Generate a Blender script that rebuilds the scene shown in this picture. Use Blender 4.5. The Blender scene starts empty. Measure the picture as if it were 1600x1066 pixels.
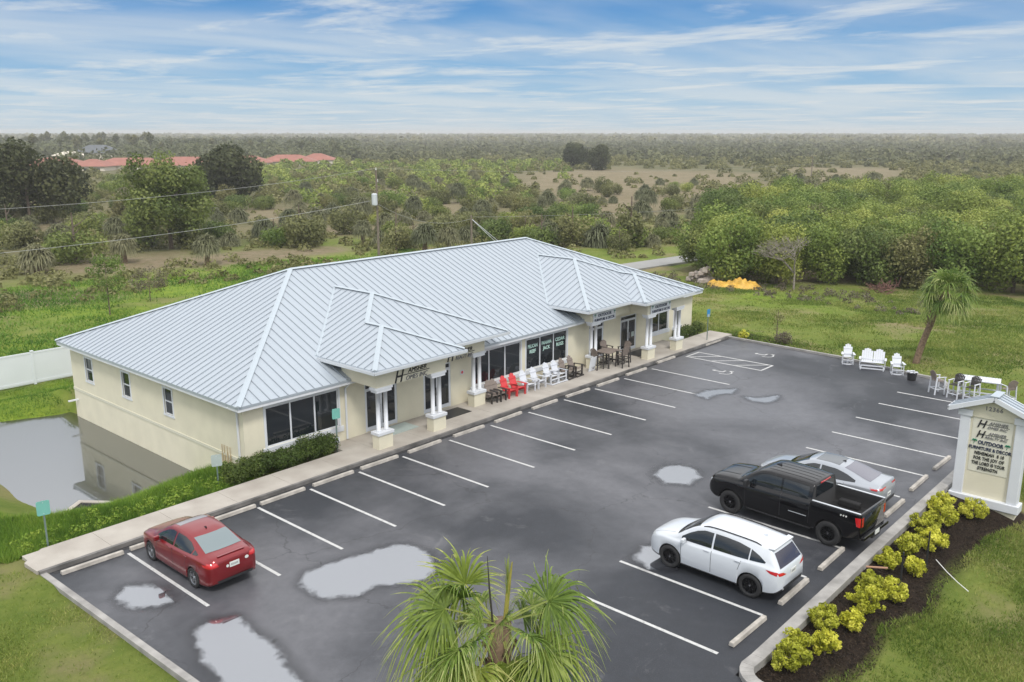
import bpy, bmesh, math, random
import numpy as np
from mathutils import Vector, Matrix
from mathutils.bvhtree import BVHTree
from mathutils.geometry import tessellate_polygon
C = bpy.context.scene.collection
SC = bpy.context.scene
PI = math.pi
R = math.radians
rnd = random.Random(7)

# ------------------------------------------------------------------ camera
CAM = (-11.547, -27.173, 13.46)
PITCH, YAW, FPX = .2317, .8425, 1383.6
cd = bpy.data.cameras.new('camera')
cam = bpy.data.objects.new('camera', cd)
C.objects.link(cam)
cam.location = CAM
cam.rotation_euler = (PI/2-PITCH, 0, -YAW)
cd.sensor_width = 36
cd.lens = FPX/1600*36
cd.clip_start = .3
cd.clip_end = 12000
SC.camera = cam

# ------------------------------------------------------------------ world
SUN_EL, SUN_AZ = R(52), R(215)      # azimuth measured clockwise from +Y
w = bpy.data.worlds.new("World")
SC.world = w
w.use_nodes = True
nt = w.node_tree
nt.nodes.clear()
def wn(t, **k):
    n = nt.nodes.new(t)
    for a, b in k.items():
        if a[0] == 'i' and a[1:].isdigit():
            n.inputs[int(a[1:])].default_value = b
        else:
            setattr(n, a, b)
    return n
lk = nt.links.new
tc = wn('ShaderNodeTexCoord')
sep = wn('ShaderNodeSeparateXYZ')
lk(tc.outputs['Generated'], sep.inputs[0])
ramp = wn('ShaderNodeValToRGB')
cr = ramp.color_ramp
cr.elements[0].position = 0.0
cr.elements[0].color = (.60, .77, .90, 1)
cr.elements[1].position = 1.0
cr.elements[1].color = (1.5, 1.55, 1.65, 1)
for p, c in ((.035, (.43, .67, .90)), (.075, (.22, .50, .85)), (.13, (.10, .34, .74)), (.165, (.12, .36, .76)), (.25, (.95, 1.05, 1.15)), (.40, (1.7, 1.75, 1.8))):
    e = cr.elements.new(p)
    e.color = (*c, 1)
lk(sep.outputs[2], ramp.inputs[0])
# cloud layer seen in perspective: direction / height
mz = wn('ShaderNodeMath', operation='MAXIMUM', i1=0.0)
lk(sep.outputs[2], mz.inputs[0])
az = wn('ShaderNodeMath', operation='ADD', i1=.035)
lk(mz.outputs[0], az.inputs[0])
dx = wn('ShaderNodeMath', operation='DIVIDE')
dy = wn('ShaderNodeMath', operation='DIVIDE')
lk(sep.outputs[0], dx.inputs[0]); lk(az.outputs[0], dx.inputs[1])
lk(sep.outputs[1], dy.inputs[0]); lk(az.outputs[0], dy.inputs[1])
comb = wn('ShaderNodeCombineXYZ')
lk(dx.outputs[0], comb.inputs[0]); lk(dy.outputs[0], comb.inputs[1])
mp = wn('ShaderNodeMapping')
mp.inputs['Rotation'].default_value = (0, 0, R(28))
mp.inputs['Scale'].default_value = (.30, .21, 1)
lk(comb.outputs[0], mp.inputs[0])
n1 = wn('ShaderNodeTexNoise')
n1.inputs['Scale'].default_value = 2.6
n1.inputs['Detail'].default_value = 9
n1.inputs['Roughness'].default_value = .62
n1.inputs['Distortion'].default_value = .35
lk(mp.outputs[0], n1.inputs[0])
mp2 = wn('ShaderNodeMapping')
mp2.inputs['Rotation'].default_value = (0, 0, R(-14))
mp2.inputs['Location'].default_value = (3.1, 1.7, 0)
mp2.inputs['Scale'].default_value = (.10, .22, 1)
lk(comb.outputs[0], mp2.inputs[0])
n2 = wn('ShaderNodeTexNoise')
n2.inputs['Scale'].default_value = 2.0
n2.inputs['Detail'].default_value = 6
n2.inputs['Distortion'].default_value = .2
lk(mp2.outputs[0], n2.inputs[0])
r1 = wn('ShaderNodeMapRange', interpolation_type='SMOOTHSTEP', i1=.40, i2=.68)
lk(n1.outputs[0], r1.inputs[0])
r2 = wn('ShaderNodeMapRange', interpolation_type='SMOOTHSTEP', i1=.36, i2=.66, i4=.72)
lk(n2.outputs[0], r2.inputs[0])
mx = wn('ShaderNodeMath', operation='MAXIMUM')
lk(r1.outputs[0], mx.inputs[0]); lk(r2.outputs[0], mx.inputs[1])
# overcast thickens overhead
oc = wn('ShaderNodeMapRange', interpolation_type='SMOOTHSTEP', i1=.17, i2=.36, i4=.85)
lk(sep.outputs[2], oc.inputs[0])
mx2 = wn('ShaderNodeMath', operation='MAXIMUM')
lk(mx.outputs[0], mx2.inputs[0]); lk(oc.outputs[0], mx2.inputs[1])
cm = wn('ShaderNodeMath', operation='MULTIPLY', i1=.92)
lk(mx2.outputs[0], cm.inputs[0])
cc = wn('ShaderNodeValToRGB')
cc.color_ramp.elements[0].color = (.84, .90, .95, 1)
cc.color_ramp.elements[1].color = (1.95, 1.95, 1.97, 1)
cc.color_ramp.elements[1].position = .42
e = cc.color_ramp.elements.new(.16); e.color = (.84, .89, .94, 1)
lk(sep.outputs[2], cc.inputs[0])
mixc = wn('ShaderNodeMixRGB')
lk(cm.outputs[0], mixc.inputs[0]); lk(ramp.outputs[0], mixc.inputs[1]); lk(cc.outputs[0], mixc.inputs[2])
sky = wn('ShaderNodeTexSky', sky_type='NISHITA', sun_disc=False)
sky.sun_elevation = SUN_EL
sky.sun_rotation = SUN_AZ
bg1 = wn('ShaderNodeBackground'); bg1.inputs[1].default_value = .012
bg2 = wn('ShaderNodeBackground'); bg2.inputs[1].default_value = .775
lk(sky.outputs[0], bg1.inputs[0]); lk(mixc.outputs[0], bg2.inputs[0])
ad = wn('ShaderNodeAddShader')
lk(bg1.outputs[0], ad.inputs[0]); lk(bg2.outputs[0], ad.inputs[1])
wo = wn('ShaderNodeOutputWorld')
lk(ad.outputs[0], wo.inputs[0])

sl = bpy.data.lights.new('sun', 'SUN')
sl.energy = 2.3
sl.angle = R(11)
sl.color = (1, .96, .9)
so = bpy.data.objects.new('sun', sl)
C.objects.link(so)
sd = Vector((math.sin(SUN_AZ)*math.cos(SUN_EL), math.cos(SUN_AZ)*math.cos(SUN_EL), math.sin(SUN_EL)))
so.rotation_euler = sd.to_track_quat('Z', 'Y').to_euler()
SC.view_settings.view_transform = 'Standard'
SC.view_settings.look = 'None'
SC.view_settings.exposure = -.04
SC.view_settings.gamma = 1

# ------------------------------------------------------------------ surveying: photo point -> point on the ground
cF = np.array([math.sin(YAW)*math.cos(PITCH), math.cos(YAW)*math.cos(PITCH), -math.sin(PITCH)])
cR = np.array([math.cos(YAW), -math.sin(YAW), 0.])
cU = np.cross(cR, cF)
def ray(x, y): return cF+cR*(x-800)/FPX-cU*(y-533)/FPX
def G(x, y, z=0.):
    d = ray(x, y); t = (z-CAM[2])/d[2]
    return np.array(CAM)+d*t
def PYp(x, y, Y):
    d = ray(x, y); return np.array(CAM)+d*((Y-CAM[1])/d[1])
def PXp(x, y, X):
    d = ray(x, y); return np.array(CAM)+d*((X-CAM[0])/d[0])
def proj(X, Y, Z):
    dx_, dy_, dz_ = X-CAM[0], Y-CAM[1], Z-CAM[2]
    z = dx_*cF[0]+dy_*cF[1]+dz_*cF[2]
    return 800+FPX*(dx_*cR[0]+dy_*cR[1]+dz_*cR[2])/z, 533-FPX*(dx_*cU[0]+dy_*cU[1]+dz_*cU[2])/z, z

# ------------------------------------------------------------------ materials
def mat(name, col, rough=.6, metal=0, coat=0, spec=.5, var=0., vscale=3., bump=0., bscale=40., col2=None, detail=6, trans=0):
    m = bpy.data.materials.new(name); m.use_nodes = True
    t = m.node_tree; b = t.nodes['Principled BSDF']
    b.inputs['Base Color'].default_value = (*col, 1)
    b.inputs['Roughness'].default_value = rough
    b.inputs['Metallic'].default_value = metal
    b.inputs['Coat Weight'].default_value = coat
    b.inputs['Coat Roughness'].default_value = .04
    b.inputs['Specular IOR Level'].default_value = spec
    tcn = t.nodes.new('ShaderNodeTexCoord')
    if var > 0 or col2:
        n = t.nodes.new('ShaderNodeTexNoise'); n.inputs['Scale'].default_value = vscale; n.inputs['Detail'].default_value = detail
        t.links.new(tcn.outputs['Object'], n.inputs[0])
        mr = t.nodes.new('ShaderNodeMapRange'); mr.inputs[1].default_value = .3; mr.inputs[2].default_value = .7
        t.links.new(n.outputs[0], mr.inputs[0])
        mi = t.nodes.new('ShaderNodeMixRGB')
        mi.inputs[1].default_value = (*[c*(1-var) for c in col], 1)
        mi.inputs[2].default_value = (*(col2 if col2 else [min(1, c*(1+var)) for c in col]), 1)
        t.links.new(mr.outputs[0], mi.inputs[0]); t.links.new(mi.outputs[0], b.inputs['Base Color'])
    if bump > 0:
        n = t.nodes.new('ShaderNodeTexNoise'); n.inputs['Scale'].default_value = bscale; n.inputs['Detail'].default_value = 4
        t.links.new(tcn.outputs['Object'], n.inputs[0])
        bp = t.nodes.new('ShaderNodeBump'); bp.inputs['Strength'].default_value = bump; bp.inputs['Distance'].default_value = .02
        t.links.new(n.outputs[0], bp.inputs['Height']); t.links.new(bp.outputs[0], b.inputs['Normal'])
    return m
def leafmat(name, a, b_, c, rough=.6, hue=.022):
    # a dark, b mid, c light leaf colour; per-leaf value from the 'cv' attribute, per-plant shift from Object Info
    m = bpy.data.materials.new(name); m.use_nodes = True
    t = m.node_tree; b = t.nodes['Principled BSDF']
    b.inputs['Roughness'].default_value = rough
    b.inputs['Specular IOR Level'].default_value = .25
    at = t.nodes.new('ShaderNodeAttribute'); at.attribute_name = 'cv'
    oi = t.nodes.new('ShaderNodeObjectInfo')
    r_ = t.nodes.new('ShaderNodeValToRGB')
    r_.color_ramp.elements[0].color = (*a, 1); r_.color_ramp.elements[1].color = (*c, 1)
    e = r_.color_ramp.elements.new(.5); e.color = (*b_, 1)
    t.links.new(at.outputs['Fac'], r_.inputs[0])
    hs = t.nodes.new('ShaderNodeHueSaturation')
    mr = t.nodes.new('ShaderNodeMapRange'); mr.inputs[3].default_value = .5-hue; mr.inputs[4].default_value = .5+hue
    t.links.new(oi.outputs['Random'], mr.inputs[0]); t.links.new(mr.outputs[0], hs.inputs['Hue'])
    mv = t.nodes.new('ShaderNodeMapRange'); mv.inputs[3].default_value = 1.2; mv.inputs[4].default_value = .78
    t.links.new(oi.outputs['Random'], mv.inputs[0]); t.links.new(mv.outputs[0], hs.inputs['Value'])
    t.links.new(r_.outputs[0], hs.inputs['Color'])
    t.links.new(hs.outputs[0], b.inputs['Base Color'])
    tr = t.nodes.new('ShaderNodeBsdfTranslucent'); t.links.new(hs.outputs[0], tr.inputs[0])
    mx_ = t.nodes.new('ShaderNodeMixShader'); mx_.inputs[0].default_value = .3
    out = t.nodes['Material Output']
    t.links.new(b.outputs[0], mx_.inputs[1]); t.links.new(tr.outputs[0], mx_.inputs[2]); t.links.new(mx_.outputs[0], out.inputs[0])
    return m

M = {}
M['cream'] = mat('cream_stucco', (.65, .61, .475), .85, var=.05, vscale=1.2, bump=.25, bscale=60)
M['white'] = mat('white_trim', (.62, .64, .67), .5, var=.03, vscale=2)
M['gutter'] = mat('gutter_metal', (.60, .63, .66), .4, .2)
M['soffit'] = mat('soffit', (.62, .62, .58), .7)
M['seam'] = mat('roof_seam', (.30, .33, .37), .5, .35)  # ribs greyer than the panels; shade on their sides put into the colour
M['glass'] = mat('tinted_window', (.012, .016, .02), .04, spec=.7)
M['doorglass'] = mat('door_glass', (.015, .018, .022), .05, spec=.6)
M['concrete'] = mat('sidewalk_concrete', (.35, .315, .275), .85, var=.12, vscale=.8, bump=.2, bscale=50, col2=(.43, .40, .355), detail=8)
M['kerb'] = mat('kerb_concrete', (.29, .28, .265), .85, var=.25, vscale=2.0, bump=.3, bscale=30, detail=8)
M['stop'] = mat('wheelstop_concrete', (.36, .335, .30), .85, var=.25, vscale=4, bump=.3, bscale=40)
M['black'] = mat('black_plastic', (.02, .02, .022), .5)
M['tyre'] = mat('tyre', (.018, .018, .019), .8, bump=.2, bscale=50)
M['blackrim'] = mat('black_rim', (.015, .015, .017), .3, .6)
M['rim'] = mat('alloy_rim', (.35, .36, .38), .35, .9)
M['chrome'] = mat('chrome', (.6, .6, .62), .12, 1)
M['letters'] = mat('black_lettering', (.012, .012, .014), .5)
M['navy'] = mat('navy_lettering', (.02, .03, .07), .5)
M['greyletters'] = mat('thin_lettering', (.16, .16, .17), .6)
M['green_letters'] = mat('palm_green', (.02, .22, .12), .6)
M['winletters'] = mat('pale_green_lettering', (.50, .72, .64), .6)
M['wood'] = mat('weathered_pole', (.17, .14, .11), .9, var=.3, vscale=6)
M['bark'] = mat('bark', (.13, .10, .075), .95, var=.35, vscale=5, bump=.5, bscale=14)
M['palmbark'] = mat('palm_bark', (.19, .13, .085), .95, var=.45, vscale=9, bump=.8, bscale=20)
M['greybark'] = mat('grey_bark', (.23, .205, .17), .95, var=.3, vscale=6)
M['mulch'] = mat('mulch', (.018, .013, .010), .95, var=.5, vscale=9, bump=1., bscale=25, col2=(.05, .034, .024))
M['taupe'] = mat('taupe_polywood', (.22, .18, .155), .7, var=.12, vscale=8)
M['darkbrown'] = mat('dark_polywood', (.04, .035, .033), .6)
M['chairwhite'] = mat('white_polywood', (.60, .62, .66), .5)
M['chairred'] = mat('red_polywood', (.60, .05, .055), .5)
M['teal'] = mat('teal_sign', (.16, .42, .36), .5, var=.06)
M['palegrey'] = mat('pale_grey_sign', (.36, .42, .40), .6, var=.08)
M['blue'] = mat('blue_sign', (.03, .22, .45), .5)
M['galv'] = mat('galvanised_post', (.16, .22, .20), .5, .3)
M['red_light'] = mat('tail_light', (.50, .012, .016), .15, coat=1)
M['headlight'] = mat('headlight', (.55, .58, .6), .08, coat=1)
M['plate'] = mat('licence_plate', (.66, .67, .64), .5)
M['terracotta'] = mat('terracotta_roof', (.29, .12, .09), .9, var=.12, vscale=.3)
M['greyroof'] = mat('grey_roof', (.10, .11, .12), .9, var=.1, vscale=.3)
M['housewall'] = mat('house_wall', (.66, .60, .50), .9)
M['tarp'] = mat('yellow_tarp', (.56, .33, .05), .6, var=.3, vscale=2.0)
M['stone'] = mat('stacked_stone', (.36, .31, .27), .95, var=.3, vscale=2)
M['debris'] = mat('reddish_debris', (.15, .075, .06), .95, var=.4, vscale=3)
M['road'] = mat('road_asphalt', (.27, .27, .26), .9, var=.08, vscale=.4)
M['fence'] = mat('white_vinyl', (.66, .69, .72), .5, var=.03, vscale=.6)
def paint_mat():
    m = mat('line_paint', (.50, .50, .49), .7); t = m.node_tree; b = t.nodes['Principled BSDF']; L = t.links.new
    tcn = t.nodes.new('ShaderNodeTexCoord'); n = t.nodes.new('ShaderNodeTexNoise'); n.inputs['Scale'].default_value = 9; n.inputs['Detail'].default_value = 9; n.inputs['Roughness'].default_value = .75
    L(tcn.outputs['Object'], n.inputs[0]); r_ = t.nodes.new('ShaderNodeValToRGB'); L(n.outputs[0], r_.inputs[0]); L(r_.outputs[0], b.inputs['Base Color'])
    e = r_.color_ramp.elements; e[0].position = .36; e[0].color = (.54, .54, .53, 1); e[1].position = .72; e[1].color = (.11, .11, .115, 1); k = r_.color_ramp.elements.new(.56); k.color = (.45, .45, .44, 1)
    return m
M['paint'] = paint_mat()
M['wire'] = mat('aluminium_wire', (.36, .36, .35), .6)
M['brass'] = mat('pipe_cap', (.42, .33, .20), .6)

def roof_mat():
    m = mat('metal_roof', (.56, .64, .71), .42, .25)
    t = m.node_tree; b = t.nodes['Principled BSDF']
    tcn = t.nodes.new('ShaderNodeTexCoord')
    n = t.nodes.new('ShaderNodeTexNoise'); n.inputs['Scale'].default_value = .5; n.inputs['Detail'].default_value = 8; n.inputs['Roughness'].default_value = .7
    t.links.new(tcn.outputs['Object'], n.inputs[0])
    mr = t.nodes.new('ShaderNodeMapRange'); mr.inputs[1].default_value = .3; mr.inputs[2].default_value = .7; mr.inputs[3].default_value = .34; mr.inputs[4].default_value = .52
    t.links.new(n.outputs[0], mr.inputs[0]); t.links.new(mr.outputs[0], b.inputs['Roughness'])
    mi = t.nodes.new('ShaderNodeMixRGB'); mi.inputs[1].default_value = (.345, .39, .435, 1); mi.inputs[2].default_value = (.425, .47, .515, 1)
    t.links.new(n.outputs[0], mi.inputs[0]); t.links.new(mi.outputs[0], b.inputs['Base Color'])
    return m
M['roof'] = roof_mat()
M['cap'] = mat('roof_cap', (.43, .485, .53), .4, .2)

def asphalt_mat():
    m = bpy.data.materials.new('parking_asphalt'); m.use_nodes = True
    t = m.node_tree; b = t.nodes['Principled BSDF']; L = t.links.new
    tcn = t.nodes.new('ShaderNodeTexCoord')
    def noise(s, d=6, r=.6, dist=0):
        n = t.nodes.new('ShaderNodeTexNoise'); n.inputs['Scale'].default_value = s; n.inputs['Detail'].default_value = d
        n.inputs['Roughness'].default_value = r; n.inputs['Distortion'].default_value = dist
        L(tcn.outputs['Object'], n.inputs[0]); return n
    def mrange(o, a, b_, c=0, d=1):
        n = t.nodes.new('ShaderNodeMapRange'); n.inputs[1].default_value = a; n.inputs[2].default_value = b_; n.inputs[3].default_value = c; n.inputs[4].default_value = d
        L(o, n.inputs[0]); return n.outputs[0]
    big = noise(.10, 5, .55, .4)
    col = t.nodes.new('ShaderNodeMixRGB'); col.inputs[1].default_value = (.018, .021, .028, 1); col.inputs[2].default_value = (.090, .092, .104, 1)
    L(mrange(big.outputs[0], .42, .60), col.inputs[0])
    fine = noise(2.2, 10, .75, .2)
    c2 = t.nodes.new('ShaderNodeMixRGB'); c2.blend_type = 'MULTIPLY'; c2.inputs[0].default_value = .8
    fr = t.nodes.new('ShaderNodeValToRGB'); fr.color_ramp.elements[0].position = .25; fr.color_ramp.elements[0].color = (.66, .66, .66, 1)
    fr.color_ramp.elements[1].position = .75; fr.color_ramp.elements[1].color = (1.35, 1.33, 1.3, 1)
    L(fine.outputs[0], fr.inputs[0]); L(col.outputs[0], c2.inputs[1]); L(fr.outputs[0], c2.inputs[2])
    # pale scuffs
    sc = noise(.55, 8, .7, .8)
    c3 = t.nodes.new('ShaderNodeMixRGB'); c3.inputs[2].default_value = (.20, .20, .205, 1)
    L(mrange(sc.outputs[0], .60, .80, 0, .55), c3.inputs[0]); L(c2.outputs[0], c3.inputs[1])
    # stone grit
    gr = noise(45, 3, .6)
    c5 = t.nodes.new('ShaderNodeMixRGB'); c5.inputs[2].default_value = (.17, .17, .17, 1)
    L(mrange(gr.outputs[0], .58, .74, 0, .5), c5.inputs[0]); L(c3.outputs[0], c5.inputs[1])
    # drips and stains
    dn = noise(1.7, 5, .6, .3)
    c6 = t.nodes.new('ShaderNodeMixRGB'); c6.inputs[2].default_value = (.014, .014, .016, 1)
    L(mrange(dn.outputs[0], .66, .74, 0, .6), c6.inputs[0]); L(c5.outputs[0], c6.inputs[1]); c5 = c6
    pn = noise(.9, 9, .8, .6)
    c7 = t.nodes.new('ShaderNodeMixRGB'); c7.inputs[2].default_value = (.26, .26, .27, 1)
    L(mrange(pn.outputs[0], .66, .76, 0, .55), c7.inputs[0]); L(c5.outputs[0], c7.inputs[1]); c5 = c7
    # cracks
    wv = noise(.8, 4, .6)
    va = t.nodes.new('ShaderNodeVectorMath'); va.operation = 'MULTIPLY_ADD'; va.inputs[1].default_value = (1.6, 1.6, 0)
    L(wv.outputs[1], va.inputs[0]); L(tcn.outputs['Object'], va.inputs[2])
    vo = t.nodes.new('ShaderNodeTexVoronoi'); vo.feature = 'DISTANCE_TO_EDGE'; vo.inputs['Scale'].default_value = .13
    L(va.outputs[0], vo.inputs['Vector'])
    c4 = t.nodes.new('ShaderNodeMixRGB'); c4.inputs[2].default_value = (.018, .018, .02, 1)
    L(mrange(vo.outputs[0], .0, .0035, .75, 0), c4.inputs[0]); L(c5.outputs[0], c4.inputs[1])
    L(c4.outputs[0], b.inputs['Base Color'])
    L(mrange(big.outputs[0], .35, .65, .62, .40), b.inputs['Roughness'])
    bn = noise(30, 4)
    bp = t.nodes.new('ShaderNodeBump'); bp.inputs['Strength'].default_value = .3; bp.inputs['Distance'].default_value = .01
    L(bn.outputs[0], bp.inputs['Height']); L(bp.outputs[0], b.inputs['Normal'])
    return m
M['asphalt'] = asphalt_mat()

def water_mat(name, base, refl, tint=(.85, .88, .92), bump=.0, rough=.02):
    m = bpy.data.materials.new(name); m.use_nodes = True
    t = m.node_tree; b = t.nodes['Principled BSDF']; L = t.links.new
    b.inputs['Base Color'].default_value = (*base, 1); b.inputs['Roughness'].default_value = .3
    g = t.nodes.new('ShaderNodeBsdfGlossy'); g.inputs['Roughness'].default_value = rough; g.inputs[0].default_value = (*tint, 1)
    mx_ = t.nodes.new('ShaderNodeMixShader'); mx_.inputs[0].default_value = refl
    L(b.outputs[0], mx_.inputs[1]); L(g.outputs[0], mx_.inputs[2]); L(mx_.outputs[0], t.nodes['Material Output'].inputs[0])
    if bump:
        tcn = t.nodes.new('ShaderNodeTexCoord')
        n = t.nodes.new('ShaderNodeTexNoise'); n.inputs['Scale'].default_value = 3; L(tcn.outputs['Object'], n.inputs[0])
        bp = t.nodes.new('ShaderNodeBump'); bp.inputs['Strength'].default_value = bump; bp.inputs['Distance'].default_value = .01
        L(n.outputs[0], bp.inputs['Height']); L(bp.outputs[0], g.inputs['Normal'])
    return m
M['pond'] = water_mat('pond_water', (.020, .018, .008), .31, bump=.03)
def puddle_mat():
    m = water_mat('puddle_water', (.040, .042, .05), .33, bump=.02, rough=.04)
    t = m.node_tree; L = t.links.new; out = t.nodes['Material Output']; src = out.inputs[0].links[0].from_socket
    at = t.nodes.new('ShaderNodeAttribute'); at.attribute_name = 'wet'
    tcn = t.nodes.new('ShaderNodeTexCoord'); n = t.nodes.new('ShaderNodeTexNoise'); n.inputs['Scale'].default_value = 2.2; n.inputs['Detail'].default_value = 8; n.inputs['Roughness'].default_value = .65
    L(tcn.outputs['Object'], n.inputs[0])
    ma = t.nodes.new('ShaderNodeMath'); ma.operation = 'MULTIPLY_ADD'; ma.inputs[1].default_value = .75; L(n.outputs[0], ma.inputs[0]); L(at.outputs['Fac'], ma.inputs[2])
    mr = t.nodes.new('ShaderNodeMapRange'); mr.interpolation_type = 'SMOOTHSTEP'; mr.inputs[1].default_value = .76; mr.inputs[2].default_value = 1.04; L(ma.outputs[0], mr.inputs[0])
    tr = t.nodes.new('ShaderNodeBsdfTransparent'); mx_ = t.nodes.new('ShaderNodeMixShader')
    rim = t.nodes.new('ShaderNodeBsdfPrincipled'); rim.inputs['Base Color'].default_value = (.016, .017, .021, 1); rim.inputs['Roughness'].default_value = .28
    mr2 = t.nodes.new('ShaderNodeMapRange'); mr2.interpolation_type = 'SMOOTHSTEP'; mr2.inputs[1].default_value = .40; mr2.inputs[2].default_value = .88; mr2.inputs[4].default_value = .30; L(ma.outputs[0], mr2.inputs[0])
    m0 = t.nodes.new('ShaderNodeMixShader'); L(mr2.outputs[0], m0.inputs[0]); L(tr.outputs[0], m0.inputs[1]); L(rim.outputs[0], m0.inputs[2])
    L(mr.outputs[0], mx_.inputs[0]); L(m0.outputs[0], mx_.inputs[1]); L(src, mx_.inputs[2]); L(mx_.outputs[0], out.inputs[0])
    return m
M['puddle'] = puddle_mat()

def ground_mat():
    m = bpy.data.materials.new('ground'); m.use_nodes = True
    t = m.node_tree; b = t.nodes['Principled BSDF']; L = t.links.new
    b.inputs['Roughness'].default_value = .95; b.inputs['Specular IOR Level'].default_value = .15
    tcn = t.nodes.new('ShaderNodeTexCoord')
    def noise(s, d=6, r=.6):
        n = t.nodes.new('ShaderNodeTexNoise'); n.inputs['Scale'].default_value = s; n.inputs['Detail'].default_value = d; n.inputs['Roughness'].default_value = r
        L(tcn.outputs['Object'], n.inputs[0]); return n.outputs[0]
    def mr(o, a, c, d=0, e=1):
        n = t.nodes.new('ShaderNodeMapRange'); n.inputs[1].default_value = a; n.inputs[2].default_value = c; n.inputs[3].default_value = d; n.inputs[4].default_value = e
        L(o, n.inputs[0]); return n.outputs[0]
    def mix(f, a, c):
        n = t.nodes.new('ShaderNodeMixRGB')
        for k, v in ((0, f), (1, a), (2, c)):
            if isinstance(v, tuple): n.inputs[k].default_value = (*v, 1)
            else: L(v, n.inputs[k])
        return n.outputs[0]
    def attr(n_):
        a = t.nodes.new('ShaderNodeAttribute'); a.attribute_name = n_; return a.outputs['Fac']
    def mul(a, c):
        n = t.nodes.new('ShaderNodeMath'); n.operation = 'MULTIPLY'; L(a, n.inputs[0])
        if isinstance(c, float): n.inputs[1].default_value = c
        else: L(c, n.inputs[1])
        return n.outputs[0]
    def add(a, c):
        n = t.nodes.new('ShaderNodeMath'); n.operation = 'ADD'; n.use_clamp = True; L(a, n.inputs[0]); L(c, n.inputs[1]); return n.outputs[0]
    g = mix(mr(noise(.35, 8, .7), .35, .68), (.115, .165, .026), (.225, .245, .060))
    g = mix(mr(noise(2.5, 8, .75), .35, .7, 0, .55), g, (.075, .125, .02))
    g = mix(mr(noise(.16, 5, .6), .50, .64, 0, .8), g, (.25, .20, .115))
    lush = mix(mr(noise(1.1, 8, .7), .3, .7), (.09, .17, .016), (.22, .28, .035))
    g = mix(mul(attr('lush'), mr(noise(.12, 4), .28, .5)), g, lush)
    field = mix(mr(noise(.05, 9, .8), .38, .6), (.07, .08, .03), (.165, .145, .078))
    g = mix(attr('scrub'), g, field)
    dry = mix(mr(noise(.12, 9, .75), .35, .65), (.19, .145, .09), (.27, .215, .15))
    dry = mix(mr(noise(.9, 8, .8), .42, .62, 0, .8), dry, (.125, .125, .055))
    g = mix(attr('dry'), g, dry)
    soil = mix(mr(noise(5, 8, .8), .35, .65), (.012, .009, .007), (.045, .031, .022))
    soil = mix(mr(noise(30, 3, .8), .6, .72), soil, (.09, .065, .05))
    g = mix(attr('mulch'), g, soil)
    L(g, b.inputs['Base Color'])
    bn = t.nodes.new('ShaderNodeBump'); bn.inputs['Strength'].default_value = .9; bn.inputs['Distance'].default_value = .12
    L(noise(6, 8, .8), bn.inputs['Height']); L(bn.outputs[0], b.inputs['Normal'])
    return m
M['ground'] = ground_mat()

M['leaf_scrub'] = leafmat('scrub_leaves', (.080, .090, .030), (.165, .172, .060), (.26, .26, .11))
M['leaf_green'] = leafmat('mid_green_leaves', (.066, .098, .024), (.145, .19, .045), (.25, .285, .085))
M['leaf_lime'] = leafmat('spring_leaves', (.082, .130, .026), (.195, .258, .052), (.33, .38, .095))
M['leaf_dark'] = leafmat('dark_leaves', (.029, .038, .016), (.053, .067, .026), (.096, .108, .042))
M['leaf_hedge'] = leafmat('hedge_leaves', (.03, .055, .012), (.065, .11, .022), (.13, .18, .045))
M['leaf_bank'] = leafmat('bank_grass_leaves', (.08, .15, .016), (.16, .27, .028), (.29, .38, .06))
M['leaf_yellow'] = leafmat('golden_leaves', (.20, .22, .016), (.46, .47, .04), (.70, .68, .12), hue=.006)
M['leaf_palm'] = leafmat('palm_leaflets', (.07, .12, .022), (.19, .27, .045), (.50, .50, .20), .45)
M['leaf_palmfar'] = leafmat('palmetto_leaves', (.068, .076, .034), (.162, .170, .085), (.289, .289, .170))
M['leaf_dry'] = leafmat('dry_brush', (.09, .07, .05), (.17, .14, .10), (.26, .23, .17))
M['blade'] = leafmat('grass_blades', (.09, .15, .02), (.19, .25, .042), (.36, .36, .11))
M['leaf_far'] = leafmat('far_wood_leaves', (.080, .088, .038), (.140, .146, .064), (.215, .213, .10))

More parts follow.
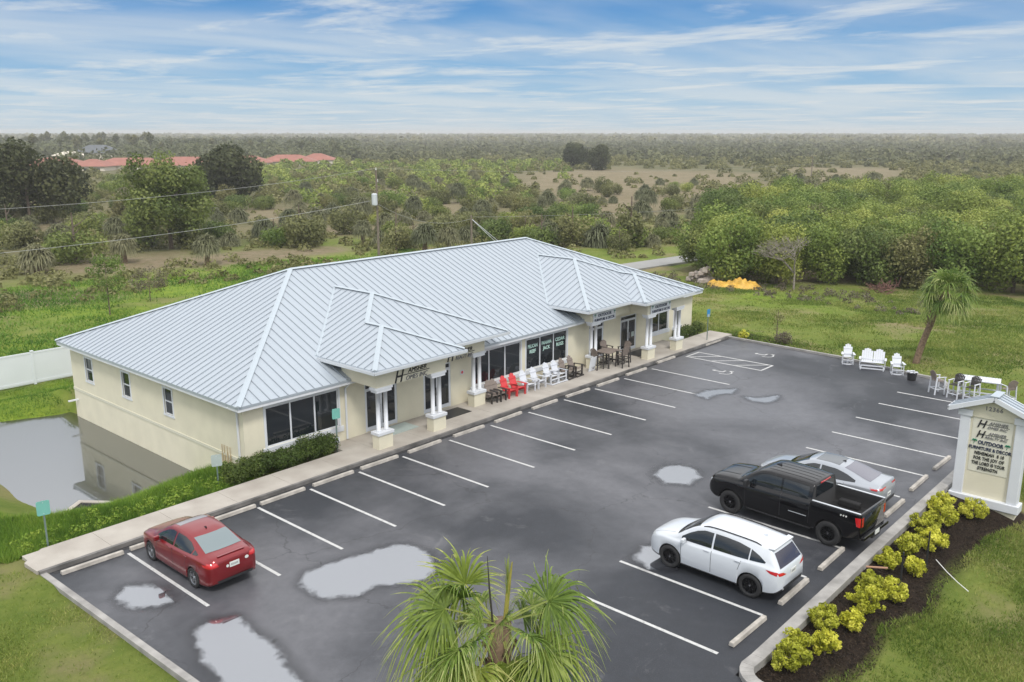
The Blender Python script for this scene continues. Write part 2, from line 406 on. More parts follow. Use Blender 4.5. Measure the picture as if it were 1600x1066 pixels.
# ------------------------------------------------------------------ mesh helpers
def tag(o, label=None, cat=None, group=None, kind=None):
    if label: o['label'] = label
    if cat: o['category'] = cat
    if group: o['group'] = group
    if kind: o['kind'] = kind
    return o
def empty(name, loc, label, cat, group=None, rz=0):
    o = bpy.data.objects.new(name, None); C.objects.link(o)
    o.location = loc; o.rotation_euler = (0, 0, rz); o.empty_display_size = .2
    return tag(o, label, cat, group)
def children(o): return list(o.children)
def copy_tree(o, parent=None):
    c = o.copy(); C.objects.link(c)
    if parent is not None: c.parent = parent
    for ch in list(o.children): copy_tree(ch, c)
    return c
class MB:
    def __init__(s): s.v = []; s.f = []; s.m = []; s.cv = None; s.mi = 0
    def add(s, vs, fs, mi=None):
        b = len(s.v); s.v += [tuple(p) for p in vs]; s.f += [tuple(b+i for i in f) for f in fs]
        s.m += [s.mi if mi is None else mi]*len(fs); return s
    def box(s, c, d, rot=None, mi=None, taper=1.0):
        x, y, z = d[0]/2, d[1]/2, d[2]/2
        vs = [(-x, -y, -z), (x, -y, -z), (x, y, -z), (-x, y, -z), (-x*taper, -y*taper, z), (x*taper, -y*taper, z), (x*taper, y*taper, z), (-x*taper, y*taper, z)]
        if rot is not None:
            vs = [rot@Vector(p) for p in vs]
        vs = [(p[0]+c[0], p[1]+c[1], p[2]+c[2]) for p in vs]
        return s.add(vs, [(0, 3, 2, 1), (4, 5, 6, 7), (0, 1, 5, 4), (1, 2, 6, 5), (2, 3, 7, 6), (3, 0, 4, 7)], mi)
    def bb(s, x0, x1, y0, y1, z0, z1, mi=None):
        return s.box(((x0+x1)/2, (y0+y1)/2, (z0+z1)/2), (abs(x1-x0), abs(y1-y0), abs(z1-z0)), None, mi)
    def bar(s, a, b, wd, th, up=(0, 0, 1), mi=None):
        a = Vector(a); b = Vector(b); d = b-a; l = d.length; d.normalize()
        u = Vector(up); sx = d.cross(u)
        if sx.length < 1e-5: sx = Vector((1, 0, 0))
        sx.normalize(); u = sx.cross(d)
        vs = []
        for p in (a, b):
            for i, j in ((-1, -1), (1, -1), (1, 1), (-1, 1)):
                vs.append(p+sx*wd/2*i+u*th/2*j)
        return s.add(vs, [(0, 1, 2, 3), (7, 6, 5, 4), (0, 4, 5, 1), (1, 5, 6, 2), (2, 6, 7, 3), (3, 7, 4, 0)], mi)
    def tube(s, pts, rs, n=8, mi=None, cap=True):
        pts = [Vector(p) for p in pts]
        if not hasattr(rs, '__len__'): rs = [rs]*len(pts)
        vs = []; fs = []
        for i, p in enumerate(pts):
            d = (pts[min(i+1, len(pts)-1)]-pts[max(i-1, 0)]).normalized()
            a = Vector((0, 0, 1)) if abs(d.z) < .9 else Vector((1, 0, 0))
            x = d.cross(a).normalized(); y = d.cross(x)
            for k in range(n):
                t = 2*PI*k/n
                vs.append(p+(x*math.cos(t)+y*math.sin(t))*rs[i])
        for i in range(len(pts)-1):
            for k in range(n):
                a = i*n+k; b = i*n+(k+1) % n
                fs.append((a, b, b+n, a+n))
        if cap:
            fs.append(tuple(range(n))[::-1]); fs.append(tuple(range((len(pts)-1)*n, len(pts)*n)))
        return s.add(vs, fs, mi)
    def prism(s, poly, z0, z1, mi=None, sides=True):
        n = len(poly)
        vs = [(p[0], p[1], z0 if not callable(z0) else z0(*p)) for p in poly]+[(p[0], p[1], z1 if not callable(z1) else z1(*p)) for p in poly]
        tris = tessellate_polygon([[Vector((p[0], p[1], 0)) for p in poly]])
        fs = []
        for t in tris:
            a, b, c = t
            ar = (poly[b][0]-poly[a][0])*(poly[c][1]-poly[a][1])-(poly[c][0]-poly[a][0])*(poly[b][1]-poly[a][1])
            if ar < 0: a, c = c, a
            fs.append((a+n, b+n, c+n)); fs.append((c, b, a))
        area = sum(poly[i][0]*poly[(i+1) % n][1]-poly[(i+1) % n][0]*poly[i][1] for i in range(n))
        for i in range(n):
            j = (i+1) % n
            fs.append((i, j, j+n, i+n) if area > 0 else (j, i, i+n, j+n))
        return s.add(vs, fs, mi)
    def lathe(s, prof, n=24, axis='z', c=(0, 0, 0), mi=None):
        vs = []; fs = []
        for r_, h in prof:
            for k in range(n):
                t = 2*PI*k/n
                if axis == 'z': vs.append((c[0]+r_*math.cos(t), c[1]+r_*math.sin(t), c[2]+h))
                else: vs.append((c[0]+h, c[1]+r_*math.cos(t), c[2]+r_*math.sin(t)))
        for i in range(len(prof)-1):
            for k in range(n):
                a = i*n+k; b = i*n+(k+1) % n
                fs.append((a, b, b+n, a+n))
        return s.add(vs, fs, mi)
    def build(s, name, mats, parent=None, smooth=False, bevel=0):
        me = bpy.data.meshes.new(name)
        me.from_pydata([tuple(p) for p in s.v], [], s.f)
        if not isinstance(mats, (list, tuple)): mats = [mats]
        for m in mats: me.materials.append(m)
        me.polygons.foreach_set('material_index', s.m)
        if smooth: me.polygons.foreach_set('use_smooth', [True]*len(s.f))
        me.validate(); me.update()
        o = bpy.data.objects.new(name, me); C.objects.link(o)
        if parent: o.parent = parent
        if bevel:
            b = o.modifiers.new('bevel', 'BEVEL'); b.width = bevel; b.segments = 2; b.limit_method = 'ANGLE'
        return o
def np_mesh(name, verts, faces, mats, cv=None, parent=None, smooth=False, link=True, nv=4):
    """verts (N,3), faces (M,nv) arrays; cv per-face value"""
    me = bpy.data.meshes.new(name)
    me.vertices.add(len(verts)); me.vertices.foreach_set('co', np.asarray(verts, dtype=np.float32).ravel())
    nf = len(faces)
    me.loops.add(nf*nv); me.loops.foreach_set('vertex_index', np.asarray(faces, dtype=np.int32).ravel())
    me.polygons.add(nf); me.polygons.foreach_set('loop_start', np.arange(nf, dtype=np.int32)*nv)
    try: me.polygons.foreach_set('loop_total', np.full(nf, nv, dtype=np.int32))
    except Exception: pass
    if smooth: me.polygons.foreach_set('use_smooth', [True]*nf)
    if not isinstance(mats, (list, tuple)): mats = [mats]
    for m in mats: me.materials.append(m)
    me.update(calc_edges=True)
    if cv is not None:
        a = me.attributes.new('cv', 'FLOAT', 'FACE'); a.data.foreach_set('value', np.asarray(cv, dtype=np.float32))
    if not link: return me
    o = bpy.data.objects.new(name, me); C.objects.link(o)
    if parent: o.parent = parent
    return o
def obj_from(name, me, parent=None):
    o = bpy.data.objects.new(name, me); C.objects.link(o)
    if parent: o.parent = parent
    return o
def text_mesh(body, size, m, name='lettering', parent=None, loc=(0, 0, 0), rot=(PI/2, 0, 0), shear=0, sx=1, align='CENTER', depth=.012, sp=1.0, bold=0):
    cu = bpy.data.curves.new(name, 'FONT'); cu.body = body; cu.size = size; cu.shear = shear
    cu.align_x = align; cu.extrude = depth; cu.space_character = sp; cu.offset = bold; cu.resolution_u = 3
    o = bpy.data.objects.new('t', cu); C.objects.link(o)
    dg = bpy.context.evaluated_depsgraph_get(); dg.update()
    me = bpy.data.meshes.new_from_object(o.evaluated_get(dg))
    bpy.data.objects.remove(o); bpy.data.curves.remove(cu)
    me.materials.clear(); me.materials.append(m); me.name = name
    ob = bpy.data.objects.new(name, me); C.objects.link(ob)
    ob.location = loc; ob.rotation_euler = rot; ob.scale = (sx, 1, 1)
    if parent: ob.parent = parent
    return ob

# ------------------------------------------------------------------ foliage helpers (numpy)
def leaf_quads(P, size, rng, flat=.0, N=None, asp=.55):
    n = len(P)
    if N is None:
        N = rng.normal(size=(n, 3)); N[:, 2] += flat
    N = N/np.linalg.norm(N, axis=1, keepdims=True)
    A = rng.normal(size=(n, 3)); U = np.cross(N, A); U /= np.linalg.norm(U, axis=1, keepdims=True)
    V = np.cross(N, U)
    s = (size*(.6+.8*rng.random(n)))[:, None]
    a = P-U*s*.5; b = P+V*s*asp*.5; c = P+U*s*.5; d = P-V*s*asp*.5
    verts = np.stack([a, b, c, d], 1).reshape(-1, 3)
    return verts, np.arange(4*n).reshape(-1, 4)
def crown_pts(rng, blobs, n, shell=.35):
    """blobs (K,4): x,y,z,r ; points mostly near the blob surface"""
    w_ = blobs[:, 3]**2; k = rng.choice(len(blobs), n, p=w_/w_.sum())
    d = rng.normal(size=(n, 3)); d /= np.linalg.norm(d, axis=1, keepdims=True)
    r_ = blobs[k, 3]*(1-shell*rng.random(n)**1.5)*(1+.10*rng.normal(size=n))
    P = blobs[k, :3]+d*r_[:, None]
    nrm = d+.55*rng.normal(size=(n, 3))
    return P, nrm, k
def blobs_for(rng, rx, ry, z0, z1, k, rb, top=1.0):
    out = []
    while len(out) < k:
        p = rng.uniform(-1, 1, 3)
        if np.dot(p, p) > 1 or np.dot(p, p) < .12: continue
        r_ = rb*(.65+.7*rng.random())
        out.append([p[0]*(rx-r_*.6), p[1]*(ry-r_*.6), (z0+z1)/2+p[2]*((z1-z0)/2-r_*.6), r_])
    return np.array(out)
def crown_mesh(name, seed, rx, ry, z0, z1, k, rb, n, leaf, material, clumpvar=.35):
    rng = np.random.default_rng(seed)
    B = blobs_for(rng, rx, ry, z0, z1, k, rb)
    P, N, kk = crown_pts(rng, B, n)
    P[:, 2] = np.maximum(P[:, 2], .05)
    v, f = leaf_quads(P, leaf, rng, N=N, asp=.7)
    base = rng.random(k)
    cv = np.clip(.5+clumpvar*(base[kk]-.5)*2+.14*rng.normal(size=n), 0, 1)
    return np_mesh(name, v, f, material, cv, link=False)
def trunk_mb(h, r0, seed, spread=1.0, limbs=5, lean=(0, 0)):
    rr = random.Random(seed); mb = MB()
    mid = Vector((lean[0]*.5, lean[1]*.5, h*.5)); top = Vector((lean[0], lean[1], h))
    mb.tube([(0, 0, -.3), (mid.x*.3, mid.y*.3, h*.2), mid, top], [r0*1.25, r0, r0*.75, r0*.3], 8)
    for i in range(limbs):
        t = .3+.55*i/limbs; a = rr.uniform(0, 2*PI)
        b = Vector((0, 0, 0)).lerp(top, t); l = spread*rr.uniform(.6, 1)
        e = b+Vector((math.cos(a)*l, math.sin(a)*l, l*.7))
        m_ = b.lerp(e, .5)+Vector((0, 0, -.06*l))
        mb.tube([b, m_, e], [r0*.45, r0*.3, r0*.1], 6)
    return mb

def vnoise(x, y, sc=1.0, seed=0):
    x = np.asarray(x, float)/sc; y = np.asarray(y, float)/sc; xi = np.floor(x).astype(np.int64); yi = np.floor(y).astype(np.int64); fx = x-xi; fy = y-yi
    fx = fx*fx*(3-2*fx); fy = fy*fy*(3-2*fy)
    def h(a, b):
        v = np.sin(a*127.1+b*311.7+seed*74.7)*43758.5453; return v-np.floor(v)
    return (h(xi, yi)*(1-fx)+h(xi+1, yi)*fx)*(1-fy)+(h(xi, yi+1)*(1-fx)+h(xi+1, yi+1)*fx)*fy
def fbm(x, y, sc=4.0, seed=0): return (vnoise(x, y, sc, seed)+.5*vnoise(x, y, sc/2.1, seed+1)+.28*vnoise(x, y, sc/4.3, seed+2)+.15*vnoise(x, y, sc/9, seed+3))/1.93

# ================================================================== TERRAIN
def sstep(a, b, x):
    t = np.clip((x-a)/(b-a), 0, 1); return t*t*(3-2*t)
POND_Z = -1.05
pond_px = [(-60, 640), (0, 660), (50, 653), (95, 648), (125, 640), (330, 715), (300, 740), (250, 765), (185, 792), (110, 808), (95, 806), (70, 800), (45, 787), (20, 770), (0, 757), (-60, 720)]
pond_w = [tuple(G(x, y, POND_Z)[:2]) for x, y in pond_px]
def inside(poly, X, Y):
    X = np.asarray(X, float); Y = np.asarray(Y, float); r_ = np.zeros(X.shape, bool); n = len(poly); j = n-1
    for i in range(n):
        xi, yi = poly[i]; xj, yj = poly[j]
        if yi != yj:
            c = ((yi > Y) != (yj > Y)) & (X < (xj-xi)*(Y-yi)/(yj-yi)+xi); r_ ^= c
        j = i
    return r_
def dist_poly(poly, X, Y):
    X = np.asarray(X, float); Y = np.asarray(Y, float); d = np.full(X.shape, 1e9); n = len(poly)
    for i in range(n):
        ax, ay = poly[i]; bx, by = poly[(i+1) % n]
        vx, vy = bx-ax, by-ay; L2 = vx*vx+vy*vy+1e-9
        t = np.clip(((X-ax)*vx+(Y-ay)*vy)/L2, 0, 1)
        d = np.minimum(d, np.hypot(X-ax-t*vx, Y-ay-t*vy))
    return np.where(inside(poly, X, Y), -d, d)
def ground_h(X, Y):
    X = np.asarray(X, float); Y = np.asarray(Y, float)
    h = -.09+0*X
    back = -1.0*sstep(20.5, 26, Y)
    right = -.5*sstep(48, 70, X)
    h = np.minimum(h, np.maximum(back+right, -1.1)-.02)
    # pond hollow left of the building: flat level around it, banks down to the water
    dp = dist_poly(pond_w, X, Y)
    hp = POND_Z+.0+np.clip(dp, -1.5, 30)*.42
    hp = np.where(dp < 0, POND_Z+dp*.5, hp)
    far = sstep(19, 24, Y)
    hp = hp*(1-far)+far*np.minimum(hp, POND_Z+.3+.01*np.clip(dp, 0, 50))
    h = np.where((X < 6.6) & (Y > 2.35), np.minimum(h, hp), h)
    # verge falls towards the street
    sl = -.22*np.clip(-18.45-Y, 0, 3.4)
    h = np.where((X > 7.3) & (Y < -18.4), np.minimum(h, -.04+sl), h)
    h = np.where((X <= 7.3) & (Y < -22), np.minimum(h, -.2), h)
    # small unevenness away from built edges
    u = .05*np.sin(X*.9+1.3*np.sin(Y*.5))*np.sin(Y*.8+.7*np.sin(X*.6))+.03*np.sin(X*2.3+Y*1.7)
    lot = (X > -3.2) & (X < 42.6) & (Y > -18.8) & (Y < 3.6)
    h = h+np.where(lot, 0, u)*np.where((X < 6.6) & (Y > 3) & (dp < 0), 0, 1)
    h = np.where((X < -2.3) & (X > -5) & (Y > -.5) & (Y < 2.3), np.maximum(h, .04-.05*(-2.3-X)), h)
    # hide under the lot
    h = np.where((X > -2.2) & (X < 39.2) & (Y > -18.1) & (Y < .4), -.25, h)
    h = np.where((X > -1.9) & (X < 7.0) & (Y > -23) & (Y < -18), -.3, h)
    return h
def axis_grid(lo, hi, s0, outer, g=1.16):
    a = list(np.arange(lo, hi+1e-6, s0)); s = s0; x = hi
    while x < outer: s *= g; x += s; a.append(x)
    s = s0; x = lo
    while x > -outer: s *= g; x -= s; a.insert(0, x)
    return np.array(a)
gx = axis_grid(-22, 62, .4, 4000); gy = axis_grid(-30, 46, .4, 4000)
GX, GY = np.meshgrid(gx, gy)
GZ = ground_h(GX, GY)
nx, ny = len(gx), len(gy)
idx = np.arange(nx*ny).reshape(ny, nx)
gf = np.stack([idx[:-1, :-1], idx[:-1, 1:], idx[1:, 1:], idx[1:, :-1]], -1).reshape(-1, 4)
gv = np.stack([GX, GY, GZ], -1).reshape(-1, 3)
ground = np_mesh('ground', gv, gf, M['ground'], smooth=True)
tag(ground, kind='structure')
# what grows where
px, py, pz = proj(gv[:, 0], gv[:, 1], gv[:, 2])
front = pz > 1
def zone(polys, soft=4.0):
    r_ = np.zeros(len(gv))
    for P in polys:
        W = [tuple(G(x, y, -1.0)[:2]) for x, y in P]
        # edge softness grows with distance
        d = dist_poly(W, gv[:, 0], gv[:, 1]); D = np.hypot(gv[:, 0]-CAM[0], gv[:, 1]-CAM[1])
        n_ = np.sin(gv[:, 0]*.21+1.7*np.sin(gv[:, 1]*.13))+np.sin(gv[:, 1]*.27+gv[:, 0]*.11)
        r_ = np.maximum(r_, 1-sstep(-.5, .5, d/(soft+.03*D)+.25*n_))
    return r_
DRY = [[(800, 272), (1000, 262), (1200, 272), (1180, 305), (1080, 312), (1030, 330), (990, 360), (900, 362), (850, 320)],
       [(640, 318), (720, 312), (740, 330), (660, 336)], [(560, 300), (640, 296), (650, 306), (570, 312)], [(1230, 262), (1420, 262), (1400, 282), (1240, 284)],
       [(20, 375), (60, 345), (150, 335), (200, 345), (190, 368), (60, 378)],
       [(400, 322), (460, 318), (470, 345), (410, 350)], [(470, 350), (620, 345), (640, 365), (480, 372)],
       [(60, 425), (130, 405), (220, 395), (330, 398), (540, 380), (560, 392), (330, 420), (130, 440)],
       [(1000, 425), (1110, 438), (1200, 446), (1600, 462), (1600, 448), (1200, 425)],
       [(0, 460), (110, 452), (160, 465), (60, 475)]]
LUSH = [[(0, 560), (0, 470), (120, 440), (330, 405), (560, 385), (590, 400), (400, 440), (120, 530)],
        [(1080, 460), (1150, 455), (1300, 470), (1250, 500), (1110, 490)]]
LUSHW = [[(-14, 4), (6.4, 2.4), (6.4, 6), (3, 7.5), (-1, 6), (-3, 12), (-4, 22), (-9, 24), (-12, 18)],
         [(-6, 21), (6.4, 19.8), (9, 26.5), (2, 27), (-8, 28)]]
def zone_w(polys, soft):
    r_ = np.zeros(len(gv))
    for W in polys:
        r_ = np.maximum(r_, 1-sstep(-.5, .5, dist_poly(W, gv[:, 0], gv[:, 1])/soft))
    return r_
BED = [(6.9, -18.2), (24.6, -18.2), (24.6, -21.3), (22.6, -21.3), (21.0, -20.6), (16.6, -20.3), (14.5, -20.6), (12.5, -20.0), (10.5, -20.3), (8.6, -19.9), (6.9, -20.6)]
attrs = {'dry': zone(DRY, 3.5), 'lush': np.maximum(zone(LUSH), zone_w(LUSHW, 1.0)),
         'scrub': sstep(52, 75, gv[:, 1]-.25*np.maximum(gv[:, 0], 0)+.62*np.maximum(gv[:, 0]-60, 0)),
         'mulch': zone_w([BED, [(42.2, 1.2), (44.0, 1.2), (43.4, -4.2), (41.5, -3.9)]], .3)}
back_road = sstep(44, 60, gv[:, 0])
for k, v in attrs.items():
    a = ground.data.attributes.new(k, 'FLOAT', 'POINT'); a.data.foreach_set('value', v.astype(np.float32))

# ================================================================== LOT
def sheet(name, poly, z, m, th=None, kind='structure', label=None, **k):
    mb = MB(); mb.prism(poly, z-(th or .1), z); o = mb.build(name, m); tag(o, label, kind=kind, **k); return o
lotp = [(-2.35, .62), (-1.95, -23), (7.15, -23), (7.15, -18.1), (36.9, -18.1), (37.0, -15.4), (38.1, -14.4), (39.4, -13.7), (39.75, -12.4), (40.9, -7.2), (41.3, .62)]
sheet('parking_lot', lotp, 0, M['asphalt'], .2)
# sidewalk with joints: slabs
mb = MB()
xs = [-2.6]; 
while xs[-1] < 42: xs.append(min(42.0, xs[-1]+2.35))
for a, b in zip(xs[:-1], xs[1:]):
    if b <= 10.4: y1 = 2.15
    elif a < 10.4: y1 = 2.15
    else: y1 = 3.18
    if a > 37.0: y1 = 2.3
    g_ = .006
    if a == -2.6:
        mb.prism([(a, .64), (b-g_, .64), (b-g_, 2.15), (-1.9, 2.15), (-2.65, 1.5)], -.2, .15)
    else:
        mb.bb(a+g_, b-g_, .64, y1, -.2, .15)
mb.bb(10.45, 11.5, 2.16, 3.18, -.2, .148)
mb.bb(-2.5, 41.9, .66, 2.1, -.22, .135)
walk = mb.build('sidewalk', M['concrete']); tag(walk, kind='structure')
mb = MB(); mb.bb(-2.55, 41.3, .52, .638, -.15, .146); tag(mb.build('sidewalk_kerb', mat('dark_kerb', (.12, .115, .11), .9, var=.4, vscale=1.5, col2=(.22, .21, .20), detail=9)), kind='structure')  # kerb face in a darker mottled grey than the slabs
mb = MB(); mb.bb(-2.2, 41.2, .30, .52, -.1, .004); tag(mb.build('gutter_strip', mat('gutter_dark', (.028, .028, .03), .8, var=.4, vscale=2)), kind='structure')  # nearly black mottled strip along the asphalt edge
def strip_mesh(pts, w_, z0, z1):
    mb = MB(); P = [Vector((x, y, 0)) for x, y in pts]; L_, R_ = [], []
    for i, p in enumerate(P):
        d = (P[min(i+1, len(P)-1)]-P[max(i-1, 0)]).normalized(); n = Vector((-d.y, d.x, 0))*w_/2
        L_.append(p+n); R_.append(p-n)
    for i in range(len(P)-1):
        q = [L_[i], R_[i], R_[i+1], L_[i+1]]
        mb.add([(v.x, v.y, z0) for v in q]+[(v.x, v.y, z1) for v in q], [(0, 3, 2, 1), (4, 5, 6, 7), (0, 1, 5, 4), (1, 2, 6, 5), (2, 3, 7, 6), (3, 0, 4, 7)])
    return mb
def arc(cx, cy, r_, a0, a1, n=8): return [(cx+r_*math.cos(R(a0+(a1-a0)*i/n)), cy+r_*math.sin(R(a0+(a1-a0)*i/n))) for i in range(n+1)]
for pts, wd, z1 in (([(-2.45, .6), (-2.2, -8), (-2.05, -23)], .2, .06),
                    ([(41.42, .9), (41.0, -7.2), (39.85, -12.4)]+arc(38.4, -12.6, 1.45, 5, -100, 7)+[(37.2, -15.0), (37.1, -18.3)], .17, .13),
                    ([(7.0, -22.8), (7.0, -19.2)]+arc(7.75, -18.95, .75, 180, 100, 6)+[(8.1, -18.24), (16, -18.22), (23.2, -18.25), (37.1, -18.25)], .36, .14)):
    o = strip_mesh(pts, wd, -.5, z1).build('kerb', M['kerb'], bevel=.015); tag(o, kind='structure')
# painted lines
Sx = 2.6
LX = [v*Sx for v in (0, .94, 1.87, 2.765, 3.681, 4.586, 5.653, 6.704, 7.747, 8.831, 9.859, 10.915, 12.0)]
RX = [v*Sx for v in (2.971, 3.959, 5.099, 6.135, 7.22, 8.31, 9.4, 10.479, 11.589, 12.75, 13.789)]
mb = MB()
for x in LX: mb.bb(x-.055, x+.055, -5.0, 0, -.02, .004)
mb.bb(13.49*Sx-.055, 13.49*Sx+.055, -5.0, .05, -.02, .004)
for x in RX: mb.bb(x-.055, x+.055, -17.3, -12.36, -.02, .004)
# hatched aisle
x0, x1 = 13.49*Sx+.1, 36.55
mb.bb(x1-.055, x1+.055, -5.0, .05, -.02, .004)
mb.bb(x0, x1-.06, -.06, .05, -.02, .0045)
mb.bb(x0, x1-.06, -5.0, -4.89, -.02, .0045)
for k in range(3):
    y = -.1-1.55*k
    mb.prism([(x0, y), (x0, y-.13), (x1-.06, y-1.53), (x1-.06, y-1.40)], -.02, .0042)
tag(mb.build('parking_lines', M['paint']), kind='structure')
# accessible stall symbols
def symbol(cx, cy, s):
    mb = MB()
    def ring(x, y, r0, r1, a0, a1, n=14):
        vs = []; fs = []
        for i in range(n+1):
            a = R(a0+(a1-a0)*i/n)
            for r_ in (r0, r1):
                for z in (-.02, .005): vs.append((x+r_*math.cos(a), y+r_*math.sin(a), z))
        for i in range(n):
            b = i*4; fs += [(b+1, b+3, b+7, b+5)]
        mb.add(vs, fs)
    ring(cx, cy, s*.30, s*.37, 150, 380); ring(cx+.02*s, cy+.62*s, 0.0, s*.10, 0, 360)
    mb.bar((cx, cy+.5*s, 0), (cx+.03*s, cy+.15*s, 0), .08*s, .012); mb.bar((cx, cy+.15*s, 0), (cx+.3*s, cy+.13*s, 0), .08*s, .011)
    mb.bar((cx+.3*s, cy+.15*s, 0), (cx+.42*s, cy-.25*s, 0), .08*s, .010)
    return mb
for cx in (33.3, 38.6):
    o = symbol(cx, -3.6, 1.15).build('parking_symbol', M['paint']); tag(o, kind='structure')
# wheel stops
def wheel_stop(cx, cy, L_, label, group, rz=0):
    mb = MB(); h = .12
    prof = [(-.085, 0), (.085, 0), (.06, h), (-.06, h)]
    n = len(prof); vs = [(-L_/2, a, b) for a, b in prof]+[(L_/2, a, b) for a, b in prof]
    mb.add(vs, [(0, 1, 2, 3)[::-1], (4, 5, 6, 7), (0, 4, 5, 1)[::-1], (1, 5, 6, 2)[::-1], (2, 6, 7, 3)[::-1], (3, 7, 4, 0)[::-1]])
    o = mb.build('wheel_stop', M['stop'], bevel=.012); o.location = (cx, cy, .001); o.rotation_euler = (0, 0, rz)
    tag(o, label, 'wheel stop', group)
gw = 'concrete wheel stops along the sidewalk'
wsx = [(-1.1, 'concrete wheel stop in the empty corner stall left of the red sedan')]
names = ['partly hidden wheel stop in front of the red sedan', 'wheel stop just right of the red sedan in the next empty stall',
 'wheel stop in the second empty stall right of the red sedan', 'wheel stop in the third empty stall right of the red sedan, level with the hedge',
 'wheel stop nearest the green sign post beside the hedge', 'wheel stop in front of the leftmost white column pair', 'wheel stop in front of the second white column pair',
 'wheel stop between the second and third column pairs', 'wheel stop in front of the taupe adirondack chairs', 'wheel stop in front of the white adirondack chairs',
 'wheel stop in front of the tall patio dining set', 'wheel stop just left of the hatched aisle', 'wheel stop beside the blue accessible parking sign']
mids = [(LX[i]+LX[i+1])/2 for i in range(12)]+[39.3]
mids[0] = 1.1; mids[1] = 3.85; mids[11] = 29.9; 
for (x, nme) in wsx+list(zip(mids, names)):
    wheel_stop(x, .12+.01*rnd.uniform(-1, 1)+(.35 if x > 33 else 0)+(.1 if x > 28 else 0), 1.95, nme, gw, R(rnd.uniform(-1.5, 1.5)))
wheel_stop(33.4, .42, 1.95, 'wheel stop in the accessible stall just left of the hatched aisle', gw, 0)
gw2 = 'concrete wheel stops along the planting bed'
for x, nme in ((9.2, 'wheel stop nearest the bed corner in the empty stall left of the white crossover'), (12.1, 'wheel stop behind the white crossover'),
               (14.9, 'wheel stop just left of the black pickup by the bed kerb'), (20.3, 'wheel stop behind the silver fastback sedan'),
               (23.4, 'wheel stop left of the monument sign in the first empty stall'), (26.3, 'wheel stop left of the monument sign in the second empty stall')):
    wheel_stop(x, -17.42+(-.12 if x in (20.3,) else 0), 1.9, nme, gw2, R(rnd.uniform(-1.5, 1.5)))
# puddles
def puddle(pts, seed, z=.006):
    W = [tuple(G(x, y, 0)[:2]) for x, y in pts]
    xs_ = [p[0] for p in W]; ys_ = [p[1] for p in W]
    ax = np.arange(min(xs_)-.7, max(xs_)+.7, .11); ay_ = np.arange(min(ys_)-.7, max(ys_)+.7, .11); AX, AY = np.meshgrid(ax, ay_)
    d = dist_poly(W, AX.ravel(), AY.ravel()); wet = np.clip(.5-d/.9, 0, 1)
    id_ = np.arange(AX.size).reshape(AX.shape); f = np.stack([id_[:-1, :-1], id_[:-1, 1:], id_[1:, 1:], id_[1:, :-1]], -1).reshape(-1, 4)
    keep = (wet[f] > .02).any(1)
    f = f[keep]; us, inv = np.unique(f, return_inverse=True); v = np.stack([AX.ravel(), AY.ravel(), np.full(AX.size, z)], 1)[us]
    o = np_mesh('puddle', v, inv.reshape(-1, 4), M['puddle'])
    a = o.data.attributes.new('wet', 'FLOAT', 'POINT'); a.data.foreach_set('value', wet[us].astype(np.float32)); tag(o, kind='structure')
puddle([(468, 913), (480, 893), (520, 880), (560, 868), (610, 853), (640, 851), (668, 862), (682, 885), (672, 903), (640, 912), (590, 915), (560, 932), (500, 936)], 1)
puddle([(182, 935), (195, 917), (235, 914), (262, 922), (268, 940), (245, 950), (200, 950)], 2)
puddle([(305, 985), (330, 968), (372, 962), (395, 985), (430, 1008), (445, 1035), (470, 1064), (500, 1090), (420, 1110), (360, 1085), (315, 1030)], 3)
puddle([(1020, 742), (1035, 729), (1062, 727), (1088, 734), (1095, 746), (1075, 757), (1040, 756)], 4)
puddle([(1085, 617), (1105, 610), (1150, 608), (1145, 615), (1120, 617), (1105, 624)], 5)
puddle([(1163, 620), (1185, 622), (1216, 618), (1215, 625), (1195, 630), (1172, 626)], 6)
puddle([(990, 873), (1005, 855), (1040, 850), (1065, 870), (1060, 890), (1015, 890)], 7)
# pond
W = pond_w
cx_, cy_ = np.mean([p[0] for p in W]), np.mean([p[1] for p in W])
mb = MB(); mb.prism([(-16, 2.6), (6.39, 2.6), (6.39, 19.5), (8, 19.6), (8, 24.5), (-16, 28)], POND_Z-.02, POND_Z)
tag(mb.build('pond_water', M['pond']), kind='structure')
# sediment and floating weed margin on the far side of the pond
# road behind
mb = strip_mesh([(44, 30.2), (70, 27.5), (90, 25.0), (140, 18)], 3.6, -1.35, -.93); tag(mb.build('back_road', M['road']), kind='structure')

# ================================================================== BUILDING
bld = empty('commercial_building', (6.4, 3.2, 0), 'long cream stucco commercial building with pale standing seam metal hip roof', 'building')
BO = Vector((6.4, 3.2, 0))
def part(mb, name, m, parent=bld, bevel=0, smooth=False):
    """mesh given in world coordinates -> child of the building (origin at its corner)"""
    mb.v = [(v[0]-BO.x, v[1]-BO.y, v[2]-BO.z) for v in mb.v]
    return mb.build(name, m, parent, smooth, bevel)
X0, X1, Y0, Y1, ZE = 6.4, 41.0, 3.2, 19.45, 2.86
def wall_grid(mb, u0, u1, z0, z1, ops, place):
    """wall slab tiled round rectangular openings; place(u0,u1,z0,z1) adds one box"""
    us = sorted(set([u0, u1]+[o[0] for o in ops]+[o[1] for o in ops])); zs = sorted(set([z0, z1]+[o[2] for o in ops]+[o[3] for o in ops]))
    for i in range(len(us)-1):
        run = None
        for j in range(len(zs)-1):
            a, b = us[i], us[i+1]; c, d = zs[j], zs[j+1]; mu, mz_ = (a+b)/2, (c+d)/2
            if any(o[0] < mu < o[1] and o[2] < mz_ < o[3] for o in ops):
                if run: place(a, b, *run); run = None
            else: run = (run[0], d) if run else (c, d)
        if run: place(us[i], us[i+1], *run)
